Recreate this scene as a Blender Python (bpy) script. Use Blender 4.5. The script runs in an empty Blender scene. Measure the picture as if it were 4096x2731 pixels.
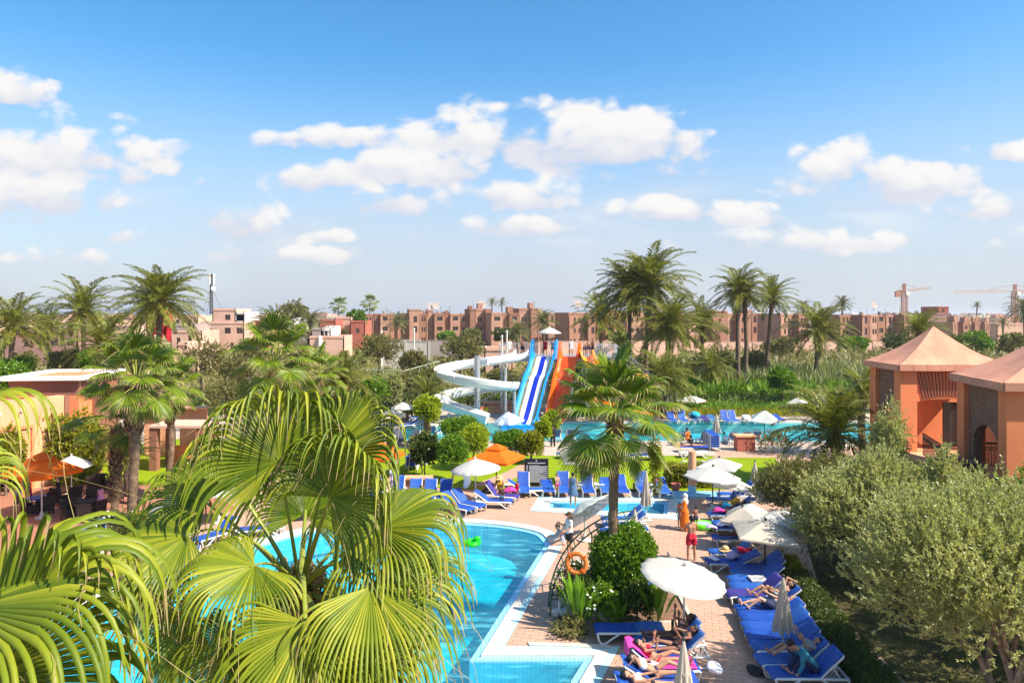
import bpy, math, random
import numpy as np
from mathutils import Vector, Matrix, Euler
from mathutils.geometry import tessellate_polygon

# ---------------------------------------------------------------- camera, sky, sun, exposure
H, F, HZ, K = 9.6, 700.0, 313.5, 2.296875
SC = bpy.context.scene
COL = SC.collection
cam_d = bpy.data.cameras.new('camera'); cam = bpy.data.objects.new('camera', cam_d); COL.objects.link(cam)
cam.location = (0, 0, H); cam.rotation_euler = (math.radians(90), 0, 0)
cam_d.sensor_width = 36; cam_d.lens = 36 * F / 1024
cam_d.shift_y = -(341 - HZ) / 1024
cam_d.clip_start = 0.1; cam_d.clip_end = 20000
SC.camera = cam
SUN_EL, SUN_AZ = math.radians(47), math.radians(-24)       # azimuth from +X towards +Y
SUN = Vector((math.cos(SUN_EL) * math.cos(SUN_AZ), math.cos(SUN_EL) * math.sin(SUN_AZ), math.sin(SUN_EL)))
sd = bpy.data.lights.new('sun', 'SUN'); sd.energy = 5.0; sd.angle = math.radians(0.53); sd.color = (1, 0.91, 0.77)
so = bpy.data.objects.new('sun', sd); COL.objects.link(so); so.rotation_euler = SUN.to_track_quat('Z', 'Y').to_euler()
SC.view_settings.view_transform = 'Standard'; SC.view_settings.look = 'None'
SC.view_settings.exposure = 0.9; SC.view_settings.gamma = 1.0
SC.render.engine = 'CYCLES'
SC.cycles.use_denoising = True
SC.cycles.use_adaptive_sampling = True
SC.cycles.adaptive_threshold = 0.02
SC.cycles.max_bounces = 6; SC.cycles.diffuse_bounces = 2; SC.cycles.glossy_bounces = 2
SC.cycles.transmission_bounces = 3; SC.cycles.transparent_max_bounces = 6
SC.cycles.caustics_reflective = False; SC.cycles.caustics_refractive = False

world = bpy.data.worlds.new('World'); SC.world = world; world.use_nodes = True
WT = world.node_tree; WT.nodes.clear()
class NX:                                  # tiny node-expression helper
    def __init__(s, t): s.t = t
    def n(s, typ, **kw):
        nd = s.t.nodes.new(typ)
        for k, v in kw.items():
            if k == 'ins':
                for i, x in v.items():
                    if isinstance(x, bpy.types.NodeSocket): s.t.links.new(x, nd.inputs[i])
                    else: nd.inputs[i].default_value = x
            else: setattr(nd, k, v)
        return nd
    def m(s, op, a, b=None, c=None, clamp=False):
        ins = {0: a}
        if b is not None: ins[1] = b
        if c is not None: ins[2] = c
        return s.n('ShaderNodeMath', operation=op, use_clamp=clamp, ins=ins).outputs[0]
    def mix(s, f, a, b, bt='MIX'):
        return s.n('ShaderNodeMix', data_type='RGBA', blend_type=bt, ins={0: f, 6: a, 7: b}).outputs[2]
    def noise(s, vec, scale, detail=4, rough=.55):
        return s.n('ShaderNodeTexNoise', ins={'Vector': vec, 'Scale': scale, 'Detail': detail, 'Roughness': rough})
    def ramp(s, f, stops):
        r = s.n('ShaderNodeValToRGB', ins={0: f}); el = r.color_ramp.elements
        while len(el) < len(stops): el.new(.5)
        for e, (p, c) in zip(el, stops): e.position = p; e.color = c if len(c) == 4 else (*c, 1)
        return r.outputs[0]
    def sm(s, x, a, b):
        return s.n('ShaderNodeMapRange', interpolation_type='SMOOTHSTEP', ins={0: x, 1: a, 2: b, 3: 0., 4: 1.}).outputs[0]
def build_sky():
    X = NX(WT)
    sky = X.n('ShaderNodeTexSky', sky_type='NISHITA', sun_disc=False, sun_elevation=SUN_EL, sun_rotation=math.pi/2 - SUN_AZ, altitude=400, air_density=1.0, dust_density=1.2, ozone_density=2.5)
    tc = X.n('ShaderNodeTexCoord').outputs['Generated']
    sp = X.n('ShaderNodeSeparateXYZ', ins={0: tc}); x, y, z = sp.outputs
    ya = X.m('MAXIMUM', X.m('ABSOLUTE', y), .02)
    u = X.m('DIVIDE', x, ya); w = X.m('DIVIDE', z, ya)
    co = X.n('ShaderNodeCombineXYZ', ins={0: u, 1: X.m('MULTIPLY', w, 1.6), 2: X.m('SIGN', y)}).outputs[0]
    n1 = X.noise(co, 6.5, 8, .62).outputs[0]; n2 = X.noise(co, 17, 5, .62).outputs[0]
    wv = X.n('ShaderNodeVectorMath', operation='MULTIPLY_ADD', ins={0: X.noise(co, 9., 3).outputs[1], 1: (.06, .06, 0), 2: co}).outputs[0]
    vb = lambda s: X.m('SUBTRACT', .42, X.n('ShaderNodeTexVoronoi', feature='SMOOTH_F1', ins={'Vector': wv, 'Scale': s, 'Smoothness': .35}).outputs[0])
    nn = X.m('ADD', X.m('ADD', X.m('MULTIPLY', vb(15.), 1.7), X.m('MULTIPLY', vb(36.), .9)), X.m('ADD', X.m('MULTIPLY', X.m('SUBTRACT', n1, .5), 3.0), X.m('MULTIPLY', X.m('SUBTRACT', n2, .5), 1.6)))
    CL = [(30,222,75,46,1),(100,372,240,78,1),(75,470,175,75,1),(270,410,70,28,.8),(535,520,92,62,.95),(1110,325,185,58,1),(1340,345,225,92,1),(1440,320,130,66,.9),(760,325,150,36,.95),(940,395,200,62,1),(725,418,85,46,1),(860,470,105,44,1),(1165,462,125,46,1),(1185,522,140,34,.75),(1530,488,110,30,.85),(1725,502,72,28,.8),(1935,390,95,64,1),(2060,425,190,66,1),(2320,352,90,30,1),(2290,485,130,40,.75),(475,418,30,16,.7),(290,545,70,28,.45),(740,545,70,24,.5),(560,585,180,36,.35),(760,590,75,26,.5),(1850,560,330,40,.5),(990,550,60,26,.45),(1400,570,110,26,.4),(2150,560,200,50,.4),(120,590,150,30,.3)]
    best = sw = ss = None
    for (dx, dy, a, b, k) in CL:
        u0 = (dx/K - 512)/F; w0 = (HZ - dy/K)/F; a *= 1.36/(K*F); b *= 1.32/(K*F)
        du = X.m('MULTIPLY_ADD', u, 1/a, -u0/a); dw = X.m('MULTIPLY_ADD', w, 1/b, -w0/b); dm = X.m('MAXIMUM', dw, X.m('MULTIPLY', dw, -2.))
        v = X.m('SUBTRACT', k, X.m('MULTIPLY_ADD', dm, dm, X.m('MULTIPLY', du, du)))
        wt = X.m('POWER', 12., X.m('MAXIMUM', v, -6.))
        if best is None: best, sw, ss = v, X.m('ADD', wt, 1e-6), X.m('MULTIPLY', wt, dw)
        else: best, sw, ss = X.m('SMOOTH_MAX', best, v, .35), X.m('ADD', sw, wt), X.m('MULTIPLY_ADD', wt, dw, ss)
    sh = X.m('DIVIDE', ss, sw)
    # elsewhere around the horizon: the same scattered cumulus from noise
    pl = X.n('ShaderNodeCombineXYZ', ins={0: X.m('DIVIDE', x, X.m('ADD', X.m('ABSOLUTE', z), .12)), 1: X.m('DIVIDE', y, X.m('ADD', X.m('ABSOLUTE', z), .12))}).outputs[0]
    oth = X.m('MULTIPLY', X.m('SUBTRACT', X.noise(pl, 1.1, 3, .5).outputs[0], .6), 6.)
    inside = X.m('MULTIPLY', X.m('GREATER_THAN', y, 0.), X.m('LESS_THAN', X.m('ABSOLUTE', u), .80))
    inside = X.m('MULTIPLY', inside, X.m('LESS_THAN', w, .52))
    best = X.n('ShaderNodeMix', data_type='FLOAT', ins={0: inside, 2: oth, 3: best}).outputs[0]
    body = X.m('ADD', best, nn)
    mask = X.m('MULTIPLY', X.sm(body, -.3, .6), X.sm(best, -1.4, -.1))
    mask = X.m('MULTIPLY', mask, X.m('MULTIPLY', X.sm(w, .0, .05), .97))
    lowc = X.m('MULTIPLY', X.sm(X.noise(X.n('ShaderNodeCombineXYZ', ins={0: u, 1: X.m('MULTIPLY', w, 2.6), 2: 4.}).outputs[0], 3.4, 7, .6).outputs[0], .47, .68), X.m('MULTIPLY', X.sm(w, .03, .09), X.sm(w, .24, .12)))
    mask = X.m('MAXIMUM', mask, X.m('MULTIPLY', lowc, .42))
    shade = X.sm(X.m('ADD', sh, X.m('MULTIPLY', nn, .45)), -.45, .55)
    ccol = X.mix(shade, (4.7, 4.85, 5.5, 1), (6.4, 6.25, 6.1, 1))
    hsv = X.n('ShaderNodeHueSaturation', ins={'Hue': .492, 'Saturation': 1.32, 'Value': 1.5, 'Color': sky.outputs[0]}).outputs[0]
    el = X.m('ARCSINE', z)
    hz = X.sm(el, .36, .02)
    veil = X.m('MULTIPLY', hz, X.m('ADD', .90, X.m('MULTIPLY', X.m('SUBTRACT', X.noise(co, 3.2, 4, .5).outputs[0], .5), .5)))
    base = X.mix(veil, hsv, (4.1, 4.4, 5.05, 1))
    colr = X.mix(mask, base, ccol)
    bg = X.n('ShaderNodeBackground', ins={0: colr, 1: .083})
    out = X.n('ShaderNodeOutputWorld', ins={0: bg.outputs[0]})
build_sky()
world.cycles.sampling_method = 'MANUAL'; world.cycles.sample_map_resolution = 256

# ---------------------------------------------------------------- projection helpers: a spot of the photo on a level plane / at a depth
def gp(dx, dy, z=0.):
    v = dy/K - HZ
    return Vector(((dx/K - 512)*(H - z)/v, (H - z)*F/v, z))
def dp(dx, dy, D): return Vector(((dx/K - 512)/F*D, D, H - (dy/K - HZ)/F*D))

# ---------------------------------------------------------------- materials
MATS = {}
def newmat(name):
    m = bpy.data.materials.new(name); m.use_nodes = True; m.node_tree.nodes.clear(); MATS[name] = m
    return m, NX(m.node_tree)
def finish(X, sh, disp=None):
    X.n('ShaderNodeOutputMaterial', ins={0: sh})
def c4(c): return (*c, 1) if len(c) == 3 else c
def mat(name, col, rough=.75, var=.18, scale=3., bump=0., bscale=None, metal=0., col2=None, spec=.4, trans=0., detail=5):
    if name in MATS: return MATS[name]
    m, X = newmat(name)
    tc = X.n('ShaderNodeTexCoord').outputs['Object']
    nz = X.noise(tc, scale, detail)
    a = tuple(max(0, x*(1 - var)) for x in col); b = col2 or tuple(min(1, x*(1 + var)) for x in col)
    c = X.ramp(nz.outputs[0], [(.3, c4(a)), (.7, c4(b))])
    ins = {'Base Color': c, 'Roughness': rough, 'Metallic': metal, 'Specular IOR Level': spec}
    if bump:
        bn = X.noise(tc, bscale or scale*6, 4)
        ins['Normal'] = X.n('ShaderNodeBump', ins={'Strength': bump, 'Distance': .02, 'Height': bn.outputs[0]}).outputs[0]
    p = X.n('ShaderNodeBsdfPrincipled', ins=ins).outputs[0]
    if trans:
        t = X.n('ShaderNodeBsdfTranslucent', ins={0: c}).outputs[0]
        p = X.n('ShaderNodeMixShader', ins={0: trans, 1: p, 2: t}).outputs[0]
    finish(X, p); return m
def leafmat(name, c1, c2, trans=.35, rough=.5, c3=None, tcol=None, spec=.35):
    if name in MATS: return MATS[name]
    m, X = newmat(name)
    r = X.n('ShaderNodeNewGeometry').outputs['Random Per Island']
    tc = X.n('ShaderNodeTexCoord').outputs['Object']
    f = X.m('ADD', X.m('MULTIPLY', r, .6), X.m('MULTIPLY', X.noise(tc, .9, 3).outputs[0], .45))
    st = [(.12, c1), (.85, c2)] if c3 is None else [(.1, c1), (.55, c2), (.92, c3)]
    c = X.ramp(f, st)
    p = X.n('ShaderNodeBsdfPrincipled', ins={'Base Color': c, 'Roughness': rough, 'Specular IOR Level': spec}).outputs[0]
    tcc = X.mix(1., c, c4(tcol or (1.15, 1.2, .55)), 'MULTIPLY')
    t = X.n('ShaderNodeBsdfTranslucent', ins={0: tcc}).outputs[0]
    finish(X, X.n('ShaderNodeMixShader', ins={0: trans, 1: p, 2: t}).outputs[0]); return m

# ---------------------------------------------------------------- mesh building
class MB:
    def __init__(s): s.v = []; s.f = []; s.m = []; s.cur = 0
    def add(s, vs, fs):
        o = len(s.v); s.v.extend([tuple(p) for p in vs])
        for q in fs: s.f.append(tuple(i + o for i in q)); s.m.append(s.cur)
        return s
    def quad(s, a, b, c, d): return s.add([a, b, c, d], [(0, 1, 2, 3)])
    def box(s, c, d, rz=0., M=None, taper=1.):
        x, y, z = d[0]/2, d[1]/2, d[2]/2
        vs = [Vector((sx*x*(taper if sz > 0 else 1), sy*y*(taper if sz > 0 else 1), sz*z)) for sz in (-1, 1) for sy in (-1, 1) for sx in (-1, 1)]
        R = M if M is not None else Matrix.Rotation(rz, 3, 'Z')
        vs = [R @ p + Vector(c) for p in vs]
        return s.add(vs, [(0, 2, 3, 1), (4, 5, 7, 6), (0, 1, 5, 4), (2, 6, 7, 3), (0, 4, 6, 2), (1, 3, 7, 5)])
    def bar(s, a, b, w, h=None):
        a, b = Vector(a), Vector(b); d = b - a
        q = d.to_track_quat('X', 'Z').to_matrix()
        return s.box((a + b)/2, (d.length, w, h or w), M=q)
    def tube(s, pts, rad, n=8, cap=True, flat=1.):
        pts = [Vector(p) for p in pts]; N = len(pts)
        if not hasattr(rad, '__len__'): rad = [rad]*N
        up = None; rings = []
        for i, p in enumerate(pts):
            t = (pts[min(i + 1, N - 1)] - pts[max(i - 1, 0)]).normalized()
            if up is None: up = Vector((0, 0, 1)) if abs(t.z) < .9 else Vector((1, 0, 0))
            side = t.cross(up)
            if side.length < 1e-5: side = t.orthogonal()
            side.normalize(); up = side.cross(t).normalized()
            rings.append([p + (side*math.cos(a) + up*math.sin(a)*flat)*rad[i] for a in [2*math.pi*k/n for k in range(n)]])
        vs = [q for r in rings for q in r]; fs = []
        for i in range(N - 1):
            for k in range(n): fs.append((i*n + k, i*n + (k + 1) % n, (i + 1)*n + (k + 1) % n, (i + 1)*n + k))
        if cap: fs.append(tuple(range(n))[::-1]); fs.append(tuple(range((N - 1)*n, N*n)))
        return s.add(vs, fs)
    def lathe(s, prof, n=16, c=(0, 0, 0), wob=0., rng=None):
        vs, fs = [], []
        for (r, z) in prof:
            for k in range(n):
                a = 2*math.pi*k/n; rr = r*(1 + (rng.uniform(-wob, wob) if wob else 0))
                vs.append((c[0] + rr*math.cos(a), c[1] + rr*math.sin(a), c[2] + z))
        for i in range(len(prof) - 1):
            for k in range(n): fs.append((i*n + k, i*n + (k + 1) % n, (i + 1)*n + (k + 1) % n, (i + 1)*n + k))
        fs.append(tuple(range(n))[::-1]); fs.append(tuple(range((len(prof) - 1)*n, len(prof)*n)))
        return s.add(vs, fs)
    def ball(s, c, r, n=10, m=7):
        if not hasattr(r, '__len__'): r = (r, r, r)
        vs = [(c[0], c[1], c[2] - r[2])]
        for i in range(1, m):
            t = math.pi*i/m
            for k in range(n): a = 2*math.pi*k/n; vs.append((c[0] + r[0]*math.sin(t)*math.cos(a), c[1] + r[1]*math.sin(t)*math.sin(a), c[2] - r[2]*math.cos(t)))
        vs.append((c[0], c[1], c[2] + r[2])); fs = []
        for k in range(n): fs.append((0, 1 + (k + 1) % n, 1 + k))
        for i in range(m - 2):
            for k in range(n): b = 1 + i*n; fs.append((b + k, b + (k + 1) % n, b + n + (k + 1) % n, b + n + k))
        b = 1 + (m - 2)*n; L = len(vs) - 1
        for k in range(n): fs.append((b + k, b + (k + 1) % n, L))
        return s.add(vs, fs)
    def prism(s, poly, z0, z1):
        n = len(poly); vs = [(x, y, z0) for x, y in poly] + [(x, y, z1) for x, y in poly]
        fs = [tuple(range(n))[::-1], tuple(range(n, 2*n))] + [(i, (i + 1) % n, n + (i + 1) % n, n + i) for i in range(n)]
        return s.add(vs, fs)
    def build(s, name, mats, parent=None, smooth=0, loc=None, rz=0., M=None):
        return link(name, s.mesh(name, mats, smooth, M), parent, loc, rz)
    def mesh(s, name, mats, smooth=0, M=None):
        me = bpy.data.meshes.new(name)
        vs = s.v if M is None else [tuple(M @ Vector(p)) for p in s.v]
        me.from_pydata(vs, [], s.f)
        if not isinstance(mats, (list, tuple)): mats = [mats]
        for q in mats: me.materials.append(q)
        if len(mats) > 1: me.polygons.foreach_set('material_index', s.m)
        if smooth:
            me.polygons.foreach_set('use_smooth', [True]*len(s.f))
            if smooth < 180: me.set_sharp_from_angle(angle=math.radians(smooth))
        me.update(); return me
def link(name, me, parent=None, loc=None, rz=0., rot=None, sc=None):
    o = bpy.data.objects.new(name, me); COL.objects.link(o)
    if parent is not None: o.parent = parent
    if loc is not None: o.location = loc
    if rot is not None: o.rotation_euler = rot
    elif rz: o.rotation_euler = (0, 0, rz)
    if sc is not None: o.scale = sc if hasattr(sc, '__len__') else (sc, sc, sc)
    return o
def np_mesh(name, V, Q, mats, smooth=False, mi=None):
    V = np.ascontiguousarray(V, dtype=np.float32).reshape(-1, 3); Q = np.ascontiguousarray(Q, dtype=np.int32); k = Q.shape[1]
    me = bpy.data.meshes.new(name)
    me.vertices.add(len(V)); me.vertices.foreach_set('co', V.ravel())
    me.loops.add(Q.size); me.loops.foreach_set('vertex_index', Q.ravel())
    me.polygons.add(len(Q)); me.polygons.foreach_set('loop_start', np.arange(0, Q.size, k, dtype=np.int32))
    if not isinstance(mats, (list, tuple)): mats = [mats]
    for q in mats: me.materials.append(q)
    if mi is not None: me.polygons.foreach_set('material_index', np.ascontiguousarray(mi, dtype=np.int32))
    if smooth: me.polygons.foreach_set('use_smooth', np.ones(len(Q), dtype=bool))
    me.update(calc_edges=True); return me
def tag(o, label=None, cat=None, group=None, kind=None):
    if label: o['label'] = label
    if cat: o['category'] = cat
    if group: o['group'] = group
    if kind: o['kind'] = kind
    return o
def thing(name, label, cat, loc=(0, 0, 0), rz=0., group=None):
    return tag(link(name, None, None, loc, rz), label, cat, group)
def struct(o, kind='structure'): o['kind'] = kind; return o
def copy_tree(o, parent=None):
    c = o.copy(); COL.objects.link(c); c.parent = parent
    for ch in list(o.children): copy_tree(ch, c)
    return c
def sheet(name, polys, z, m, kind='structure'):
    """flat polygon with holes"""
    pl = [[Vector((p[0], p[1], 0)) for p in q] for q in polys]
    tri = tessellate_polygon(pl); vs = [(p.x, p.y, z) for q in pl for p in q]
    fs = []
    for t in tri:
        a, b, c = [Vector(vs[i]) for i in t]
        fs.append(tuple(t) if (b - a).cross(c - a).z > 0 else tuple(t)[::-1])
    mb = MB(); mb.add(vs, fs); o = mb.build(name, m); o['kind'] = kind; return o
# ---------------------------------------------------------------- surface materials
def paver_mat(name, c1, c2, cm, bw, bh, rot=0., wear=(.46, .30, .22), wamt=.55):
    m, X = newmat(name)
    tc = X.n('ShaderNodeTexCoord').outputs['Object']
    mp = X.n('ShaderNodeMapping', ins={0: tc, 2: (0, 0, rot)}).outputs[0]
    wob = X.noise(mp, 1.7, 2).outputs[1]
    v = X.n('ShaderNodeVectorMath', operation='MULTIPLY_ADD', ins={0: wob, 1: (.035, .035, 0), 2: mp}).outputs[0]
    br = X.n('ShaderNodeTexBrick', ins={'Vector': v, 'Color1': c4(c1), 'Color2': c4(c2), 'Mortar': c4(cm), 'Scale': 1., 'Mortar Size': .011, 'Mortar Smooth': .4, 'Brick Width': bw, 'Row Height': bh, 'Bias': -.1})
    n = X.noise(tc, .55, 6, .65).outputs[0]; n2 = X.noise(tc, 5., 5, .6).outputs[0]
    c = X.mix(X.m('MULTIPLY', X.sm(n, .42, .75), wamt), br.outputs[0], c4(wear))
    c = X.mix(X.m('MULTIPLY', X.sm(n2, .35, .75), .3), c, c4(tuple(x*.72 for x in c1)))
    bp = X.n('ShaderNodeBump', ins={'Strength': .5, 'Distance': .012, 'Height': X.m('ADD', X.m('MULTIPLY', br.outputs[1], -1.), X.m('MULTIPLY', n2, .4))}).outputs[0]
    finish(X, X.n('ShaderNodeBsdfPrincipled', ins={'Base Color': c, 'Roughness': .78, 'Normal': bp}).outputs[0]); return m
M_PAV = paver_mat('brick_paving', (.50, .32, .225), (.44, .275, .19), (.23, .14, .10), .44, .22, .25)
M_TERR = paver_mat('terracotta_paving', (.40, .165, .095), (.36, .145, .08), (.24, .11, .07), .3, .3, .1, (.42, .2, .14))
M_CONC = paver_mat('pale_slabs', (.50, .40, .32), (.45, .36, .285), (.30, .24, .20), .8, .8, 0., (.46, .37, .30))
def grass_mat(name, c1, c2, c3):
    m, X = newmat(name); tc = X.n('ShaderNodeTexCoord').outputs['Object']
    n = X.noise(tc, .35, 5).outputs[0]; n2 = X.noise(tc, 16., 4, .7).outputs[0]; n3 = X.noise(tc, 2.6, 4, .6).outputs[0]
    c = X.ramp(X.m('ADD', X.m('MULTIPLY', n, .4), X.m('ADD', X.m('MULTIPLY', n2, .3), X.m('MULTIPLY', n3, .3))), [(.3, c1), (.5, c2), (.72, c3)])
    bp = X.n('ShaderNodeBump', ins={'Strength': .8, 'Distance': .04, 'Height': n2}).outputs[0]
    finish(X, X.n('ShaderNodeBsdfPrincipled', ins={'Base Color': c, 'Roughness': .85, 'Specular IOR Level': .15, 'Normal': bp}).outputs[0]); return m
M_LAWN = grass_mat('lawn_grass', (.13, .20, .004), (.21, .29, .004), (.27, .34, .008))
M_SCRUB = grass_mat('scrub_ground', (.13, .15, .03), (.26, .22, .08), (.42, .31, .16))
M_SOIL = mat('garden_soil', (.20, .11, .065), .95, .4, 3., .6)
M_SAND = mat('dry_ground', (.46, .33, .22), .95, .35, .05, .4, 2.)
def tile_mat(name, c1, c2, s, grout, rough=.25):
    m, X = newmat(name); tc = X.n('ShaderNodeTexCoord').outputs['Object']
    br = X.n('ShaderNodeTexBrick', offset=0., ins={'Vector': tc, 'Color1': c4(c1), 'Color2': c4(c2), 'Mortar': c4(grout), 'Scale': 1., 'Mortar Size': .006, 'Brick Width': s, 'Row Height': s})
    finish(X, X.n('ShaderNodeBsdfPrincipled', ins={'Base Color': br.outputs[0], 'Roughness': rough}).outputs[0]); return m
M_TILE = tile_mat('pool_mosaic', (.012, .52, .63), (.014, .55, .66), .25, (.02, .56, .67))
M_TILEB = tile_mat('pool_blue_tile', (.18, .50, .72), (.22, .56, .78), .12, (.45, .7, .82))
M_TILEW = tile_mat('coping_white_tile', (.62, .58, .50), (.57, .53, .45), .24, (.5, .5, .48), .5)
M_TILEC = tile_mat('coping_aqua_tile', (.42, .68, .68), (.36, .62, .64), .12, (.6, .72, .7), .4)
def water_mat(name, tint, s, strength=.5):
    m, X = newmat(name); tc = X.n('ShaderNodeTexCoord').outputs['Object']
    mp = X.n('ShaderNodeMapping', ins={0: tc, 3: (.7, 2.6, 1.)}).outputs[0]
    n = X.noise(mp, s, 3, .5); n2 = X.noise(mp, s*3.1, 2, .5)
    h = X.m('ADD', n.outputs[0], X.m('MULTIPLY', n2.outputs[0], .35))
    bp = X.n('ShaderNodeBump', ins={'Strength': strength, 'Distance': .12, 'Height': h}).outputs[0]
    fr = X.n('ShaderNodeFresnel', ins={0: 1.33, 1: bp}).outputs[0]
    gl = X.n('ShaderNodeBsdfGlossy', ins={'Color': (1, 1, 1, 1), 'Roughness': .08, 'Normal': bp}).outputs[0]
    tr = X.n('ShaderNodeBsdfTransparent', ins={0: c4(tint)}).outputs[0]
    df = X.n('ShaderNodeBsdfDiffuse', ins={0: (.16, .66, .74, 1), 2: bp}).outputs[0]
    b = X.n('ShaderNodeMixShader', ins={0: X.m('ADD', .10, X.m('MULTIPLY', X.sm(h, .66, .92), .32)), 1: tr, 2: df}).outputs[0]  # paler diffuse streaks paint caustic light into the water
    finish(X, X.n('ShaderNodeMixShader', ins={0: X.m('MULTIPLY', fr, .42), 1: b, 2: gl}).outputs[0]); return m
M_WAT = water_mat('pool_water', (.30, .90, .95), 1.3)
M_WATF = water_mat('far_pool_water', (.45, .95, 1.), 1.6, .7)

# ---------------------------------------------------------------- pools (plan)
def smooth_poly(pts, it=2, fixed=()):
    for _ in range(it):
        q = []; n = len(pts)
        for i in range(n):
            a, b = Vector(pts[i]), Vector(pts[(i + 1) % n])
            q += [tuple(a*.75 + b*.25), tuple(a*.25 + b*.75)]
        pts = q
    return pts
g2 = lambda x, y: tuple(gp(x, y).xy)
arc = [g2(1290, 1240), g2(1262, 1212), g2(1140, 1193), g2(1000, 1187), g2(860, 1191), g2(700, 1209), g2(600, 1234), g2(420, 1290), g2(180, 1372), g2(0, 1442), (-17.5, 17.), (-17.5, 13.)]
def chaikin_open(pts, it=3):
    for _ in range(it):
        q = [pts[0]]
        for a, b in zip(pts, pts[1:]):
            q += [(a[0]*.75 + b[0]*.25, a[1]*.75 + b[1]*.25), (a[0]*.25 + b[0]*.75, a[1]*.25 + b[1]*.75)]
        pts = q + [pts[-1]]
    return pts
arc = chaikin_open(arc, 2)
POOL = [g2(1160, 1483), g2(1295, 1246)] + arc + [(1.0, 13.), g2(1378, 1568), g2(1424, 1483)]
KIDS = [g2(1217, 1172), g2(1237, 1140), g2(1570, 1141), g2(1570, 1193)]
FAR = [(-9.5, 52.8), (34., 52.2), (34., 62.6), (-4.2, 62.6), (-9.5, 59.)]
def inset(poly, d):
    n = len(poly); A = sum(poly[i][0]*poly[(i + 1) % n][1] - poly[(i + 1) % n][0]*poly[i][1] for i in range(n)); s = 1 if A > 0 else -1
    out = []
    for i in range(n):
        p, a, b = Vector(poly[i]), Vector(poly[i - 1]), Vector(poly[(i + 1) % n])
        e1, e2 = (p - a).normalized(), (b - p).normalized()
        n1, n2 = Vector((-e1.y, e1.x))*s, Vector((-e2.y, e2.x))*s
        m = (n1 + n2); k = max(.35, m.dot(n1)); out.append(tuple(p + m*(d/k)))
    return out
def pool(name, poly, m_water, depth, bands, zw):
    cur = poly; holes = poly
    for i, (w, m, dz, bn) in enumerate(bands):          # coping bands, outermost first
        nx = inset(cur, w); mb = MB(); n = len(cur)
        for k in range(n):
            a, b, c, d = cur[k], cur[(k + 1) % n], nx[(k + 1) % n], nx[k]
            mb.quad((*a, dz), (*b, dz), (*c, dz), (*d, dz))
        # lip down to the next band
        z2 = bands[i + 1][2] if i + 1 < len(bands) else -depth
        if z2 < dz - .001:
            for k in range(n): mb.quad((*nx[k], dz), (*nx[(k + 1) % n], dz), (*nx[(k + 1) % n], z2), (*nx[k], z2))
        struct(mb.build(bn, m)); cur = nx
    sheet(name + '_floor', [cur], -depth, M_TILE)
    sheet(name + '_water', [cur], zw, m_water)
    return cur
def outer(poly, d): return inset(poly, -d)
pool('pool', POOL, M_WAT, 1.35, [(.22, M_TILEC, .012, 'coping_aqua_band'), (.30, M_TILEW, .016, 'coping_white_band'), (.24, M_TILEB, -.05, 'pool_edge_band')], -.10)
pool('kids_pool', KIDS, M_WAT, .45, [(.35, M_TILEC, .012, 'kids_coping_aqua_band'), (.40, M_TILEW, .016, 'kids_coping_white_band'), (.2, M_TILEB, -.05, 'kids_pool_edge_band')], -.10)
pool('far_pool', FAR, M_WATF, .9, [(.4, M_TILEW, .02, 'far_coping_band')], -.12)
# entry steps under the water at the curved end
for i in range(3):
    a = [Vector(p) for p in arc[2:26]]; mb = MB(); cen = Vector((-3., 26.))
    for p, q in zip(a, a[1:]):
        f0, f1 = 1 - .028*(i + 1), 1 - .028*(i + 2) - .002
        P0, P1 = cen + (p - cen)*f0, cen + (p - cen)*f1; Q0, Q1 = cen + (q - cen)*f0, cen + (q - cen)*f1
        z = -.28 - .22*i
        mb.quad((*P0, z), (*Q0, z), (*Q1, z), (*P1, z)); mb.quad((*P1, z), (*Q1, z), (*Q1, z - .25), (*P1, z - .25))
    struct(mb.build('pool_step', M_TILEB))
# grating by the near corner of the pool
mb = MB(); a, b = gp(1215, 1478), gp(1400, 1484)
for i in range(70):
    p = a.lerp(b, i/69); mb.box((p.x, p.y - .02, .03), (.028, .2, .02), rz=.25)
struct(mb.build('overflow_grating', M_TILEW))

# ---------------------------------------------------------------- decks, lawn, terrain
DECK = [(-48., 5.), (48., 5.), (48., 50.2), (-48., 50.2)]
sheet('paved_deck', [DECK, POOL[::-1], KIDS[::-1]], 0., M_PAV)
FDECK = [(-48., 50.2), (48., 50.2), (48., 76.), (-48., 76.)]
sheet('far_deck', [FDECK, FAR[::-1]], .004, M_CONC)
sheet('restaurant_terrace', [[g2(-60, 1300), g2(120, 1262), g2(300, 1235), g2(480, 1195), g2(545, 1165), g2(420, 1100), g2(250, 1075), (-32., 46.), (-36., 20.)]], .006, M_TERR)
lawn_p = [g2(985, 1118), g2(1180, 1128), g2(1560, 1128), g2(1745, 1120), g2(1800, 1090), g2(1780, 1050), g2(1640, 1050), g2(1632, 1044), g2(1400, 1044), g2(1180, 1044), g2(960, 1030), g2(860, 1025), g2(700, 1032), g2(690, 1060), g2(850, 1085)]
sheet('lawn', [lawn_p], .012, M_LAWN)
sheet('path_across_lawn', [[g2(1145, 1115), g2(1225, 1078), g2(1250, 1060), g2(1208, 1060), g2(1160, 1084), g2(1080, 1116)]], .020, M_PAV)
sheet('far_pool_paving', [[g2(1250, 1046), g2(1650, 1046), g2(1640, 1036), g2(1900, 1036), g2(1900, 1018), g2(1250, 1018)]], .022, M_CONC)
sheet('side_lawn', [[g2(230, 1120), g2(430, 1105), g2(500, 1040), g2(420, 1005), g2(240, 1040)]], .013, M_LAWN)
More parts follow.
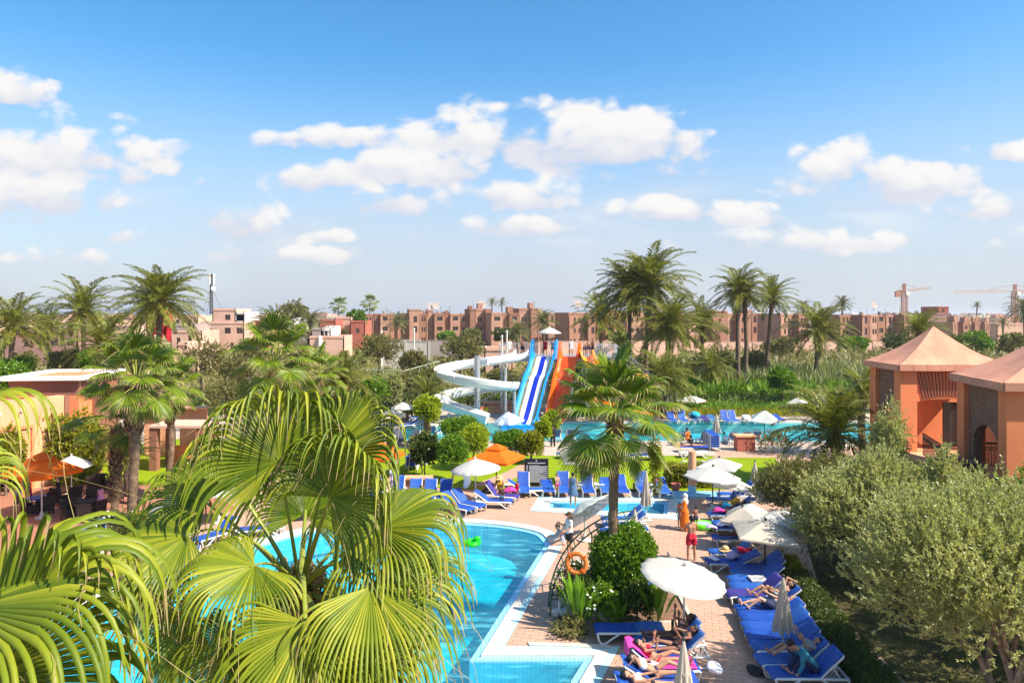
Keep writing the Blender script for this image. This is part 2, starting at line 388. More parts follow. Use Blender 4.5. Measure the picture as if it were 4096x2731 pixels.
sheet('right_garden', [[(9.6, 7.), (30., 7.), (30., 44.), (15.5, 40.), (13.2, 32.), (10.6, 24.)]], .012, mat('shade_toned_soil', (.05, .042, .02), .95, .5, 1.5, .6, col2=(.11, .10, .02)))  # ground colour darkened to paint in the deep shade under the olives
bx = [(3.0, 21.6), (5.6, 21.7), (5.7, 24.8), (3.4, 25.2), (2.6, 23.3)]
sheet('flower_bed', [bx], .03, M_SOIL)
mb = MB()
for a, b in zip(bx, bx[1:] + bx[:1]): mb.bar((*a, .05), (*b, .05), .1, .1)
struct(mb.build('flower_bed_kerb', mat('bed_kerb', (.62, .52, .42), .8)))
# terrain beyond and beneath the resort
def terrain():
    xs = np.concatenate([np.linspace(-6000, -300, 12), np.linspace(-260, 260, 53), np.linspace(300, 6000, 12)])
    ys = np.concatenate([np.linspace(-400, -20, 4), np.linspace(0, 330, 67), np.linspace(360, 12000, 16)])
    X, Y = np.meshgrid(xs, ys); Z = np.full_like(X, -.03)
    Z[(np.abs(X) < 46) & (Y > 8) & (Y < 73)] = -2.2
    bump = (Y > 80)*(np.sin(X*.13)*np.cos(Y*.11)*.25); Z += bump
    V = np.stack([X, Y, Z], -1).reshape(-1, 3); nx = len(xs)
    i = (np.arange(len(ys) - 1)[:, None]*nx + np.arange(nx - 1)[None]).ravel()
    o = link('ground', np_mesh('ground', V, np.stack([i, i + 1, i + nx + 1, i + nx], 1), M_SCRUB, True)); o['kind'] = 'structure'
terrain()
# ---------------------------------------------------------------- plant materials
ML_FAN = leafmat('fan_palm_leaf', (.05, .10, .005), (.18, .225, .011), .16, .46, (.37, .36, .028), spec=.3)
ML_FANG = leafmat('green_fan_palm_leaf', (.05, .115, .006), (.15, .225, .013), .36, .36, (.31, .35, .03), spec=.45)
ML_DATE = leafmat('date_palm_leaf', (.07, .095, .014), (.19, .20, .03), .36, .40, (.40, .36, .09), spec=.4)
ML_DATED = leafmat('date_palm_dull_leaf', (.07, .09, .03), (.15, .155, .06), .2, .5, (.27, .24, .11))
ML_OLIVE = leafmat('olive_leaf', (.20, .21, .075), (.40, .41, .18), .42, .40, (.64, .62, .34), spec=.45)
ML_OLIVED = leafmat('dusty_olive_leaf', (.11, .11, .03), (.21, .20, .065), .3, .5, (.33, .29, .11))
ML_HEDGE = leafmat('hedge_leaf', (.05, .13, .008), (.14, .27, .012), .3, .36, (.28, .42, .03), spec=.45)
ML_LIME = leafmat('lime_leaf', (.16, .26, .01), (.34, .42, .015), .35, .42, (.50, .50, .04))
ML_YEL = leafmat('yellow_green_leaf', (.09, .13, .008), (.27, .28, .015), .3, .38, (.47, .42, .04))
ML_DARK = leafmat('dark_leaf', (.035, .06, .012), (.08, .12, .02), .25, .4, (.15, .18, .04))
ML_GC = leafmat('ground_cover_leaf', (.06, .13, .015), (.15, .28, .02), .3, .5, (.30, .38, .05))
ML_REED = leafmat('reed_leaf', (.13, .16, .05), (.25, .28, .10), .25, .5, (.40, .40, .20))
ML_DRY = leafmat('dry_leaf', (.20, .14, .05), (.33, .25, .10), .2, .7, (.42, .34, .15))
M_BARK = mat('bark', (.17, .115, .08), .9, .45, 6., .8, 30.)
M_OBARK = mat('olive_bark', (.25, .17, .12), .9, .5, 5., .9, 25.)
M_PTRUNK = mat('palm_trunk', (.16, .105, .062), .9, .5, 5., .9, 22.)
M_DTRUNK = mat('date_palm_trunk', (.15, .10, .07), .95, .5, 6., .9, 20.)
M_BOOT = mat('palm_leaf_base', (.17, .105, .058), .9, .45, 6., .6)
M_STALK = leafmat('palm_stalk', (.20, .25, .03), (.36, .38, .07), .1, .4)
M_DATES = mat('date_fruit', (.62, .27, .03), .6, .35, 8.)
M_PETAL = mat('white_rose_petal', (.85, .82, .75), .6, .1, 8., trans=.2)

def nrm(a): return a/np.maximum(np.linalg.norm(a, axis=-1, keepdims=True), 1e-9)
def leaf_quads(P, D, L, W, rng):
    n = len(P); D = nrm(D); S = nrm(np.cross(D, rng.normal(size=(n, 3))))
    L = np.broadcast_to(np.asarray(L, float), (n,))[:, None]*rng.uniform(.7, 1.25, (n, 1)); W = np.broadcast_to(np.asarray(W, float), (n,))[:, None]
    V = np.stack([P, P + D*L*.45 + S*W, P + D*L, P + D*L*.45 - S*W], 1).reshape(-1, 3)
    return V, np.arange(4*n).reshape(n, 4)
def sprigs(B, U, slen, nl, L, W, rng, spread=.75):
    n = len(B); t = rng.uniform(.05, 1., (n, nl)); sl = slen*rng.uniform(.6, 1.3, (n, 1))
    bend = rng.normal(scale=.12, size=(n, 1, 3))
    P = B[:, None] + U[:, None]*(t*sl)[..., None] + bend*(t*t)[..., None]*slen
    D = U[:, None] + rng.normal(scale=spread, size=(n, nl, 3))
    return leaf_quads(P.reshape(-1, 3), D.reshape(-1, 3), L, W, rng)
def blob_pts(blobs, n, rng, inner=.5, up=.35, rough=.16, bottom=-.75):
    b = np.array(blobs, float); w = (b[:, 3]*b[:, 4] + b[:, 4]*b[:, 5] + b[:, 3]*b[:, 5]); k = rng.choice(len(b), n, p=w/w.sum())
    d = nrm(rng.normal(size=(n*2, 3))); d = d[d[:, 2] > bottom][:n]; n = len(d); k = k[:n]
    r = rng.uniform(inner**2, 1, n)**.5
    ph = b[k, 0:1]*3 + b[k, 1:2]
    lump = 1 + rough*(np.sin(d[:, :1]*5 + ph) + np.sin(d[:, 1:2]*6 + ph*2) + np.sin(d[:, 2:3]*7 + ph))/1.6
    P = b[k, :3] + d*b[k, 3:]*r[:, None]*lump
    N = nrm(d/b[k, 3:]); U = nrm(N + np.array([0, 0, up]) + rng.normal(scale=.35, size=(n, 3)))
    return P, U
def crown_mesh(name, blobs, n, slen, nl, L, W, m, seed, up=.35, inner=.5, rough=.16, spread=.75, bottom=-.75):
    rng = np.random.default_rng(seed); P, U = blob_pts(blobs, n, rng, inner, up, rough, bottom)
    V, Q = sprigs(P, U, slen, nl, L, W, rng, spread)
    return np_mesh(name, V, Q, m)
def wob_tube(mb, a, b, r0, r1, rng, k=5, amt=.06, n=7):
    a, b = Vector(a), Vector(b); L = (b - a).length; pts = []
    for i in range(k + 1):
        t = i/k; o = Vector((rng.uniform(-1, 1), rng.uniform(-1, 1), 0))*amt*L*(1 if 0 < i < k else 0)
        pts.append(a.lerp(b, t) + o)
    mb.tube(pts, [r0 + (r1 - r0)*i/k for i in range(k + 1)], n)
def tree(name, label, cat, base, blobs, fork, m, seed, n=1500, slen=.35, nl=14, L=.1, W=.025, up=.35, tr=.12, bark=None, group=None, inner=.5, rough=.16, spread=.75, bottom=-.75, stems=1):
    """blobs relative to base"""
    e = thing(name, label, cat, base, group=group); R = random.Random(seed); mb = MB()
    for s in range(stems):
        a = s*2.4; off = Vector((math.cos(a), math.sin(a), 0))*tr*(.0 if stems == 1 else 1.1)
        f = Vector((off.x*2.2, off.y*2.2, fork))
        wob_tube(mb, off - Vector((0, 0, .05)), f, tr, tr*.75, R, 5, .05, 9)
        for i, bl in enumerate(blobs):
            if i % stems == s: wob_tube(mb, f - Vector((0, 0, .05)), Vector(bl[:3]) + Vector((0, 0, .2*bl[5])), tr*.6, tr*.12, R, 5, .06, 6)
    mb.build('trunk', bark or M_BARK, e, 60)
    link('crown', crown_mesh('crown', blobs, n, slen, nl, L, W, m, seed, up, inner, rough, spread, bottom), e)
    return e
def scale_blobs(spec, s): return [tuple(x*s for x in b) for b in spec]
def bush_at(name, label, cat, cx, cy, rx, ry, D, m, seed, group=None, n=700, nl=12, dens=1., **kw):
    """ball-like shrub that stands on the ground, outline centred at a photo spot, at depth D"""
    c = dp(cx, cy, D); s = D/(F*K); RX, RY = rx*s, ry*s; R = random.Random(seed)
    base = Vector((c.x, c.y, 0)); zc = max(c.z, RY*.6)
    bl = [(0, 0, zc, RX*.8, RX*.7, RY*.85)]
    for i in range(5):
        a = R.uniform(0, 6.28); q = R.uniform(.25, .6); bl.append((math.cos(a)*RX*q, math.sin(a)*RX*q, zc + R.uniform(-.35, .45)*RY, RX*R.uniform(.35, .55), RX*R.uniform(.35, .55), RY*R.uniform(.4, .6)))
    kw.setdefault('L', max(.09, .0026*D)); kw.setdefault('W', kw['L']*.3); kw.setdefault('slen', max(.2, RX*.16))
    return tree(name, label, cat, base, bl, max(.2, zc - RY*.4), m, seed, n=n, nl=nl, tr=kw.pop('tr', .06 + RX*.03), group=group, **kw)
def box_pts(x, y, z, n, rng, inner=.06):
    A = np.array([y*z, y*z, x*z, x*z, x*y]); f = rng.choice(5, n, p=A/A.sum()); p = rng.uniform(-.5, .5, (n, 3))*[x, y, z]; N = np.zeros((n, 3))
    for k, (ax, sg) in enumerate(((0, 1), (0, -1), (1, 1), (1, -1), (2, 1))):
        s = f == k; p[s, ax] = sg*[x, y, z][ax]/2 - sg*rng.uniform(0, inner, s.sum()); N[s, ax] = sg
    p[:, 2] += z/2; return p, N
def hedge(label, loc, size, rz, m, seed, n=2500, L=.07, W=.022, cat='hedge', name='hedge', group=None, z0=0., core=None):
    rng = np.random.default_rng(seed); x, y, z = size; P, N = box_pts(x, y, z, n, rng)
    P += np.sin(P[:, [1, 2, 0]]*4.)*.05
    U = nrm(N + rng.normal(scale=.5, size=P.shape) + [0, 0, .3]); V, Q = sprigs(P, U, .12, 6, L, W, rng, .9)
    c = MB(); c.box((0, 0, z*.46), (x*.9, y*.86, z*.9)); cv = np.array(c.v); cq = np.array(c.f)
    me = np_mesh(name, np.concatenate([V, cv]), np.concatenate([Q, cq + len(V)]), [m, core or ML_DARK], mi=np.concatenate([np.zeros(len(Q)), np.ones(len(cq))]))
    o = link(name, me, None, (loc[0], loc[1], z0), rz); return tag(o, label, cat, group)

# ---------------------------------------------------------------- fan palms
UP = np.array([0, 0, 1.])
def fan_frond(hub, fwd, nor, R, rng, n=36, spread=2.15, split=.55, droop=4.4, tip=1.4, rin=3, rout=6, cup=.12, pleat=.7, lift=.2, hang=.55):
    hub = np.array(hub, float); fwd = nrm(np.array(fwd, float)); nor = np.array(nor, float); nor = nrm(nor - fwd*nor.dot(fwd)); side = np.cross(nor, fwd)
    Vs, Qs = [], []; da = 2*spread/(n - 1); fan_frond.tips = []
    for i in range(n):
        a = -spread + da*i; Ri = R*(.80 + .20*math.cos(a*.7))*rng.uniform(.95, 1.04); sp = split*rng.uniform(.93, 1.07)
        d = math.cos(a)*fwd + math.sin(a)*side; t = -math.sin(a)*fwd + math.cos(a)*side; ring = []
        for j in range(rin + 1):
            r = Ri*sp*(.03 + .97*j/rin); p = hub + d*r - nor*(cup*R*(r/R)**2) + nor*(.10*r*(1 - math.cos(a)))
            hw = r*math.tan(da/2)*(1.03 if j <= rin*.5 else .93)
            ring.append((p, t, nor, hw))
        dr = nrm(d - nor*2*cup*sp + nor*lift); Lr = Ri*(1 - sp)*tip*rng.uniform(.85, 1.2); ds = Lr/rout; tw = rng.normal(scale=.25); hw0 = ring[-1][3]; p = ring[-1][0]
        d0 = dr; tg = nrm(-UP + d0*.18 + nor*.28); hg = hang*rng.uniform(.85, 1.15)
        for j in range(1, rout + 1):
            s = j/rout; w = min(.97, hg*1.25*s**.8); dr = nrm(d0*(1 - w) + tg*w); p = p + dr*ds
            sd = t - dr*t.dot(dr); sd = nrm(sd); nn = np.cross(dr, sd)
            sd = sd*math.cos(tw*s) + nn*math.sin(tw*s); nn = np.cross(dr, sd)
            ring.append((p, sd, nn, hw0*(1 - s**2.2)*.74 + .0015))
        o = len(Vs); dry = int(rng.choice([0, 1, 1, 2, 3]))
        for (p, t_, n_, hw) in ring:
            Vs += [p - t_*hw, p + n_*hw*pleat*2., p + t_*hw]
        for j in range(len(ring) - 1):
            b = o + 3*j; Qs += [(b, b + 1, b + 4, b + 3), (b + 1, b + 2, b + 5, b + 4)]; fan_frond.tips += [2*(j >= len(ring) - 1 - dry)]*2
    return np.array(Vs), np.array(Qs)
def petiole(a, b, r0, r1, sag=.0, k=6, n=6):
    a, b = Vector(a), Vector(b); pts = []
    for i in range(k + 1):
        t = i/k; p = a.lerp(b, t); p.z += sag*4*t*(1 - t); pts.append(p)
    mb = MB(); mb.tube(pts, [r0 + (r1 - r0)*i/k for i in range(k + 1)], n, flat=.55); return np.array(mb.v), mb.f
def join_frond(name, FV, FQ, PV, PF, m, ms=None):
    q = np.array([f for f in PF if len(f) == 4])
    tp = fan_frond.tips if len(fan_frond.tips) == len(FQ) else np.zeros(len(FQ))
    return np_mesh(name, np.concatenate([FV, PV]), np.concatenate([FQ, q + len(FV)]), [m, ms or M_STALK, ML_DRY], mi=np.concatenate([tp, np.ones(len(q))]))
FANV = {}
def fan_variants(key, m, n, rout, seed, pet=1.35, R=.86, els=(80, 62, 46, 30, 12, -8, -28, -48), **kw):
    rng = np.random.default_rng(seed); out = []
    for e in els:
        for v in range(2):
            a = math.radians(e + rng.uniform(-5, 5)); d = np.array([math.cos(a), 0, math.sin(a)])
            hub = d*pet*rng.uniform(.85, 1.1); hub[2] += .0
            b = a - math.radians(16 if e > 40 else 24); fw = np.array([math.cos(b), rng.uniform(-.2, .2), math.sin(b)]); no = np.array([-math.sin(b), rng.uniform(-.3, .3), math.cos(b)])
            FV, FQ = fan_frond(hub, fw, no, R*rng.uniform(.9, 1.08), rng, n=n, rout=rout, spread=2.2 if e > -20 else 1.8, **kw)
            PV, PF = petiole((0, 0, 0), hub, .035, .018, .04)
            out.append((e, join_frond('frond', FV, FQ, PV, PF, m)))
    FANV[key] = out
fan_variants('mid', ML_FANG, 34, 5, 5, hang=.5, tip=1.25)
fan_variants('dull', ML_FANG, 28, 5, 6, hang=.5, tip=1.25)
def rough_trunk(path, rad, seed, rings=26, n=14, amp=.10):
    R = random.Random(seed); pts = [Vector(p) for p in path]; mb = MB(); P, rr = [], []
    for i in range(rings*2 + 1):
        t = i/(rings*2); x = t*(len(pts) - 1); k = min(int(x), len(pts) - 2); p = pts[k].lerp(pts[k + 1], x - k)
        y = t*(len(rad) - 1); q = min(int(y), len(rad) - 2); r = rad[q] + (rad[q + 1] - rad[q])*(y - q)
        P.append(p); rr.append(r*(1 + amp*(1 if i % 2 else -.4)*R.uniform(.5, 1.3)))
    mb.tube(P, rr, n)
    for i in range(len(mb.v)):
        x, y, z = mb.v[i]; j = R.uniform(-.02, .02); mb.v[i] = (x + j, y + R.uniform(-.02, .02), z + R.uniform(-.03, .03))
    return mb
def boots(z0, z1, r, seed, n=60, L=.22, at=(0, 0), lean=(0, 0)):
    """stubs of cut leaf bases that sheath a trunk"""
    R = random.Random(seed); mb = MB()
    for i in range(n):
        t = i/n; a = i*2.39996; z = z0 + (z1 - z0)*t; c = Vector((at[0] + lean[0]*t, at[1] + lean[1]*t, z)); d = Vector((math.cos(a), math.sin(a), 0)); s = Vector((-math.sin(a), math.cos(a), 0))
        rr = r*(1 + .12*math.sin(t*3)); b = c + d*rr*.8; w = rr*.42; up = Vector((0, 0, 1)); ll = L*R.uniform(.7, 1.3)
        tip = b + d*rr*.55*R.uniform(.7, 1.3) + up*ll
        mb.add([b - s*w, b + s*w, b + s*w*.5 + up*ll*.6 + d*rr*.45, b - s*w*.5 + up*ll*.6 + d*rr*.45, tip - s*w*.35, tip + s*w*.35, b + up*ll*.5], [(0, 1, 2, 3), (3, 2, 5, 4), (4, 5, 6)])
    return mb
def fan_palm(label, hub, base, key, seed, nf=30, s=1., tr=(.24, .17, .2), group='fan palms', skirt=6, bootfrac=.0, lo=0, hi=16, cat='palm tree'):
    hub, base = Vector(hub), Vector(base); e = thing('fan_palm', label, cat, base, group=group); R = random.Random(seed); h = hub - base
    mid = h*.5 + Vector((R.uniform(-.1, .1), R.uniform(-.1, .1), 0))*s
    rough_trunk([(0, 0, -.05), mid, h], [r*s for r in tr], seed, max(14, int(h.z*6)), 14, .05).build('trunk', M_PTRUNK, e, 70)
    if bootfrac: boots(h.z*(1 - bootfrac), h.z, tr[-1]*s*1.15, seed, 130, .32*s, (h.x*(1 - bootfrac), h.y*(1 - bootfrac)), (h.x*bootfrac, h.y*bootfrac)).build('leaf_bases', M_BOOT, e)['kind'] = 'stuff'
    V = FANV[key]
    for i in range(nf):
        k = min(hi - 1, lo + int((i/nf)**.85*(hi - lo))); az = i*2.39996 + R.uniform(-.25, .25)
        link('frond', V[k][1], e, h + Vector((0, 0, .1*s)), rot=(R.uniform(-.1, .1), R.uniform(-.1, .1), az), sc=s*R.uniform(.9, 1.1)*(1.2 - .36*i/nf))
    if skirt:
        mb = MB()
        for i in range(skirt*9):
            a = R.uniform(0, 6.28); r0 = tr[-1]*s*1.05; L = R.uniform(.35, .8)*s; p = h + Vector((math.cos(a)*r0, math.sin(a)*r0, -R.uniform(0, .3)*s)); t = Vector((-math.sin(a), math.cos(a), 0))*.03*s
            q = p + Vector((math.cos(a)*.16*s, math.sin(a)*.16*s, -L)); mb.add([p - t, p + t, q + t*.3, q - t*.3], [(0, 1, 2, 3)])
        mb.build('dry_skirt', ML_DRY, e)['kind'] = 'stuff'
    return e
# ---------------------------------------------------------------- date palms
DATEV = {}
def date_frond(e0, bend, L, nl, ll, w, rng, rach=.03):
    k = 12; P = [np.zeros(3)]; T = []
    for i in range(k):
        s = (i + .5)/k; a = e0 - bend*s**1.4; t = np.array([math.cos(a), 0, math.sin(a)]); T.append(t); P.append(P[-1] + t*L/k)
    P = np.array(P); T = np.array(T + [T[-1]])
    Vs, Qs = [], []
    for sg in (-1, 1):
        s = np.linspace(.10, .99, nl) + rng.uniform(-.008, .008, nl); x = s*k; i = np.minimum(x.astype(int), k - 1); f = (x - i)[:, None]
        p = P[i]*(1 - f) + P[i + 1]*f; t = T[i]; n = np.stack([-t[:, 2], 0*t[:, 0], t[:, 0]], 1)
        d = t*(.55 + .5*s[:, None]) + np.array([0, sg*1., 0])*(1.05 - .45*s[:, None]) + n*rng.uniform(.1, .55, (nl, 1)) + rng.normal(scale=.09, size=(nl, 3))
        d = nrm(d); le = ll*np.clip(np.sin(np.pi*np.clip(s*.86 + .12, 0, 1))**.55, .25, 1)*rng.uniform(.85, 1.12, nl)
        W = nrm(np.cross(d, n))*w; mid = p + d*(le*.5)[:, None]; tip = p + d*le[:, None] - UP*(le*.22)[:, None]
        V = np.stack([p, mid + W, tip, mid - W], 1).reshape(-1, 3); Vs.append(V); Qs.append(np.arange(4*nl).reshape(nl, 4) + sum(len(q) for q in Vs[:-1]))
    V = np.concatenate(Vs); Q = np.concatenate(Qs)
    mb = MB(); mb.tube([tuple(p) for p in P], [rach*(1 - .85*i/k) for i in range(k + 1)], 4)
    return V, Q, np.array(mb.v), mb.f
def date_variants(key, m, nl, ll, w, seed, L=1., els=(82, 70, 58, 46, 32, 18, 4, -12, -30)):
    rng = np.random.default_rng(seed); out = []
    for e in els:
        for v in range(2):
            V, Q, PV, PF = date_frond(math.radians(e + rng.uniform(-4, 4)), math.radians(48 + (e > 20)*20 - (e < 0)*16 + rng.uniform(-10, 12)), L, nl, ll, w, rng, .011)
            out.append(join_frond('frond', V, Q, PV, PF, m))
    DATEV[key] = out
date_variants('near', ML_DATE, 60, .20, .009, 11)
date_variants('mid', ML_DATE, 40, .195, .0115, 12)
date_variants('dull', ML_DATED, 32, .18, .0125, 13)
def date_palm(label, hub, base, FL, key, seed, nf=46, tr=.24, group='date palms', fruit=0, lo=0, hi=18, young=False, boot=True, cat='palm tree'):
    hub, base = Vector(hub), Vector(base); e = thing('date_palm', label, cat, base, group=group); R = random.Random(seed); h = hub - base
    mid = h*.5 + Vector((R.uniform(-.2, .2), R.uniform(-.2, .2), 0))
    rough_trunk([(0, 0, -.05), mid, h], [tr*1.15, tr, tr*.95, tr*1.25 if boot else tr], seed, max(8, int(h.z*4)), 10, .10).build('trunk', M_DTRUNK, e, 80)
    if boot: boots(h.z - FL*.22, h.z, tr*1.25, seed, 46, FL*.07, (h.x*.95, h.y*.95), (h.x*.05, h.y*.05)).build('leaf_bases', M_BOOT, e)['kind'] = 'stuff'
    V = DATEV[key]
    for i in range(nf):
        k = min(hi - 1, lo + int((i/nf)**.9*(hi - lo))); az = i*2.39996 + R.uniform(-.3, .3)
        link('frond', V[k], e, h + Vector((math.cos(az), math.sin(az), 0))*tr*.4, rot=(R.uniform(-.12, .12), R.uniform(-.1, .1), az), sc=FL*R.uniform(.82, 1.1))
    for i in range(fruit):
        a = i*2.1 + seed; mb = MB(); p0 = Vector((0, 0, 0)); p1 = Vector((math.cos(a)*FL*.16, math.sin(a)*FL*.16, -FL*.03)); p2 = p1 + Vector((math.cos(a)*.05, math.sin(a)*.05, -FL*.10))
        mb.tube([p0, p1, p2], [.03, .025, .02], 5)
        for q in range(46): mb.ball(p2 + Vector((R.gauss(0, .10), R.gauss(0, .10), R.uniform(-.42, .12)))*FL*.3, FL*.012, 5, 4)
        mb.build('date_cluster', M_DATES, e, loc=h)['kind'] = 'stuff'
    return e
DPN = 0
def dpalm(label, cx, cy, r, key='mid', D=None, bx=None, FL=4.2, seed=0, **kw):
    """date palm whose crown heart stands at a photo spot with crown radius r"""
    D = D or FL*F*K/r; FL = r*D/(F*K); hub = dp(cx, cy, D); b = dp(bx if bx is not None else cx, cy, D); b.z = 0
    return date_palm(label, hub, b, FL*1.1, key, seed or int(cx*7 + cy), **kw)
# ---------------------------------------------------------------- the foreground fan palm, frond by frond
def fg_palm(name_label, crown, base, fronds, seed, tr):
    e = thing('fan_palm', name_label, 'palm tree', base, group='foreground fan palms'); rng = np.random.default_rng(seed); b = Vector(base)
    c = Vector(crown); rough_trunk([(0, 0, -.05), (c - b)*.5 + Vector((.05, .05, 0)), c - b - Vector((0, 0, .1))], tr, seed, 60, 18, .06).build('trunk', M_PTRUNK, e, 70)
    boots((c - b).z - 1.1, (c - b).z - .05, tr[-1]*1.05, seed, 110, .2).build('leaf_bases', M_BOOT, e)['kind'] = 'stuff'
    mb = MB()                                               # fibrous threads and dry sheath round the heart
    for i in range(420):
        a = rng.uniform(0, 6.28); r = rng.uniform(.05, .32); z = rng.uniform(-.9, .25); p = Vector((math.cos(a)*r, math.sin(a)*r, z)) + c - b; d = Vector((math.cos(a + rng.uniform(-.6, .6))*.2, math.sin(a)*.2, -rng.uniform(.1, .45)))
        t = Vector((rng.normal(), rng.normal(), 0)).normalized()*.008; mb.add([p - t, p + t, p + d + t*.3, p + d - t*.3], [(0, 1, 2, 3)])
    mb.build('sheath_fibre', ML_DRY, e)['kind'] = 'stuff'
    for (hx, hy, hD, tx, ty, tD, no, R, kw) in fronds:
        kw = dict(kw); sag = kw.pop('sag', .05); fx = kw.pop('m', ML_FAN)
        hub = dp(hx, hy, hD); tip = dp(tx, ty, tD); fw = (tip - hub); R = R*.92
        FV, FQ = fan_frond(hub - b, fw, no, R, rng, n=kw.pop('n', 58), rin=kw.pop('rin', 4), rout=9, hang=kw.pop('hang', .95), **dict(dict(split=.59), **dict(kw, tip=kw.get('tip', 1.4)*1.15)))
        PV, PF = petiole(c - b - Vector((0, 0, .05)), hub - b + Vector(nrm(np.array(fw)))*.04, .032, .015, sag, 10, 8)
        o = link('frond', join_frond('frond', FV, FQ, PV, PF, fx), e)
        fl = MB()                                           # loose threads between the segments
        for i in range(16):
            j = rng.integers(len(FV)); p = Vector(FV[j]); q = [p]; d = Vector((rng.normal(), rng.normal(), rng.normal()*.5))*.05
            for k in range(5): d = (d + Vector((rng.normal()*.015, rng.normal()*.015, -.018))); q.append(q[-1] + d)
            for u, v in zip(q, q[1:]): t = Vector((.0016, .0008, 0)); fl.add([u - t, u + t, v + t, v - t], [(0, 1, 2, 3)])
        fl.build('frond_thread', ML_DRY, o)['kind'] = 'stuff'
    return e
CW = (0, -1, .25)      # a blade that faces the viewer
fr = [
 (640, 1058, 6.0, 600, 880, 6.1, (.1, -1, .25), .98, dict(spread=2.3, lift=.5, split=.59, tip=1.35)),
 (752, 1048, 6.2, 880, 905, 6.3, (-.55, -.8, .3), .95, dict(spread=1.9, lift=.35, split=.59, tip=1.3)),
 (758, 1142, 5.6, 850, 1010, 5.5, (-.1, -1, .5), .80, dict(spread=2.2, lift=.5, tip=1.5)),
 (872, 1213, 5.7, 1045, 1190, 5.5, (.0, -.55, 1), .82, dict(spread=2.1, split=.59, tip=1.45)),
 (905, 1314, 6.0, 1060, 1330, 5.8, (.3, -.5, .9), .74, dict(spread=2.2, tip=1.5, m=ML_FANG)),
 (852, 1346, 5.2, 985, 1465, 4.9, (.45, -.7, .7), .80, dict(spread=1.9, split=.59, tip=1.4, sag=.22)),
 (703, 1428, 5.0, 690, 1580, 4.7, (.1, -.9, .45), .82, dict(spread=2.0, split=.59, tip=1.3, sag=.25)),
 (585, 1297, 5.4, 470, 1345, 5.1, (-.4, -.85, .55), .68, dict(spread=2.0, split=.59, tip=1.3, sag=.12)),
 (432, 1228, 5.8, 240, 1275, 5.6, (-.1, -.5, 1), .80, dict(spread=1.9, split=.59, tip=1.4, sag=.25)),
 (472, 1150, 6.3, 350, 1085, 6.3, (.4, -.75, .6), .66, dict(spread=2.0, split=.59, tip=1.5, m=ML_FANG)),
 (537, 1482, 5.2, 480, 1575, 5.0, (-.2, -1, .3), .62, dict(spread=2.3, tip=1.3, sag=.1)),
 (392, 1385, 5.6, 300, 1400, 5.4, (-.3, -.7, .6), .62, dict(spread=2.0, tip=1.4, m=ML_FANG)),
 (845, 1475, 5.6, 935, 1560, 5.3, (.2, -.9, .5), .70, dict(spread=2.1, tip=1.4, sag=.1)),
 (760, 1520, 5.0, 830, 1600, 4.8, (.2, -.8, .6), .58, dict(spread=2.0, tip=1.2, sag=.1)),
 (800, 1230, 6.6, 905, 1170, 6.8, (.2, -.6, .8), .66, dict(spread=2.2, tip=1.6, m=ML_FANG)),
 (700, 1180, 7.3, 740, 1000, 7.6, (.0, -.9, .5), .8, dict(spread=2.2, m=ML_FANG)),
 (760, 1400, 7.0, 840, 1450, 7.3, (.4, -.3, .9), .75, dict(spread=2.0, m=ML_FANG)),
 (640, 1540, 5.6, 610, 1640, 5.4, (0, -.9, .4), .6, dict(spread=2.0)),
 (880, 1420, 6.7, 980, 1500, 6.7, (.4, -.5, .9), .72, dict(spread=2.0, m=ML_FANG)),
] + [
 (520, 1090, 6.6, 470, 930, 6.6, (.25, -1, .2), .58, dict(spread=2.1, lift=.5, m=ML_FANG)),
 (590, 1410, 7.1, 520, 1460, 7.4, (-.4, -.3, .9), .72, dict(spread=2.0, m=ML_FANG)),
 (455, 1430, 6.3, 380, 1480, 6.3, (-.4, -.6, .8), .72, dict(spread=2.0, m=ML_FANG)),
 (690, 1500, 6.6, 680, 1600, 6.5, (.1, -.7, .7), .7, dict(spread=2.1, m=ML_FANG)),
]
c0 = dp(690, 1345, 6.3)
fg_palm('large fan palm with long drooping fronds in front of the curved pool', c0, (c0.x - .1, c0.y + .1, 0), fr, 3, (.30, .22, .21, .2))
fr2 = [
 (-24, 1560, 3.5, 230, 1500, 3.35, (.25, -1, .35), 1.05, dict(spread=1.35, split=.66, tip=1.1, n=40, hang=.6)),
 (-85, 1400, 3.5, 200, 1362, 3.3, (-.1, -.5, 1), 1.15, dict(spread=1.35, split=.56, tip=1.3, n=40, lift=.1)),
 (-66, 925, 3.6, 10, 905, 3.3, (.2, -.5, 1), .36, dict(spread=.9, split=.6, tip=2.4, n=12)),
 (-220, 1500, 4.2, -330, 1600, 4.4, (-.4, -.6, .8), .7, dict(spread=2.0)),
 (-150, 1150, 4.4, -260, 1000, 4.6, (.2, -.8, .5), .7, dict(spread=2.0)),
]
c1 = dp(-230, 1340, 3.9)
fg_palm('fan palm reaching in from the left edge with hanging ribbon leaflets', c1, (c1.x, c1.y, 0), fr2, 8, (.28, .22, .2, .19))

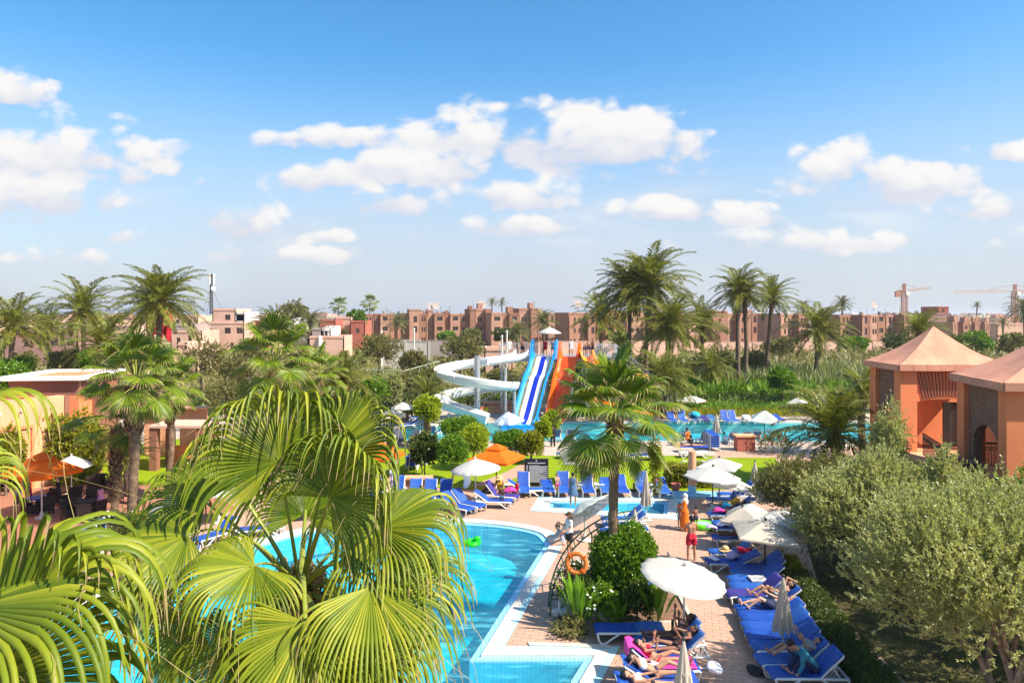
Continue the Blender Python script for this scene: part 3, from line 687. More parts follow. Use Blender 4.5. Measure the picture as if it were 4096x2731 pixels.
# ---------------------------------------------------------------- other fan palms
b = Vector((3.36, 22.6, 0)); hub = dp(1412, 985, 22.6)
fan_palm('single fan palm with ringed trunk rising from the clipped bush by the pool', hub, b, 'mid', 21, nf=34, s=1.06, tr=(.19, .15, .135, .16), skirt=12, bootfrac=.12)
D = 31.5; fan_palm('fan palm with shaggy trunk between the restaurant and the pool', dp(312, 888, D), Vector((dp(300, 1212, D).x, D, 0)), 'mid', 22, nf=36, s=1.05, tr=(.18, .18, .21, .26), skirt=16, bootfrac=.35)
D = 37.; fan_palm('smaller fan palm behind the shaggy one near the restaurant wall', dp(392, 905, D), Vector((dp(385, 1000, D).x, D, 0)), 'dull', 23, nf=26, s=.85, tr=(.22, .2, .2, .22), skirt=14, bootfrac=.3)
D = 33.; fan_palm('short shaggy palm trunk half hidden beside the taller fan palm', dp(270, 985, D), Vector((dp(272, 1200, D).x, D - .4, 0)), 'dull', 24, nf=14, s=.9, tr=(.2, .2, .22, .24), skirt=10, bootfrac=.8, lo=6)
D = 46.; fan_palm('bright green fan palm rising behind the foreground palm', dp(632, 842, D), Vector((dp(632, 842, D).x, D, 0)), 'mid', 25, nf=28, s=1.5, tr=(.22, .2, .2, .22), skirt=8)
D = 48.; fan_palm('small bright fan palm beside the stout date palm', dp(735, 872, D), Vector((dp(735, 872, D).x, D, 0)), 'mid', 26, nf=22, s=1.0, tr=(.2, .18, .18, .2), skirt=6)
for i, (x, y, lab) in enumerate([(778, 706, 'tiny fan palm on a thin trunk above the pink roofs'), (849, 700, 'tall thin fan palm on the skyline before the long apartment block')]):
    D = 330.; fan_palm(lab, dp(x, y, D), Vector((dp(x, y, D).x, D, 0)), 'dull', 30 + i, nf=22, s=2.2, tr=(.12, .1, .1, .1), skirt=0, group='fan palms on the skyline')
# ---------------------------------------------------------------- date palms
dpalm('date palm at the far left edge with orange fruit stalks', 30, 748, 95, bx=16, fruit=3)
dpalm('slim date palm beside the left edge palm', 105, 755, 66, bx=114, fruit=1)
dpalm('broad date palm with orange fruit left of the red flags', 190, 712, 88, fruit=4)
dpalm('low date palm in front of the dusky pink building', 238, 790, 88, key='mid', fruit=2, D=58)
dpalm('tall date palm with wide crown in front of the red flags', 370, 690, 108, bx=369, key='near', nf=52, fruit=1)
dpalm('leaning date palm just behind the tall one by the flagpoles', 342, 705, 80, bx=352)
dpalm('date palm in front of the grey block wall beside the pink town', 627, 738, 44, key='dull', D=150)
dpalm('date palm standing in front of the grey green gum tree', 713, 738, 40, key='dull', D=158)
dpalm('short date palm between the two palms by the gum tree', 680, 765, 28, key='dull', D=165, nf=34)
dpalm('very small date palm beside the red roofed house', 775, 755, 16, key='dull', D=190, nf=26)
dpalm('very small date palm right of the red roofed house', 792, 762, 16, key='dull', D=185, nf=26)
dpalm('date palm in front of the first bays of the long apartment block', 913, 740, 33, key='dull', D=195)
dpalm('stout date palm with thick trunk behind the foreground palm', 783, 868, 98, key='near', D=53, nf=44, tr=.55, lo=2)
dpalm('small date palm beside the white spiral slide', 982, 905, 62, key='near', D=55, nf=30, lo=0, hi=14)
dpalm('first of two distant palms above the apartment roof', 1130, 692, 15, key='dull', D=310, nf=30)
dpalm('second of two distant palms above the apartment roof', 1153, 693, 15, key='dull', D=312, nf=30)
dpalm('date palm behind the white umbrella on the slide platform', 1247, 738, 38, key='dull', D=150)
dpalm('low date palm behind the slide platform railing', 1190, 762, 38, key='dull', D=140)
dpalm('date palm just right of the yellow slide', 1382, 728, 76, bx=1381, D=95, key='mid')
dpalm('tall date palm with dark bulging trunk top behind the slides', 1447, 668, 92, D=84, key='near', nf=62)
dpalm('tallest date palm of the cluster leaning slightly', 1492, 652, 108, bx=1482, D=81, key='near', nf=64)
dpalm('date palm with pale spreading fronds at the cluster front', 1537, 752, 94, bx=1531, D=73, key='near', nf=58)
dpalm('dark slim date palm right of the palm cluster', 1612, 742, 70, D=95)
dpalm('first of the twin trunked date palms with orange fruit', 1695, 665, 70, bx=1696, D=82, fruit=3, key='near')
dpalm('second of the twin trunked date palms with orange fruit', 1710, 678, 60, bx=1710, D=83, fruit=4, key='near')
dpalm('slender date palm leaning right beside the twin palms', 1774, 683, 64, bx=1757, D=88, fruit=2)
dpalm('date palm on the grass left of the pavilion roof', 1880, 758, 84, bx=1868, D=88, key='near', nf=50)
dpalm('distant palm over the apartment roof left of the cranes', 1845, 706, 24, key='dull', D=225)
dpalm('distant palm over the apartment roof nearest the left crane', 1935, 697, 26, key='dull', D=225)
dpalm('young date palm behind the pavilion roof ridge', 2112, 762, 62, D=80, key='mid', lo=0, hi=13)
dpalm('arching date palm behind the single fan palm', 1528, 868, 88, bx=1523, D=64, key='near', lo=2)
dpalm('dark date palm in the shade of the palm grove', 1637, 842, 56, D=80, key='mid')
dpalm('large date palm over the olive trees beside the pavilion', 1914, 995, 142, D=39, key='near', nf=58, fruit=2, lo=0, hi=17)
dpalm('bushy date palm rising against the pavilion corner', 1985, 898, 76, D=47, key='near', nf=44)
dpalm('date palm cut by the right edge of the skyline', 2352, 708, 44, D=150, key='dull')
dpalm('lone distant palm between the two cranes', 2244, 700, 14, key='dull', D=330, nf=26)
dpalm('dry palm on the field right of the low buildings', 2304, 740, 22, key='dull', D=200, nf=22)
dpalm('spiky date palm at the base of the palm cluster', 1425, 800, 46, D=88, nf=34)
# ---------------------------------------------------------------- building materials
def stucco(name, c, var=.12, s=.6):
    m, X = newmat(name); tc = X.n('ShaderNodeTexCoord').outputs['Object']; d = tuple(x*(1 - var) for x in c); b = tuple(min(1, x*(1 + var)) for x in c)
    col = X.ramp(X.noise(tc, s, 6, .6).outputs[0], [(.3, d), (.7, b)]); st = X.noise(X.n('ShaderNodeMapping', ins={0: tc, 3: (2.4, 2.4, .22)}).outputs[0], 1.3, 6, .65).outputs[0]
    col = X.mix(X.m('MULTIPLY', X.sm(st, .5, .78), .45), col, c4(tuple(x*.58 for x in c))); pt = X.noise(tc, 2.6, 7, .7).outputs[0]; col = X.mix(X.m('MULTIPLY', X.sm(pt, .58, .72), .22), col, c4(tuple(min(1, x*1.2 + .04) for x in c)))
    bp = X.n('ShaderNodeBump', ins={'Strength': .3, 'Distance': .02, 'Height': X.noise(tc, 14., 4).outputs[0]}).outputs[0]
    finish(X, X.n('ShaderNodeBsdfPrincipled', ins={'Base Color': col, 'Roughness': .88, 'Normal': bp, 'Specular IOR Level': .3}).outputs[0]); return m
M_OR = stucco('orange_stucco', (.80, .25, .105)); M_PEACH = stucco('peach_stucco', (.74, .37, .20)); M_ROOF = stucco('roof_render', (.62, .285, .185), .22, .8)
M_TERRA = [stucco('pink_earth_render', (.38, .195, .13), .16, .25), stucco('dark_earth_render', (.32, .155, .105), .16, .25), stucco('pale_earth_render', (.44, .245, .17), .16, .25)]
M_PINK = stucco('pale_pink_render', (.66, .41, .31), .15, .3); M_DUSK = stucco('dusky_pink_render', (.36, .20, .17), .2, .3); M_REDW = stucco('brick_red_render', (.42, .13, .09), .15, .3); M_WHT = stucco('whitewash', (.72, .66, .60), .12, .3); M_GREYW = stucco('grey_block_render', (.36, .30, .27), .2, .3)
M_CORN = mat('white_cornice', (.80, .74, .68), .7, .06); M_GLASS = mat('dark_window_glass', (.035, .03, .032), .18, .2, 2., spec=.5); M_FRAME = mat('window_frame', (.22, .13, .10), .6); M_IRON = mat('black_iron', (.02, .018, .018), .5, .2); M_STEEL = mat('galvanised_steel', (.45, .46, .47), .4, .15, 4., metal=.6)
def brick_mat(name, c1, c2, cm, bw, bh, vert=False):
    m, X = newmat(name); tc = X.n('ShaderNodeTexCoord').outputs['Object']; sp = X.n('ShaderNodeSeparateXYZ', ins={0: tc}).outputs
    h = X.m('ADD', sp[0], sp[1]); v = X.n('ShaderNodeCombineXYZ', ins={0: sp[2] if vert else h, 1: h if vert else sp[2]}).outputs[0]
    br = X.n('ShaderNodeTexBrick', ins={'Vector': v, 'Color1': c4(c1), 'Color2': c4(c2), 'Mortar': c4(cm), 'Scale': 1., 'Mortar Size': .012, 'Brick Width': bw, 'Row Height': bh})
    n = X.noise(tc, 7., 4).outputs[0]; c = X.mix(X.m('MULTIPLY', n, .5), br.outputs[0], c4(tuple(x*.6 for x in c1)))
    bp = X.n('ShaderNodeBump', ins={'Strength': .8, 'Distance': .03, 'Height': X.m('MULTIPLY', br.outputs[1], -1.)}).outputs[0]
    finish(X, X.n('ShaderNodeBsdfPrincipled', ins={'Base Color': c, 'Roughness': .85, 'Normal': bp}).outputs[0]); return m
M_BRICK = brick_mat('thin_red_brick', (.42, .17, .10), (.36, .14, .08), (.20, .09, .06), .3, .075); M_SOLD = brick_mat('soldier_brick', (.40, .16, .09), (.34, .13, .08), (.15, .07, .05), .4, .075, True)
M_BLOCK = brick_mat('cinder_block', (.62, .55, .50), (.55, .49, .45), (.42, .36, .33), .5, .24); M_BROWN = mat('combed_brown_render', (.24, .125, .085), .95, .4, 9., .9, 40.)

def panel(mb, o, ux, W, Hh, holes, th, nrm_out):
    """upright wall panel: outer face through o, along ux, with holes (list of [(x,z)...]), thickness th inwards"""
    o, ux, no = Vector(o), Vector(ux).normalized(), Vector(nrm_out).normalized(); uz = Vector((0, 0, 1))
    loops = [[(0, 0), (W, 0), (W, Hh), (0, Hh)]] + [h[::-1] for h in holes]
    pl = [[Vector((x, z, 0)) for x, z in l] for l in loops]; tri = tessellate_polygon(pl); flat = [p for l in pl for p in l]
    for k, d in ((0, 0.), (1, th)):
        vs = [o + ux*p.x + uz*p.y - no*d for p in flat]
        fs = []
        for t in tri:
            a, b, c = [vs[i] for i in t]; up = (b - a).cross(c - a).dot(no) > 0
            fs.append(tuple(t) if up == (k == 0) else tuple(t)[::-1])
        mb.add(vs, fs)
    for l in loops:
        for i in range(len(l)):
            a, b = l[i], l[(i + 1) % len(l)]; p, q = o + ux*a[0] + uz*a[1], o + ux*b[0] + uz*b[1]
            mb.quad(p, q, q - no*th, p - no*th)
def arch_hole(x0, x1, z0, zs, rise=None, n=10):
    c, r = (x0 + x1)/2, (x1 - x0)/2; rise = rise or r
    return [(x0, z0), (x1, z0), (x1, zs)] + [(c + r*math.cos(math.pi*i/n), zs + rise*math.sin(math.pi*i/n)) for i in range(1, n)] + [(x0, zs)]
def rect_hole(x0, x1, z0, z1): return [(x0, z0), (x1, z0), (x1, z1), (x0, z1)]
WINM = {}
def window_mesh(w, h, arch=False, mull=1):
    k = (round(w, 2), round(h, 2), arch, mull)
    if k in WINM: return WINM[k]
    mb = MB(); mb.cur = 0; mb.box((0, .0, h/2), (w, .04, h)); mb.cur = 1
    for x in (-w/2 + .04, w/2 - .04): mb.box((x, -.03, h/2), (.08, .06, h))
    for z in (.04, h - .04): mb.box((0, -.032, z), (w - .16, .06, .08))
    for i in range(mull): mb.box((-w/2 + w*(i + 1)/(mull + 1), -.028, h/2), (.05, .05, h - .16))
    WINM[k] = mb.mesh('window', [M_GLASS, M_FRAME]); return WINM[k]
def block(e, x0, x1, y0, y1, h, m, wins=(), z0=0., parapet=.35, name='wall', cornice=True):
    """a box of masonry in the frame of e with recessed windows: wins = (side, u, z, w, h, arch); side f(ront -Y), l(eft -X), r(ight +X)"""
    mb = MB(); th = .22
    sides = {'f': ((x0, y0), (1, 0, 0), x1 - x0, (0, -1, 0), 0.), 'l': ((x0, y1), (0, -1, 0), y1 - y0, (-1, 0, 0), -math.pi/2), 'r': ((x1, y0), (0, 1, 0), y1 - y0, (1, 0, 0), math.pi/2)}
    for s, (o, ux, W, no, rz) in sides.items():
        holes = [arch_hole(u - w/2, u + w/2, z, z + hh - w/2) if a else rect_hole(u - w/2, u + w/2, z, z + hh) for (sd_, u, z, w, hh, a) in wins if sd_ == s]
        panel(mb, (o[0], o[1], z0), ux, W, h + parapet, holes, th, no)
        for (sd_, u, z, w, hh, a) in wins:
            if sd_ == s:
                p = Vector((*o, z0 + z)) + Vector(ux)*u - Vector(no)*(th - .05); link('window', window_mesh(w + .02, hh + .02, a), e, p, rz)
    mb.quad((x1, y1, z0), (x0, y1, z0), (x0, y1, z0 + h + parapet), (x1, y1, z0 + h + parapet))
    mb.quad((x0 + .1, y0 + .1, z0 + h), (x1 - .1, y0 + .1, z0 + h), (x1 - .1, y1 - .02, z0 + h), (x0 + .1, y1 - .02, z0 + h))
    o = mb.build(name, m, e)
    if cornice:
        c = MB(); hh = z0 + h + parapet; c.box(((x0 + x1)/2, y0 - .06, hh - .42), (x1 - x0 + .16, .12, .18)); c.box((x0 - .06, (y0 + y1)/2 + .03, hh - .42), (.12, y1 - y0 - .06, .18)); c.build('cornice', m, e)
    return o
def house_at(label, x0, x1, yt, D, depth, m, wins=(), rz=0., name='house', group='houses of the old town', cat='house', upper=(), parapet=.3, extra=None):
    a, b = dp(x0, yt, D), dp(x1, yt, D); w = b.x - a.x; h = a.z
    e = thing(name, label, cat, ((a.x + b.x)/2, D, 0), rz, group)
    block(e, -w/2, w/2, 0, depth, h - parapet, m, [(s, u*w if s == 'f' else u*depth, z, ww, hh, ar) for (s, u, z, ww, hh, ar) in wins], parapet=parapet)
    for (u0, u1, dz, mm, ws) in upper: block(e, -w/2 + u0*w, -w/2 + u1*w, .6, depth - .6, dz, mm, [('f', q*(u1 - u0)*w, z, ww, hh, ar) for (q, z, ww, hh, ar) in ws], z0=h - parapet, parapet=.25, name='upper_storey')
    return e, w, h

# ---------------------------------------------------------------- long apartment blocks
def apartments(label, x0, x1, D, mods, rz=0., z=9.6, seed=0):
    """mods: (relative width, projection, extra height, kind) kind: a arched pairs, b balcony openings, p plain, t tower"""
    a, b = dp(x0, 700, D), dp(x1, 700, D); rz += .30; W = (b.x - a.x)/math.cos(rz)*1.0; e = thing('apartment_block', label, 'building', ((a.x + b.x)/2, D, 0), rz, 'apartment blocks'); tot = sum(q[0] for q in mods); x = -W/2; R = random.Random(seed)
    for i, (rw, pr, ex, kd) in enumerate(mods):
        w = rw/tot*W; wins = []
        for f in range(3):
            zf = .9 + f*3.05
            if kd == 'a':
                for q in (.36, .64): wins.append(('f', w*q, zf + .2, min(.62, w*.2), 1.45, True))
            elif kd == 'b': wins.append(('f', w*.5, zf - .3, min(2.0, w*.5), 2.1, False))
            elif kd == 's': wins.append(('f', w*.5, zf + .4, .7, .9, False))
            elif kd == 't' and f > 0: wins.append(('f', w*.5, zf, min(1.1, w*.3), 1.9, False))
        if pr > 1.2:
            for f in range(3): wins.append(('l', 1.2, .9 + f*3.05 + .4, .6, 1., False))
        block(e, x + .02, x + w - .02, -pr, 9., z + ex, M_TERRA[(i + seed) % 3], wins, parapet=.5)
        if kd == 'b':
            for f in range(3):
                g = MB(); g.box((x + w*.5, -pr - .03, .9 + f*3.05 + .15), (min(2.0, w*.5), .05, .9)); g.build('balcony_rail', M_TERRA[(i + seed) % 3], e)
        if kd in 'at':
            for q in (.06, .94): g = MB(); g.box((x + w*q, -pr - .07, z*.5), (.3, .16, z - .6)); g.build('pilaster', M_TERRA[(i + seed + 1) % 3], e)
        if R.random() < .5:
            q = x + w*R.uniform(.3, .7); g = MB(); hh = R.uniform(.9, 1.6)
            if R.random() < .5: g.tube([(q, 2., z + ex), (q, 2., z + ex + hh)], .55, 10); g.build('water_tank', R.choice([M_WHT, M_GREYW, M_TERRA[0]]), e)
            else: g.box((q, 3., z + ex + hh*.8), (w*.5, 3., hh*1.6)); g.build('stair_hut', M_TERRA[(i + 1) % 3], e)
            g = MB(); g.tube([(q + .8, 1., z + ex), (q + .8, 1., z + ex + 2.4)], .05, 4); g.build('aerial', M_IRON, e)
        x += w
    return e
A, B_, Pn, T = 'a', 'b', 'p', 't'
apartments('long earth pink apartment block behind the white cinder block wall', 838, 965, 214, [(1.6, .8, 0, A), (1., 0, 0, Pn), (1.6, 1.6, 0, B_), (1.2, .0, 0, Pn), (1.8, .6, 0, A), (2.0, 2.2, 1.4, T)], -.10, 9.2, 0)
apartments('apartment block with satellite dishes behind the round olive tree', 965, 1126, 216, [(1.4, .3, 0, A), (1.0, -.8, 1.2, Pn), (1.9, 1.6, .2, B_), (.8, .0, .6, Pn), (1.8, 1.2, .0, B_), (1.4, .4, .0, A), (1.1, 2.4, 1.5, Pn), (1.6, .4, 1.5, A), (1.1, 1.8, 1.5, T)], -.10, 9.2, 1)
apartments('apartment block directly behind the slide platform', 1126, 1300, 212, [(1.6, 1.6, .2, B_), (.8, 0, 0, Pn), (1.4, 1.3, .1, B_), (1.4, .3, 1.5, A), (1.0, 2.2, 1.6, Pn), (1.4, .4, 0, A), (1.2, 1.5, .1, T), (1.4, .2, .1, A)], -.06, 9.3, 2)
apartments('apartment block seen between the tall palms behind the yellow slide', 1300, 1530, 204, [(2.2, .6, .3, A), (1.2, 2.2, .3, T), (1.2, .0, .3, Pn), (1.5, 1.4, 1.2, B_), (1.1, 0., .2, Pn), (2.4, 1.8, .9, A), (1.2, .2, .2, 's'), (1.8, 1.4, .2, A)], .05, 9.2, 0)
apartments('apartment block behind the right side of the palm grove', 1530, 1760, 200, [(1.6, .6, .2, A), (1.2, 1.8, .2, B_), (1.5, 0, .2, A), (1.8, 1.8, .9, 's'), (1.2, 0., .2, Pn), (2., 1.4, .2, A), (1.2, .2, .2, T)], .08, 9.1, 1)
apartments('corner apartment block beside the pale field left of the pavilion', 1786, 1850, 190, [(1.8, .2, .2, A), (1.4, 1.9, .2, A)], .05, 9., 2)
apartments('three storey apartment block with rooftop water tank left of the crane', 1930, 2012, 188, [(1.7, -1.4, 0, A), (1.1, 2., .1, T), (1.2, 2., .1, A)], .05, 8.8, 0)
apartments('apartment block under the left crane with long shaded facade', 2012, 2098, 190, [(1.5, -1.2, 0, B_), (1.3, -1.2, 0, T), (.9, 1.8, .1, A), (.9, 1.8, .1, A)], .05, 8.8, 1)
apartments('low apartment row beyond the field right of the pavilion tip', 2166, 2282, 235, [(1., 1., 0, A), (1., -.6, 0, Pn), (1.2, 1.2, 0, B_), (1.2, .3, 0, A), (1., 1.2, 0, T), (1.2, .0, 0, A), (1., 1., 0, A)], .1, 6.4, 2)
house_at('stepped earth red house behind the low apartment row', 2128, 2184, 718, 262, 12, M_DUSK, [('f', .3, 4, 1.2, 1.6, False), ('f', .7, 4, 1.2, 1.6, False)], upper=[(.5, .95, 2.5, M_REDW, [(.5, .6, 1., 1.2, False)])])
house_at('long pale warehouse wall right of the low apartment row', 2290, 2420, 742, 250, 16, M_PINK, [])
# roof gear
def dish(label, x, y, D, r, group='satellite dishes'):
    e = thing('satellite_dish', label, 'dish', dp(x, y, D), group=group); mb = MB(); mb.lathe([(r*k/5, .3*r*(k/5)**2) for k in range(6)], 14)
    o = mb.build('reflector', M_GREYW, e, 60); o.rotation_euler = (math.radians(60), 0, .3); s = MB(); s.tube([(0, 0, -r*1.4), (0, 0, 0)], r*.07, 6); s.build('mast', M_STEEL, e)
dish('first satellite dish on the apartment roof', 989, 703, 220, 1.2); dish('second satellite dish on the apartment roof', 1000, 703, 220, 1.2)
dish('satellite dish by the distant pair of palms', 1106, 700, 224, 1.5); dish('red tinted dish above the slide umbrella', 1328, 699, 212, 1.4); dish('dish on the roof block left of the crane', 2006, 701, 194, 1.1)

# ---------------------------------------------------------------- old town on the left
W_ = lambda s, u, z, w=1.0, h=1.3, a=False: (s, u, z, w, h, a)
house_at('dusky pink building behind the left palms with blue shuttered windows', 8, 178, 758, 132, 14, M_DUSK, [W_('f', .15, 1.), W_('f', .32, .4, 1.2, 2.), W_('f', .5, 3.2), W_('f', .7, .9, 3.2, 1.6), W_('f', .88, .9, 3.2, 1.6), W_('f', .68, 3.6, 1.6, 1.4), W_('f', .9, 3.6, 1.6, 1.4), W_('f', .3, 3.4, .8, .8)])
house_at('pale pink building beside the flagpoles behind the low palm', 262, 306, 742, 128, 10, M_PINK, [W_('f', .5, 3)])
house_at('low pale house with grey upper wall left of the telecom mast', 392, 463, 758, 165, 10, M_PINK, [W_('f', .25, 2.8, .9, 1.2), W_('f', .62, 3.2, .9, 1.4), W_('f', .85, 2.9, .6, 1.)], upper=[(.0, .72, 1.6, M_GREYW, [])])
e, w, h = house_at('pink house carrying the telecom mast', 462, 560, 738, 178, 12, M_PINK, [W_('f', .09, 3.6, .9, 2.2), W_('f', .24, 3.6, .9, 2.2), W_('f', .62, 4.6, 1.6, 1.5), W_('f', .9, 4.6, 1.6, 1.5), W_('f', .4, 1.2), W_('f', .72, 1.)], upper=[(.24, .78, 3.4, M_PINK, [(.66, .7, 1.4, 1.4, False)]), (.80, .99, 2.6, M_WHT, [(.5, .5, 2.4, 1.6, False)])])
house_at('small pink house with roof terrace among the olive bushes', 396, 452, 802, 112, 9, M_PINK, [W_('f', .3, 1.2, .9, 1.2), W_('f', .7, 1.2, .9, 1.2)], upper=[(.1, .5, 1.2, M_PINK, [])])
house_at('reddish brown house right of the mast house', 560, 604, 735, 186, 10, M_REDW, [W_('f', .3, 3, 1.2, 1.6), W_('f', .7, 3, 1., 1.3)])
house_at('pink house beyond the red brown one', 596, 640, 728, 215, 10, M_PINK, [W_('f', .4, 5, 1.2, 1.6)])
house_at('roofs with blue tarpaulin behind the tall palm', 388, 454, 724, 245, 12, M_PINK, [W_('f', .3, 6, 1.4, 1.6), W_('f', .7, 6, 1.4, 1.6)])
house_at('brick red house with flat parapet in the old town', 733, 770, 733, 182, 9, M_REDW, [W_('f', .5, 4)])
house_at('whitewashed house in front of the brick red one', 745, 766, 748, 172, 7, M_WHT, [W_('f', .5, 2.2, .8, 1.)])
house_at('tall pink house right of the whitewashed one', 769, 806, 727, 190, 9, M_PINK, [W_('f', .3, 6.5, .8, 1.2), W_('f', .7, 4, .8, 1.2)])
house_at('red brown house touching the green tree', 804, 838, 735, 186, 9, M_REDW, [W_('f', .5, 4.5)])
house_at('earth coloured yard house with hanging cloth', 656, 709, 757, 158, 9, M_GREYW, [W_('f', .3, 1.)])
house_at('low pink yard house right of the hanging cloth', 709, 790, 770, 152, 8, M_PINK, [], upper=[(.05, .35, 1.8, M_GREYW, []), (.4, .6, 1.6, M_WHT, [(.3, .2, .8, 1.2, False)])])
mb = MB(); c = dp(735, 772, 151.8); mb.lathe([(.55, -2.2), (.5, -1.), (.38, 0), (.2, .25)], 9); tag(mb.build('hanging_cloth', M_WHT, None, 60, loc=c), 'pale cloth hung on the pink yard wall', 'cloth')
R = random.Random(4)
def wall_at(label, x0, x1, yt, yb, D, m, th=.3, name='boundary_wall', D2=None, cat='wall', cap=True):
    a = dp(x0, yt, D); b = dp(x1, yt, D2 or D); zt = a.z; e = thing(name, label, cat, (a.x, a.y, 0)); d = Vector((b.x - a.x, b.y - a.y, 0)); L = d.length; rz = math.atan2(d.y, d.x); e.rotation_euler = (0, 0, rz)
    mb = MB(); panel(mb, (0, 0, -.1), (1, 0, 0), L, zt + .1, [], th, (0, -1, 0)); mb.build('masonry', m, e)
    if cap: mb = MB(); mb.box((L/2, th/2, zt + .04), (L + .1, th + .12, .08)); mb.build('coping', m, e)
    n = max(2, int(L/6)); mb = MB()
    for i in range(n + 1): mb.box((L*i/n, -.06, zt/2), (.35, .12, zt - .05))
    mb.build('pier', m, e)
wall_at('white cinder block wall behind the olive bushes', 876, 986, 784, 0, 122, M_BLOCK)
wall_at('upper grey block yard wall left of the round olive', 895, 965, 780, 0, 131, M_BLOCK)
wall_at('tan broken wall beside the slide tower', 1082, 1180, 800, 0, 118, M_PINK)
wall_at('pink boundary wall between the palm trunks behind the slides', 1180, 1560, 784, 0, 150, M_PINK, D2=156)
wall_at('pink boundary wall running along the field', 1560, 2060, 785, 0, 172, M_PINK, D2=178)
wall_at('grey yard wall behind the round olive tree', 986, 1085, 781, 0, 150, M_GREYW)
house_at('ruined tan outbuilding beside the slide tower', 1112, 1168, 797, 110, 5, M_PINK, [W_('f', .5, .6, 1., 1.4)], name='outbuilding')
# telecom mast
e = thing('telecom_mast', 'tall telecom mast with white panel antennas on the pink house', 'mast', dp(485, 720, 182)); mb = MB(); s = 182/(F*K)
for a in (0, 2.1, 4.2): mb.tube([(math.cos(a)*.4, math.sin(a)*.4, 0), (math.cos(a)*.28, math.sin(a)*.28, 92*s)], .10, 5)
for i in range(14):
    z = i*92*s/14; mb.bar((.35, 0, z), (-.2, .33, z + 92*s/14), .09); mb.bar((-.2, -.33, z), (.35, 0, z + 92*s/14), .09)
mb.build('lattice', M_IRON, e)
for a in (.3, 2.4, 4.5): mb = MB(); mb.box((math.cos(a)*.7, math.sin(a)*.7, 80*s), (.38, .3, 24*s), a); mb.build('panel_antenna', M_CORN, e)
mb = MB(); mb.lathe([(.1, 0), (.6, .25)], 12); o = mb.build('drum_antenna', M_CORN, e, loc=(.8, -.5, 58*s)); o.rotation_euler = (1.4, 0, .6)
for a in (.2, 2.3, 4.4): mb = MB(); mb.tube([(0, 0, 60*s), (math.cos(a)*3.2, math.sin(a)*3.2, .2)], .04, 4); mb.build('guy_wire', M_IRON, e)
# flagpoles with red flags
M_RED = mat('red_flag_cloth', (.50, .015, .03), .7, .25, 2., trans=.15)
for i, (x, lab) in enumerate([(332, 'leftmost white flagpole with drooping red flag'), (341, 'middle white flagpole with drooping red flag'), (350, 'rightmost white flagpole with a wide red flag')]):
    D = 88. + i; t = dp(x, 692, D); e = thing('flagpole', lab, 'flagpole', (t.x, D, 0), group='flagpoles'); mb = MB(); mb.tube([(0, 0, 0), (0, 0, t.z*.5), (0, 0, t.z)], [.09, .07, .05], 8); mb.ball((0, 0, t.z + .06), .1, 8, 6); mb.build('pole', M_CORN, e, 60)
    mb = MB(); n, k = 26, 10; wd = 1.5 + .9*i; V = []
    for r in range(k + 1):
        for c in range(n + 1):
            u, v = c/n, r/k; V.append((.08 + u*wd*(.75 - .1*v), .22*math.sin(u*19 + v*2)*(.3 + u), t.z - .1 - v*3.6 - u*u*1.6))
    mb.add(V, [(r*(n + 1) + c, r*(n + 1) + c + 1, (r + 1)*(n + 1) + c + 1, (r + 1)*(n + 1) + c) for r in range(k) for c in range(n)]); mb.build('flag', M_RED, e, 180)
# tower cranes
M_CRANE = mat('crane_paint', (.45, .20, .13), .6, .2, 2.); M_CRANEJ = mat('crane_jib_paint', (.62, .50, .44), .6, .2)
def lattice(mb, a, b, w, n, t):
    a, b = Vector(a), Vector(b); d = (b - a).normalized(); s = d.cross(Vector((0, 1, .01))).normalized()*w/2; q = d.cross(s).normalized()*w/2
    cs = [s + q, s - q, -s - q, -s + q]
    for c in cs: mb.bar(a + c, b + c, t)
    for i in range(n):
        p0, p1 = a.lerp(b, i/n), a.lerp(b, (i + 1)/n)
        for j in range(4): mb.bar(p0 + cs[j], p1 + cs[(j + 1) % 4], t*.7)
def crane(label, x, yt, yj, D, xl, xr, yl, yr):
    s = D/(F*K); top = dp(x, yt, D); e = thing('tower_crane', label, 'crane', (top.x, D, 0), group='tower cranes'); zj = dp(x, yj, D).z
    mb = MB(); lattice(mb, (0, 0, 0), (0, 0, zj), 1.9, 26, .28); mb.build('mast', M_CRANE, e)
    mb = MB(); lattice(mb, (0, 0, zj), (0, 0, top.z), .9, 5, .24); mb.build('apex', M_CRANE, e)
    L, Rr = (dp(xl, yl, D), dp(xr, yr, D)); j0, j1 = Vector((L.x - top.x, 0, L.z)), Vector((Rr.x - top.x, 0, Rr.z)); longer = 1 if abs(j1.x) > abs(j0.x) else 0; J, C = (j1, j0) if longer else (j0, j1)
    mb = MB(); lattice(mb, (0, 0, zj), J, 1.2, 22, .2); mb.build('jib', M_CRANEJ, e)
    mb = MB(); lattice(mb, (0, 0, zj), C, 1.1, 6, .22); mb.build('counter_jib', M_CRANE, e)
    mb = MB(); mb.box((C.x*.92, 0, C.z - 1.2), (2.4, 1.4, 2.6)); mb.build('counterweight', M_CRANE, e); mb = MB(); mb.box((.9, -.8, zj - 1.), (1.5, 1.5, 1.9)); mb.build('cab', M_CORN, e)
    mb = MB(); T0 = Vector((0, 0, top.z)); mb.bar(T0, J*.6 + Vector((0, 0, zj*.4)), .14); mb.bar(T0, Vector((C.x*.9, 0, C.z)), .14); mb.build('tie_bar', M_CRANE, e)
crane('short red tower crane above the shaded apartment block', 2077, 650, 668, 330, 2061, 2137, 669, 660)
crane('long tower crane reaching in from the right edge', 2331, 652, 668, 330, 2192, 2400, 669, 668)
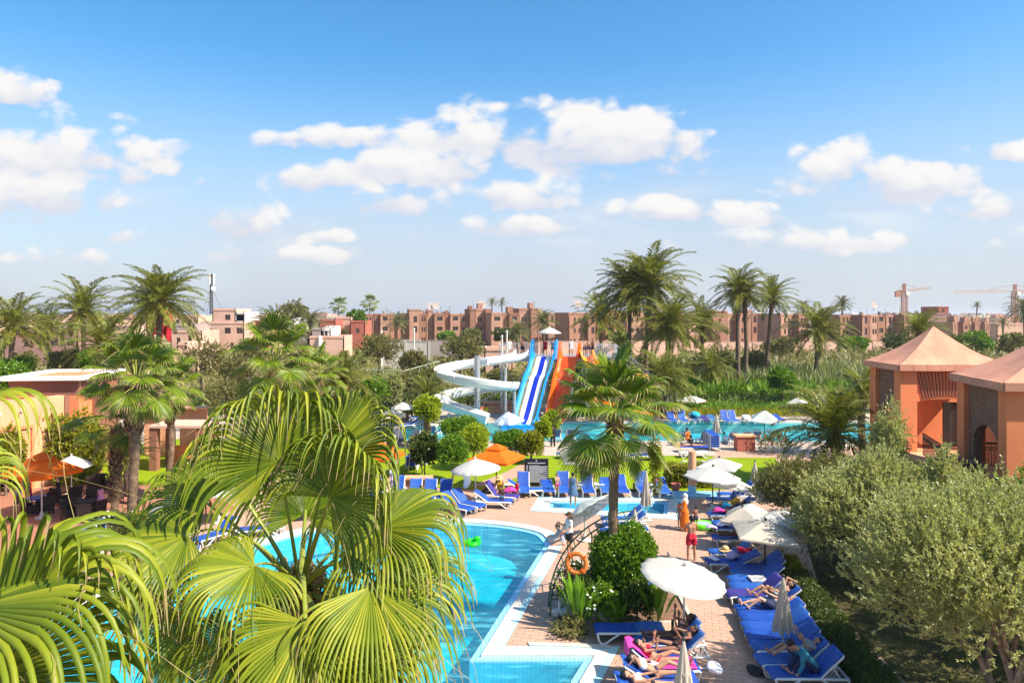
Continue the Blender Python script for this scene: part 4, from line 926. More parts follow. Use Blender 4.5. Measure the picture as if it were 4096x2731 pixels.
# skyline of the town, too far to tell the houses apart
def far_town():
    rng = np.random.default_rng(5); mb = MB()
    for i in range(420):
        D = rng.uniform(330, 1500); x = rng.uniform(-.76, .76)*D; w = rng.uniform(6, 18); h = rng.uniform(3.5, 9.4) + (D > 800)*rng.uniform(0, 3); mb.cur = rng.integers(4); mb.box((x, D, h/2), (w, w*.8, h), rng.uniform(-.4, .4))
        if rng.random() < .4: mb.box((x + rng.uniform(-2, 2), D, h + .8), (w*.3, w*.3, 1.6))
    o = mb.build('distant_town', [M_PINK, M_DUSK, M_TERRA[0], M_WHT]); tag(o, 'far pink roofs of the town along the horizon', kind='stuff')
    P = np.stack([rng.uniform(-.75, .75, 900), rng.uniform(300, 1300, 900), np.zeros(900)], 1); P[:, 0] *= P[:, 1]; V, Q = [], []
    B = np.repeat(P, 26, 0) + rng.normal(size=(900*26, 3))*[2.2, 2.2, 1.6] + [0, 0, 3.4]; V, Q = leaf_quads(B, rng.normal(size=B.shape), 1.4, .5, rng)
    o = link('distant_trees', np_mesh('distant_trees', V, Q, ML_DARK)); tag(o, 'dark specks of far trees among the roofs', kind='stuff')
far_town()

# ---------------------------------------------------------------- restaurant on the left
def restaurant():
    e = thing('restaurant', 'peach and orange restaurant with brick bands and white cornice', 'building', (-26., 42., 0)); rz = .10
    X = Matrix.Rotation(rz, 4, 'Z')
    def B(name, m, f, par=None): mb = MB(); f(mb); return mb.build(name, m, par or e, M=X)
    w, d = 4.0, 5.2
    B('tower_wall', M_OR, lambda q: q.box((-w/2, d/2, 2.35), (w, d, 4.7)))
    B('brick_band', M_BRICK, lambda q: q.box((-w/2, d/2, 5.06), (w - .1, d - .1, .72)))
    B('soldier_course', M_SOLD, lambda q: q.box((-w/2, d/2, 5.50), (w - .04, d - .04, .16)))
    c = B('cornice', M_CORN, lambda q: (q.box((-w/2, -.16, 5.77), (w + .7, .28, .26)), q.box((.21, d/2 + .1, 5.77), (.28, d - .12, .26)), q.box((-w - .21, d/2 + .1, 5.77), (.28, d - .12, .26)), q.box((-w/2, d + .12, 5.77), (w + .7, .28, .26))))
    B('roof', M_OR, lambda q: q.box((-w/2, d/2, 5.68), (w - .3, d - .3, .08)))
    B('brick_pilaster', M_BRICK, lambda q: q.box((.1, d*.62, 2.35), (.22, d*.62, 4.66)))
    # long wing with the arch, facing the pool
    th = math.atan2(3.1, 1.15); ux = Vector((math.cos(th), math.sin(th), 0)); no = Vector((math.sin(th), -math.cos(th), 0)); o = Vector((-30.3, 27.5, 0)) - e.location; L = 13.4
    mb = MB(); panel(mb, o, ux, L, 4.95, [arch_hole(8.6, 11.2, .0, 2.1, .55)], .45, no); mb.build('wing_wall', M_PEACH, e)
    mb = MB(); back = o - no*7; mb.quad(o - no*.45 + Vector((0, 0, 4.6)), o + ux*L - no*.45 + Vector((0, 0, 4.6)), back + ux*L + Vector((0, 0, 4.6)), back + Vector((0, 0, 4.6))); mb.build('wing_roof', M_TERRA[2], e)
    mb = MB(); mb.box(o + ux*(L - .2) - no*3.7 + Vector((0, 0, 2.4)), (.3, 6.4, 4.7), rz=th); mb.build('end_wall', M_OR, e)
    mb = MB(); mb.box(o + ux*(L + .16) - no*.2 + Vector((0, 0, 2.45)), (.3, .5, 4.9), rz=th); mb.build('brick_pier', M_BRICK, e)
    for a, b, z0, z1 in ((8.2, 8.34, 0, 3.4), (11.46, 11.6, 0, 3.4)): mb = MB(); mb.box(o + ux*((a + b)/2) + no*.06 + Vector((0, 0, (z0 + z1)/2)), (b - a, .12, z1 - z0), rz=th); mb.build('arch_surround', M_OR, e)
    mb = MB(); mb.box(o + ux*9.9 + no*.06 + Vector((0, 0, 3.47)), (3.4, .12, .14), rz=th); mb.build('arch_surround', M_OR, e)
    mb = MB(); p = o + ux*9.9 - no*2.2; mb.box(p + Vector((0, 0, 1.4)), (5.5, .1, 2.8), rz=th); mb.build('dark_glazing', M_GLASS, e)
    for i in range(6):
        mb = MB(); mb.bar(o + ux*(8.7 + i*.48) - no*.5, o + ux*(8.7 + i*.48) - no*.5 + Vector((0, 0, 2.3)), .06); mb.build('door_mullion', M_IRON, e)
    k = 0
    for r in range(2):
        for i in range(6):
            p = o + ux*(5.2 + i*1.15 + r*.35) + no*.05 + Vector((0, 0, 4.3 - r*1.1 + .02*i)); mb = MB(); mb.box(p, (.13, .10, .13), rz=th); mb.build('wall_lamp', M_CORN, e)
    # lower extension at the right with a veranda
    mb = MB(); panel(mb, (1.1, 5.4, 0), (1, 0, 0), 4.2, 3.2, [rect_hole(1.4, 2.4, 0, 2.3)], .3, (0, -1, 0)); mb.build('extension_wall', M_PEACH, e)
    mb = MB(); mb.box((3.2, 5.4, 3.26), (4.4, .8, .1)); mb.build('extension_roof', M_PEACH, e)
restaurant()
# kiosk roof seen between the fan palms
e = thing('garden_kiosk', 'low brick kiosk with flat tan roof behind the left fan palms', 'kiosk', dp(425, 1000, 44).xy.to_3d()); h = dp(425, 972, 44).z
mb = MB(); mb.box((0, 0, h), (3.4, 2.6, .14)); mb.build('roof', M_PINK, e)
for x in (-1.4, 1.4):
    for y in (-1., 1.): mb = MB(); mb.box((x, y, h/2 - .05), (.45, .45, h - .1)); mb.build('pillar', M_BRICK, e)
mb = MB(); mb.box((0, .7, .6), (2.4, .2, 1.2)); mb.build('back_wall', M_OR, e)

# ---------------------------------------------------------------- pavilions on the right
def railing(e, pts, h=1.05, step=.13, z=0.):
    for a, b in zip(pts, pts[1:]):
        a, b = Vector(a), Vector(b); L = (b - a).length; n = max(2, int(L/step)); mb = MB(); mb.tube([a + Vector((0, 0, h)), b + Vector((0, 0, h))], .045, 8); mb.build('handrail', mat('dark_wood_rail', (.09, .04, .03), .45), e)
        mb = MB()
        for i in range(n + 1): p = a.lerp(b, i/n); mb.bar(p + Vector((0, 0, .08)), p + Vector((0, 0, h - .05)), .018)
        mb.bar(a + Vector((0, 0, .1)), b + Vector((0, 0, .1)), .03); mb.bar(a + Vector((0, 0, h*.72)), b + Vector((0, 0, h*.72)), .025)
        for i in range(n):
            p = a.lerp(b, (i + .5)/n) + Vector((0, 0, h*.82)); mb.bar(p - Vector((0, 0, .06)), p + Vector((0, 0, .06)), .06, .02)
        mb.build('balustrade', M_IRON, e)
def pavilion(label, A, ux, W, Dp, ze, rise, zf, burst, seed):
    """A: eave corner nearest the viewer on the left; ux along the front eave"""
    A, ux = Vector(A), Vector(ux).normalized(); uy = Vector((-ux.y, ux.x, 0)); e = thing('pavilion', label, 'pavilion', (A.x, A.y, 0), group='rooftop pavilions'); R = random.Random(seed)
    P = lambda u, v, z: ux*u + uy*v + Vector((0, 0, z)); rz = math.atan2(ux.y, ux.x)
    cs = [(0, 0), (W, 0), (W, Dp), (0, Dp)]; ap = P(W/2, Dp/2, ze + rise)
    mb = MB()
    for i in range(4):
        a, b = cs[i], cs[(i + 1) % 4]; n = 8; rows = 6; vs = []
        for r in range(rows + 1):
            for c in range(n + 1):
                q = P(*[a[k] + (b[k] - a[k])*c/n for k in (0, 1)], ze).lerp(ap, r/rows); s = math.sin(r/rows*math.pi)
                vs.append(q - Vector((0, 0, .10*s*rise)) + Vector((0, 0, R.uniform(-.012, .012))))
        mb.add(vs, [(r*(n + 1) + c, r*(n + 1) + c + 1, (r + 1)*(n + 1) + c + 1, (r + 1)*(n + 1) + c) for r in range(rows) for c in range(n)])
    rf = mb.build('roof', M_ROOF, e, 35)
    for i in range(4):                                       # fascia slabs
        a, b = cs[i], cs[(i + 1) % 4]; L = math.hypot(b[0] - a[0], b[1] - a[1]); n = max(3, int(L/.6))
        for k in range(n):
            t = (k + .5)/n; p = P(a[0] + (b[0] - a[0])*t, a[1] + (b[1] - a[1])*t, ze - .14 + R.uniform(-.008, .008)); m2 = MB(); dd = (P(*b, 0) - P(*a, 0)); m2.box(p, (L/n - .012, .16, .30), rz=math.atan2(dd.y, dd.x)); m2.build('fascia_slab', M_ROOF, rf)
    mb = MB(); mb.prism([tuple(P(u, v, 0).xy) for u, v in [(.1, .1), (W - .1, .1), (W - .1, Dp - .1), (.1, Dp - .1)]], ze - .3, ze - .2); mb.build('soffit', M_OR, e)
    zt = ze - .3; i0 = .16; cw = .78
    for (u, v) in [(i0, i0), (W - i0 - cw, i0), (i0, Dp - i0 - .6), (W - i0 - cw, Dp - i0 - .6)]:
        mb = MB(); mb.box(P(u + cw/2, v + .3, zt/2), (cw, .6, zt), rz=rz); mb.build('column', M_OR, e)
    # left side: combed panel with an arch
    Ls = Dp - 2*i0 - 1.2; mb = MB(); r = min(.95, Ls*.36); panel(mb, P(i0 + .18, Dp - i0 - .6, zf), -uy, Ls, zt - zf, [arch_hole(Ls/2 - r, Ls/2 + r, .02, 1.55, r*.85)], .3, -ux); mb.build('arched_side_panel', M_BROWN, e)
    # front: sunburst of brick ribs above the opening
    Lf = W - 2*i0 - 2*cw; o = P(i0 + cw, i0 + .16, 0)
    if burst:
        zs = 5.45; mb = MB(); panel(mb, o + Vector((0, 0, zf)), ux, Lf, zt - zf, [arch_hole(.02, Lf - .02, .02, zs - zf - .1, .2)], .25, -uy); mb.build('front_panel', M_OR, e)
        n = 19
        for k in range(n):
            t = k/(n - 1)*2 - 1; x0 = Lf/2 + t*(Lf/2 - .05)*.78; x1 = Lf/2 + t*(Lf/2 - .05); z0 = zs + .12 + .12*(1 - t*t); m2 = MB(); q0 = o + ux*x0 + Vector((0, 0, z0)) - uy*.03; q1 = o + ux*x1 + Vector((0, 0, zt - .02)) - uy*.03; m2.bar(q0, q1, .045, .05); m2.build('brick_rib', M_BRICK, e)
        mb = MB(); mb.box(o + ux*Lf*.8 + uy*1.2 + Vector((0, 0, zf + 1.1)), (Lf*.35, .1, 2.2), rz=rz); mb.build('glass_door', M_GLASS, e)
        mb = MB(); mb.box(o + ux*Lf/2 + uy*(Dp - 1.2) + Vector((0, 0, zf + 1.9)), (Lf + .6, .15, 3.8), rz=rz); mb.build('inner_wall', M_OR, e)
    else:
        mb = MB(); panel(mb, o + Vector((0, 0, zf)), ux, Lf, zt - zf, [], .25, -uy); mb.build('front_panel', M_OR, e)
        mb = MB(); mb.box(P(W*.55, Dp*.5, zf + 1.7), (.2, Dp - 1.4, 3.4), rz=rz); mb.build('inner_wall', M_OR, e)
    mb = MB(); mb.box(P(W/2 + .2, Dp/2, zf/2), (W - 1.2, Dp - 1.2, zf - .02), rz=rz); mb.build('base_wall', M_OR, e)
    return e
pavilion('first pyramid roofed pavilion with sunburst brickwork over its opening', (18.3, 33.1, 0), (1, -.02, 0), 5.1, 3.3, 7.2, 1.8, 3.05, True, 1)
pavilion('second pyramid roofed pavilion cut off by the right edge', (17.15, 24.4, 0), (1, -.18, 0), 5.6, 4.2, 7.2, 1.9, 3.05, False, 2)
e = thing('terrace_walkway', 'orange walkway with iron balustrade between the two pavilions', 'balcony', (17.6, 28.5, 0)); o = e.location
poly = [(18.5, 34.0), (18.9, 32.2), (18.1, 29.6), (17.3, 27.8), (17.0, 25.2), (22., 25.), (23., 34.)]; mb = MB(); mb.prism([(x - o.x, y - o.y) for x, y in poly], 2.75, 3.05); mb.build('floor_slab', M_PEACH, e)
mb = MB(); mb.prism([(x - o.x + .3, y - o.y) for x, y in poly], 0, 2.74); mb.build('support_wall', M_OR, e)
railing(e, [(x - o.x, y - o.y, 3.05) for x, y in poly[1:5]])
mb = MB(); mb.box((3.4, .4, 4.9), (.3, 4.6, 3.7)); mb.build('back_wall', M_OR, e)
railing(e, [(19.9 - o.x, 29.9 - o.y, 3.05), (22.4 - o.x, 29.5 - o.y, 3.05)])
# ---------------------------------------------------------------- small masonry by the lawn
e = thing('shower_pillar', 'pink round shower pillar with two taps on a blue tiled base', 'shower', gp(1590, 1135)); h = dp(1590, 1035, e.location.y).z
mb = MB(); mb.tube([(0, 0, .5), (0, 0, h)], .20, 14); mb.build('pillar', M_PEACH, e, 60); mb = MB(); mb.tube([(0, 0, 0), (0, 0, .5)], .215, 14); mb.build('tiled_foot', M_TILEB, e, 60)
for s in (-1, 1): mb = MB(); mb.tube([(s*.18, -.05, h - .55), (s*.5, -.1, h - .5), (s*.6, -.1, h - .52), (s*.62, -.1, h - .64)], .025, 6); mb.build('shower_arm', M_STEEL, e)
mb = MB(); mb.prism([(-1.8, -.7), (1.9, -.7), (2.1, .3), (-1.5, .5)], .0, .10); mb.build('tiled_basin', M_TILEB, e)
p = gp(1710, 1033); e = thing('brick_counter', 'terracotta box shaped towel counter on the lawn by the far pool', 'counter', p); mb = MB(); mb.box((0, 0, .5), (1.25, .8, 1.0)); mb.build('body', M_REDW, e); mb = MB(); mb.box((0, 0, 1.05), (1.42, .95, .1)); mb.build('top', M_PEACH, e)
p = gp(1592, 938); e = thing('stone_bench', 'low masonry bench under the square umbrella across the far pool', 'bench', p); mb = MB(); mb.box((0, 0, .75), (2.6, .8, .16)); mb.build('top', M_PEACH, e)
for x in (-1., 1.): mb = MB(); mb.box((x, 0, .33), (.3, .6, .66)); mb.build('leg', M_TERRA[1], e)
p = gp(958, 1121); e = thing('low_table', 'flat pink slab table behind the row of three loungers', 'table', p); mb = MB(); mb.box((0, 0, .62), (1.7, .7, .1)); mb.build('top', M_PEACH, e); mb = MB(); mb.box((0, 0, .28), (1.2, .4, .56)); mb.build('leg', M_TERRA[1], e)
# ---------------------------------------------------------------- water slides
def gloss(name, c, var=.08): return mat(name, c, .28, var, 1.2, spec=.5)
M_SW, M_SB, M_SO, M_SY = gloss('white_gelcoat', (.80, .79, .76)), gloss('blue_gelcoat', (.01, .28, .78)), gloss('orange_gelcoat', (.95, .13, .008)), gloss('yellow_gelcoat', (.95, .40, .008)); M_SO_SHADE = gloss('orange_gelcoat_shade', (.92, .085, .006))
def catmull(pts, n=8):
    pts = [Vector(p) for p in pts]; P = [pts[0]*2 - pts[1]] + pts + [pts[-1]*2 - pts[-2]]; out = []
    for i in range(1, len(P) - 2):
        a, b, c, d = P[i - 1:i + 3]
        for k in range(n):
            t = k/n; out.append(.5*((2*b) + (c - a)*t + (2*a - 5*b + 4*c - d)*t*t + (3*b - a - 3*c + d)*t**3))
    return out + [pts[-1]]
def sweep(path, prof, level=True, bank=None):
    mb = MB(); n = len(prof); N = len(path); vs = []
    for i, p in enumerate(path):
        t = (path[min(i + 1, N - 1)] - path[max(i - 1, 0)]).normalized(); s = Vector((t.y, -t.x, 0)).normalized(); u = s.cross(t).normalized()
        if u.z < 0: u = -u
        bk = bank[i] if bank else 0.
        for (a, b) in prof: vs.append(p + s*(a*math.cos(bk) - b*math.sin(bk)) + u*(b*math.cos(bk) + a*math.sin(bk)))
    mb.add(vs, [(i*n + k, i*n + (k + 1) % n, (i + 1)*n + (k + 1) % n, (i + 1)*n + k) for i in range(N - 1) for k in range(n)] + [tuple(range(n)), tuple(range((N - 1)*n, N*n))[::-1]])
    return mb
def u_prof(r, wall, th=.06, n=10):
    inn = [(-r, wall)] + [(-r*math.cos(math.pi*k/n), r*.85 - r*.85*math.sin(math.pi*k/n)) for k in range(n + 1)] + [(r, wall)]
    q = r + th; out = [(q, wall)] + [(q*math.cos(math.pi*k/n), r*.85 - (r*.85 + th)*math.sin(math.pi*k/n)) for k in range(n + 1)] + [(-q, wall)]
    return inn + [(r + .14, wall + .02), (r + .14, wall - .05)] + out[1:-1] + [(-r - .14, wall - .05), (-r - .14, wall + .02)]
def spiral(label, m, start, c, rad, a0, a1, z0, z1, tail, name='spiral_slide', rr=.52):
    e = thing(name, label, 'water slide', (c[0], c[1], 0), group='water slides'); C = Vector((c[0], c[1], 0)); pts = [Vector(p) for p in start]; k = 12
    for i in range(k*2 + 1):
        t = i/(k*2); a = math.radians(a0 + (a1 - a0)*t); pts.append(Vector((c[0] + rad*math.cos(a), c[1] + rad*math.sin(a), z0 + (z1 - z0)*t)))
    pts += [Vector(p) for p in tail]; path = [p - C for p in catmull(pts, 4)]; seg = 16
    for i in range(0, len(path) - 1, seg):
        q = path[i:i + seg + 1]
        if len(q) > 1: sweep(q, u_prof(rr, .68)).build('chute_section', m, e, 50)
        ring = sweep([q[0] - (q[1] - q[0])*.06, q[0] + (q[1] - q[0])*.06], [(a*1.05, b*1.0 - .02) for a, b in u_prof(rr + .03, .70, .05)]); ring.build('flange', m, e)
    return e, path
e, pth = spiral('white open spiral slide with two turns', M_SW, [(.95, 66.9, 5.5), (.85, 65.6, 5.4), (.2, 64.5, 5.2), (-1.0, 63.9, 5.05)], (-3., 60.3), 3.05, 75, 572, 4.95, 1.6, [(-4.0, 57.7, 1.25), (-3.0, 57.2, .95), (-2.1, 57.0, .7)])
mb = MB(); mb.tube([(0, 0, -.02), (0, 0, 6.)], .26, 14); mb.build('centre_column', M_STEEL, e, 60)
for i, a in enumerate((100, 190, 270, 330, 450, 530)):
    t = (a - 75)/(590 - 75); z = 4.95 + (1.45 - 4.95)*t - .05; r = math.radians(a); mb = MB(); mb.bar((.2*math.cos(r), .2*math.sin(r), z - .25), (2.9*math.cos(r), 2.9*math.sin(r), z - .02), .1); mb.bar((.2*math.cos(r), .2*math.sin(r), z - 1.1), (2.3*math.cos(r), 2.3*math.sin(r), z - .1), .08); mb.build('bracket', M_STEEL, e)
for x, y, z in ((2.4, 2.7, 4.8), (3.2, -.3, 3.0), (-2.2, -2.4, 1.4), (.2, -3.2, .8)): mb = MB(); mb.tube([(x, y, 0), (x, y, z)], .15, 10); mb.build('support_post', M_STEEL, e, 60)
e, pth = spiral('yellow spiral slide partly hidden by the fan palm', M_SY, [(7.1, 66.9, 5.5), (7.05, 65.6, 5.35), (7.0, 64.4, 5.1)], (9.3, 62.6), 2.3, 185, 590, 4.85, 1.3, [(9.6, 59.6, 1.0), (10.6, 59.2, .7), (11.8, 59.0, .5)])
mb = MB(); mb.tube([(0, 0, -.02), (0, 0, 5.6)], .24, 14); mb.build('centre_column', M_STEEL, e, 60)
for i, a in enumerate((200, 290, 380, 470, 560)):
    t = (a - 185)/(590 - 185); z = 4.85 + (1.3 - 4.85)*t - .05; r = math.radians(a); mb = MB(); mb.bar((.2*math.cos(r), .2*math.sin(r), z - .25), (2.2*math.cos(r), 2.2*math.sin(r), z - .02), .1); mb.build('bracket', M_STEEL, e)
def straight(label, m, top, bot, w, wall, stripes, m_in=None, tall=0.):
    e = thing('straight_slide', label, 'water slide', (bot[0], bot[1], 0), group='water slides'); T, B0 = Vector(top), Vector(bot); o = Vector((bot[0], bot[1], 0))
    key = [(0, 1.), (.05, .995), (.20, .80), (.28, .725), (.35, .69), (.45, .58), (.78, .16), (.88, .06), (1., .0)]
    pts = [Vector((T.x + (B0.x - T.x)*s, T.y + (B0.y - T.y)*s, B0.z + (T.z - B0.z)*z)) - o for s, z in key]; path = catmull(pts, 6)
    h = w/2; prof = [(-h, 0), (h, 0), (h + .05, wall*.6), (h + .12, wall), (h + .30, wall), (h + .30, wall - .08), (h + .16, wall - .12), (h + .1, -.10), (-h - .1, -.10), (-h - .16, wall - .12), (-h - .30, wall - .08), (-h - .30, wall), (-h - .12, wall), (-h - .05, wall*.6)]
    third = len(path)//4
    for i in range(0, len(path) - 1, third):
        q = path[i:i + third + 1]
        if len(q) > 1: sweep(q, prof).build('chute_section', m, e, 40)
    for (a, b, ms, d) in stripes:
        sweep(path[2:-3], [(a*h, d), (b*h, d), (b*h, d + .004), (a*h, d + .004)]).build('stripe', ms, e, 60)
    for s in (-1, 1):                                       # entry side walls
        mb = MB(); t = (B0 - T); sd = Vector((t.y, -t.x, 0)).normalized()*(h + .22)*s; p = T - o + sd; f = Vector((t.x, t.y, 0)).normalized()
        vs = [p - f*.5 + Vector((0, 0, -.1)), p + f*.9 + Vector((0, 0, -.15)), p + f*.75 + Vector((0, 0, wall*.9)), p + f*.2 + Vector((0, 0, wall + .9 + tall)), p - f*.25 + Vector((0, 0, wall + 1.0 + tall)), p - f*.5 + Vector((0, 0, wall))]; k = sd.normalized()*.16*s*s
        n = len(vs); vs2 = [v + sd.normalized()*.16 for v in vs]; mb.add(vs + vs2, [tuple(range(n)), tuple(range(n, 2*n))[::-1]] + [(i, (i + 1) % n, n + (i + 1) % n, n + i) for i in range(n)]); mb.build('entry_wall', m, e)
    for s in (.3, .55, .75):
        i = int(s*(len(path) - 1)); p = path[i]
        for sd in (-1, 1): mb = MB(); x = p.x + sd*h*.8; mb.tube([(x, p.y, 0), (x, p.y, max(.3, p.z - .1))], .09, 8); mb.build('support_post', M_STEEL, e, 60)
    return e
ST = [(-.98, -.78, gloss('mosaic_yellow', (.72, .50, .06), .4), .010), (-.74, -.30, gloss('mosaic_white', (.82, .84, .76)), .012), (-.27, .27, gloss('mosaic_deep_blue', (.008, .03, .42)), .014), (.30, .74, MATS['mosaic_white'], .012), (.78, .98, gloss('mosaic_olive', (.30, .22, .03), .5), .010), (-.30, -.27, MATS['mosaic_yellow'], .013), (.27, .30, MATS['mosaic_yellow'], .013)]
straight('wide blue slide with white and navy mosaic stripes', M_SB, (3.1, 66.6, 5.5), (.85, 60.2, -.05), 1.75, .42, ST, tall=.25)
straight('steep orange slide beside the blue one', M_SO, (5.5, 66.6, 5.5), (3.7, 61.6, -.05), 1.3, .45, [(.0, .98, M_SO_SHADE, .010)])  # redder half of the chute floor paints in its shading
mb = MB(); mb.box((0, 0, .1), (3.3, 1.3, .62)); mb.box((-1.5, .2, .45), (.2, 1.6, .9)); mb.box((1.5, .2, .45), (.2, 1.6, .9)); e = tag(mb.build('slide_landing_trough', M_SB, None, 0, (.75, 60.4, -.3)), 'blue landing trough where the striped slide meets the water', 'slide end')
# platform
e = thing('slide_platform', 'steel slide platform with upright bar railing', 'platform', (4.4, 68., 0)); z = 5.5
mb = MB(); mb.box((0, .3, z - .07), (11.4, 3.4, .14)); mb.build('deck', M_STEEL, e); mb = MB(); mb.box((0, -1.3, z - .3), (11.4, .12, .3)); mb.box((0, 2., z - .3), (11.4, .12, .3)); mb.build('beam', M_STEEL, e)
for x in (-5.4, -2.7, 0, 2.7, 5.4):
    for y in (-1.2, 1.9): mb = MB(); mb.box((x, y, z/2 - .08), (.22, .22, z - .16)); mb.build('column', M_STEEL, e)
for x in (-5.4, -2.7, 0, 2.7): mb = MB(); mb.bar((x, -1.2, .3), (x + 2.7, -1.2, z - .5), .07); mb.bar((x, 1.9, z - .5), (x + 2.7, 1.9, .3), .07); mb.build('brace', M_STEEL, e)
def steel_rail(e, a, b, h=1.15, step=.2):
    a, b = Vector(a), Vector(b); L = (b - a).length; mb = MB()
    for k in (.1, h): mb.bar(a + Vector((0, 0, k)), b + Vector((0, 0, k)), .055)
    for i in range(int(L/step) + 1): p = a.lerp(b, min(1, i*step/L)); mb.bar(p, p + Vector((0, 0, h)), .03)
    mb.build('railing', mat('pale_steel', (.62, .64, .66), .4, .1, metal=.3), e)
for a, b in (((-5.6, -1.3), (-4.3, -1.3)), ((-2.7, -1.3), (-2.3, -1.3)), ((-.3, -1.3), (.3, -1.3)), ((1.9, -1.3), (2.1, -1.3)), ((3.5, -1.3), (5.6, -1.3)), ((-5.6, 2.), (5.6, 2.)), ((-5.6, -1.3), (-5.6, 2.)), ((5.6, -1.3), (5.6, .4))): steel_rail(e, (*a, z), (*b, z))
mb = MB(); st = Vector((5.7, 1.2, z))
for i in range(22): mb.box(st + Vector((i*.30, 0, -.12 - i*.25)), (.3, 1.2, .04))
mb.bar(st + Vector((0, -.6, -.2)), st + Vector((6.6, -.6, -5.6)), .2, .08); mb.bar(st + Vector((0, .6, -.2)), st + Vector((6.6, .6, -5.6)), .2, .08); mb.build('staircase', M_STEEL, e); steel_rail(e, st + Vector((0, -.6, 0)), st + Vector((6.6, -.6, -5.4)))
mb = MB(); mb.box((-1.9, 3., .8), (3., 1.2, .3)); mb.box((-2.2, 2.4, .45), (3.4, 1.2, .3)); mb.box((-2.5, 1.8, .15), (3.8, 1.2, .3)); tag(mb.build('tower_steps', M_PEACH, None, 0, (.5, 66.5, 0)), 'pink stone steps at the foot of the slide tower', 'steps')
# ---------------------------------------------------------------- loungers
M_PLAST = mat('white_plastic', (.62, .61, .58), .38, .06, 2.); M_BLUE = mat('blue_sling', (.004, .065, .36), .6, .22, 5., .2, 60.); M_BLUE2 = mat('faded_blue_sling', (.02, .12, .42), .65, .2, 4.); M_NAVY = mat('navy_sling', (.04, .03, .22), .7, .2, 4.); M_DGREY = mat('dark_grey_sling', (.045, .06, .09), .6, .2)
LM = {}
def sling(name, c, c2):
    m, X = newmat(name); tc = X.n('ShaderNodeTexCoord').outputs['Object']; r = X.n('ShaderNodeObjectInfo').outputs['Random']
    n = X.noise(tc, 3.5, 5, .6).outputs[0]; col = X.mix(X.m('ADD', X.m('MULTIPLY', X.m('POWER', r, 2.), .6), X.m('MULTIPLY', X.sm(n, .45, .8), .45), clamp=True), c4(c), c4(c2)); wr = X.n('ShaderNodeBump', ins={'Strength': .5, 'Distance': .03, 'Height': X.noise(X.n('ShaderNodeMapping', ins={0: tc, 3: (5., 1.2, 1.)}).outputs[0], 2., 3).outputs[0]}).outputs[0]
    finish(X, X.n('ShaderNodeBsdfPrincipled', ins={'Base Color': col, 'Roughness': .62, 'Normal': wr}).outputs[0]); return m
M_BLUE = sling('blue_sling_cloth', (.004, .055, .34), (.03, .14, .42)); M_BLUE2 = sling('faded_blue_cloth', (.02, .10, .30), (.07, .19, .36))
def slab(path, w, th, crown=.0, rng=None):
    """cloth strip along path of (x,z), width w"""
    mb = MB(); n = len(path); k = 6; vs = []
    for top in (1, 0):
        for i, (x, z) in enumerate(path):
            a, b = path[max(i - 1, 0)], path[min(i + 1, n - 1)]; t = Vector((b[0] - a[0], b[1] - a[1])).normalized(); nx, nz = -t.y, t.x
            for j in range(k + 1):
                y = (j/k - .5)*w; s = -crown*(1 - (2*j/k - 1)**2); o = (th if top else 0) + s; vs.append((x + nx*o, y, z + nz*o))
    m = n*(k + 1); q = lambda i, j, t: t*m + i*(k + 1) + j; fs = []
    for i in range(n - 1):
        for j in range(k): fs += [(q(i, j, 0), q(i + 1, j, 0), q(i + 1, j + 1, 0), q(i, j + 1, 0))[::-1], (q(i, j, 1), q(i + 1, j, 1), q(i + 1, j + 1, 1), q(i, j + 1, 1))]
        fs += [(q(i, 0, 0), q(i + 1, 0, 0), q(i + 1, 0, 1), q(i, 0, 1)), (q(i, k, 1), q(i + 1, k, 1), q(i + 1, k, 0), q(i, k, 0))]
    for i in (0, n - 1):
        for j in range(k): fs.append((q(i, j, 0), q(i, j + 1, 0), q(i, j + 1, 1), q(i, j, 1)))
    mb.add(vs, fs); return mb
HX, SZ = 1.18, .36
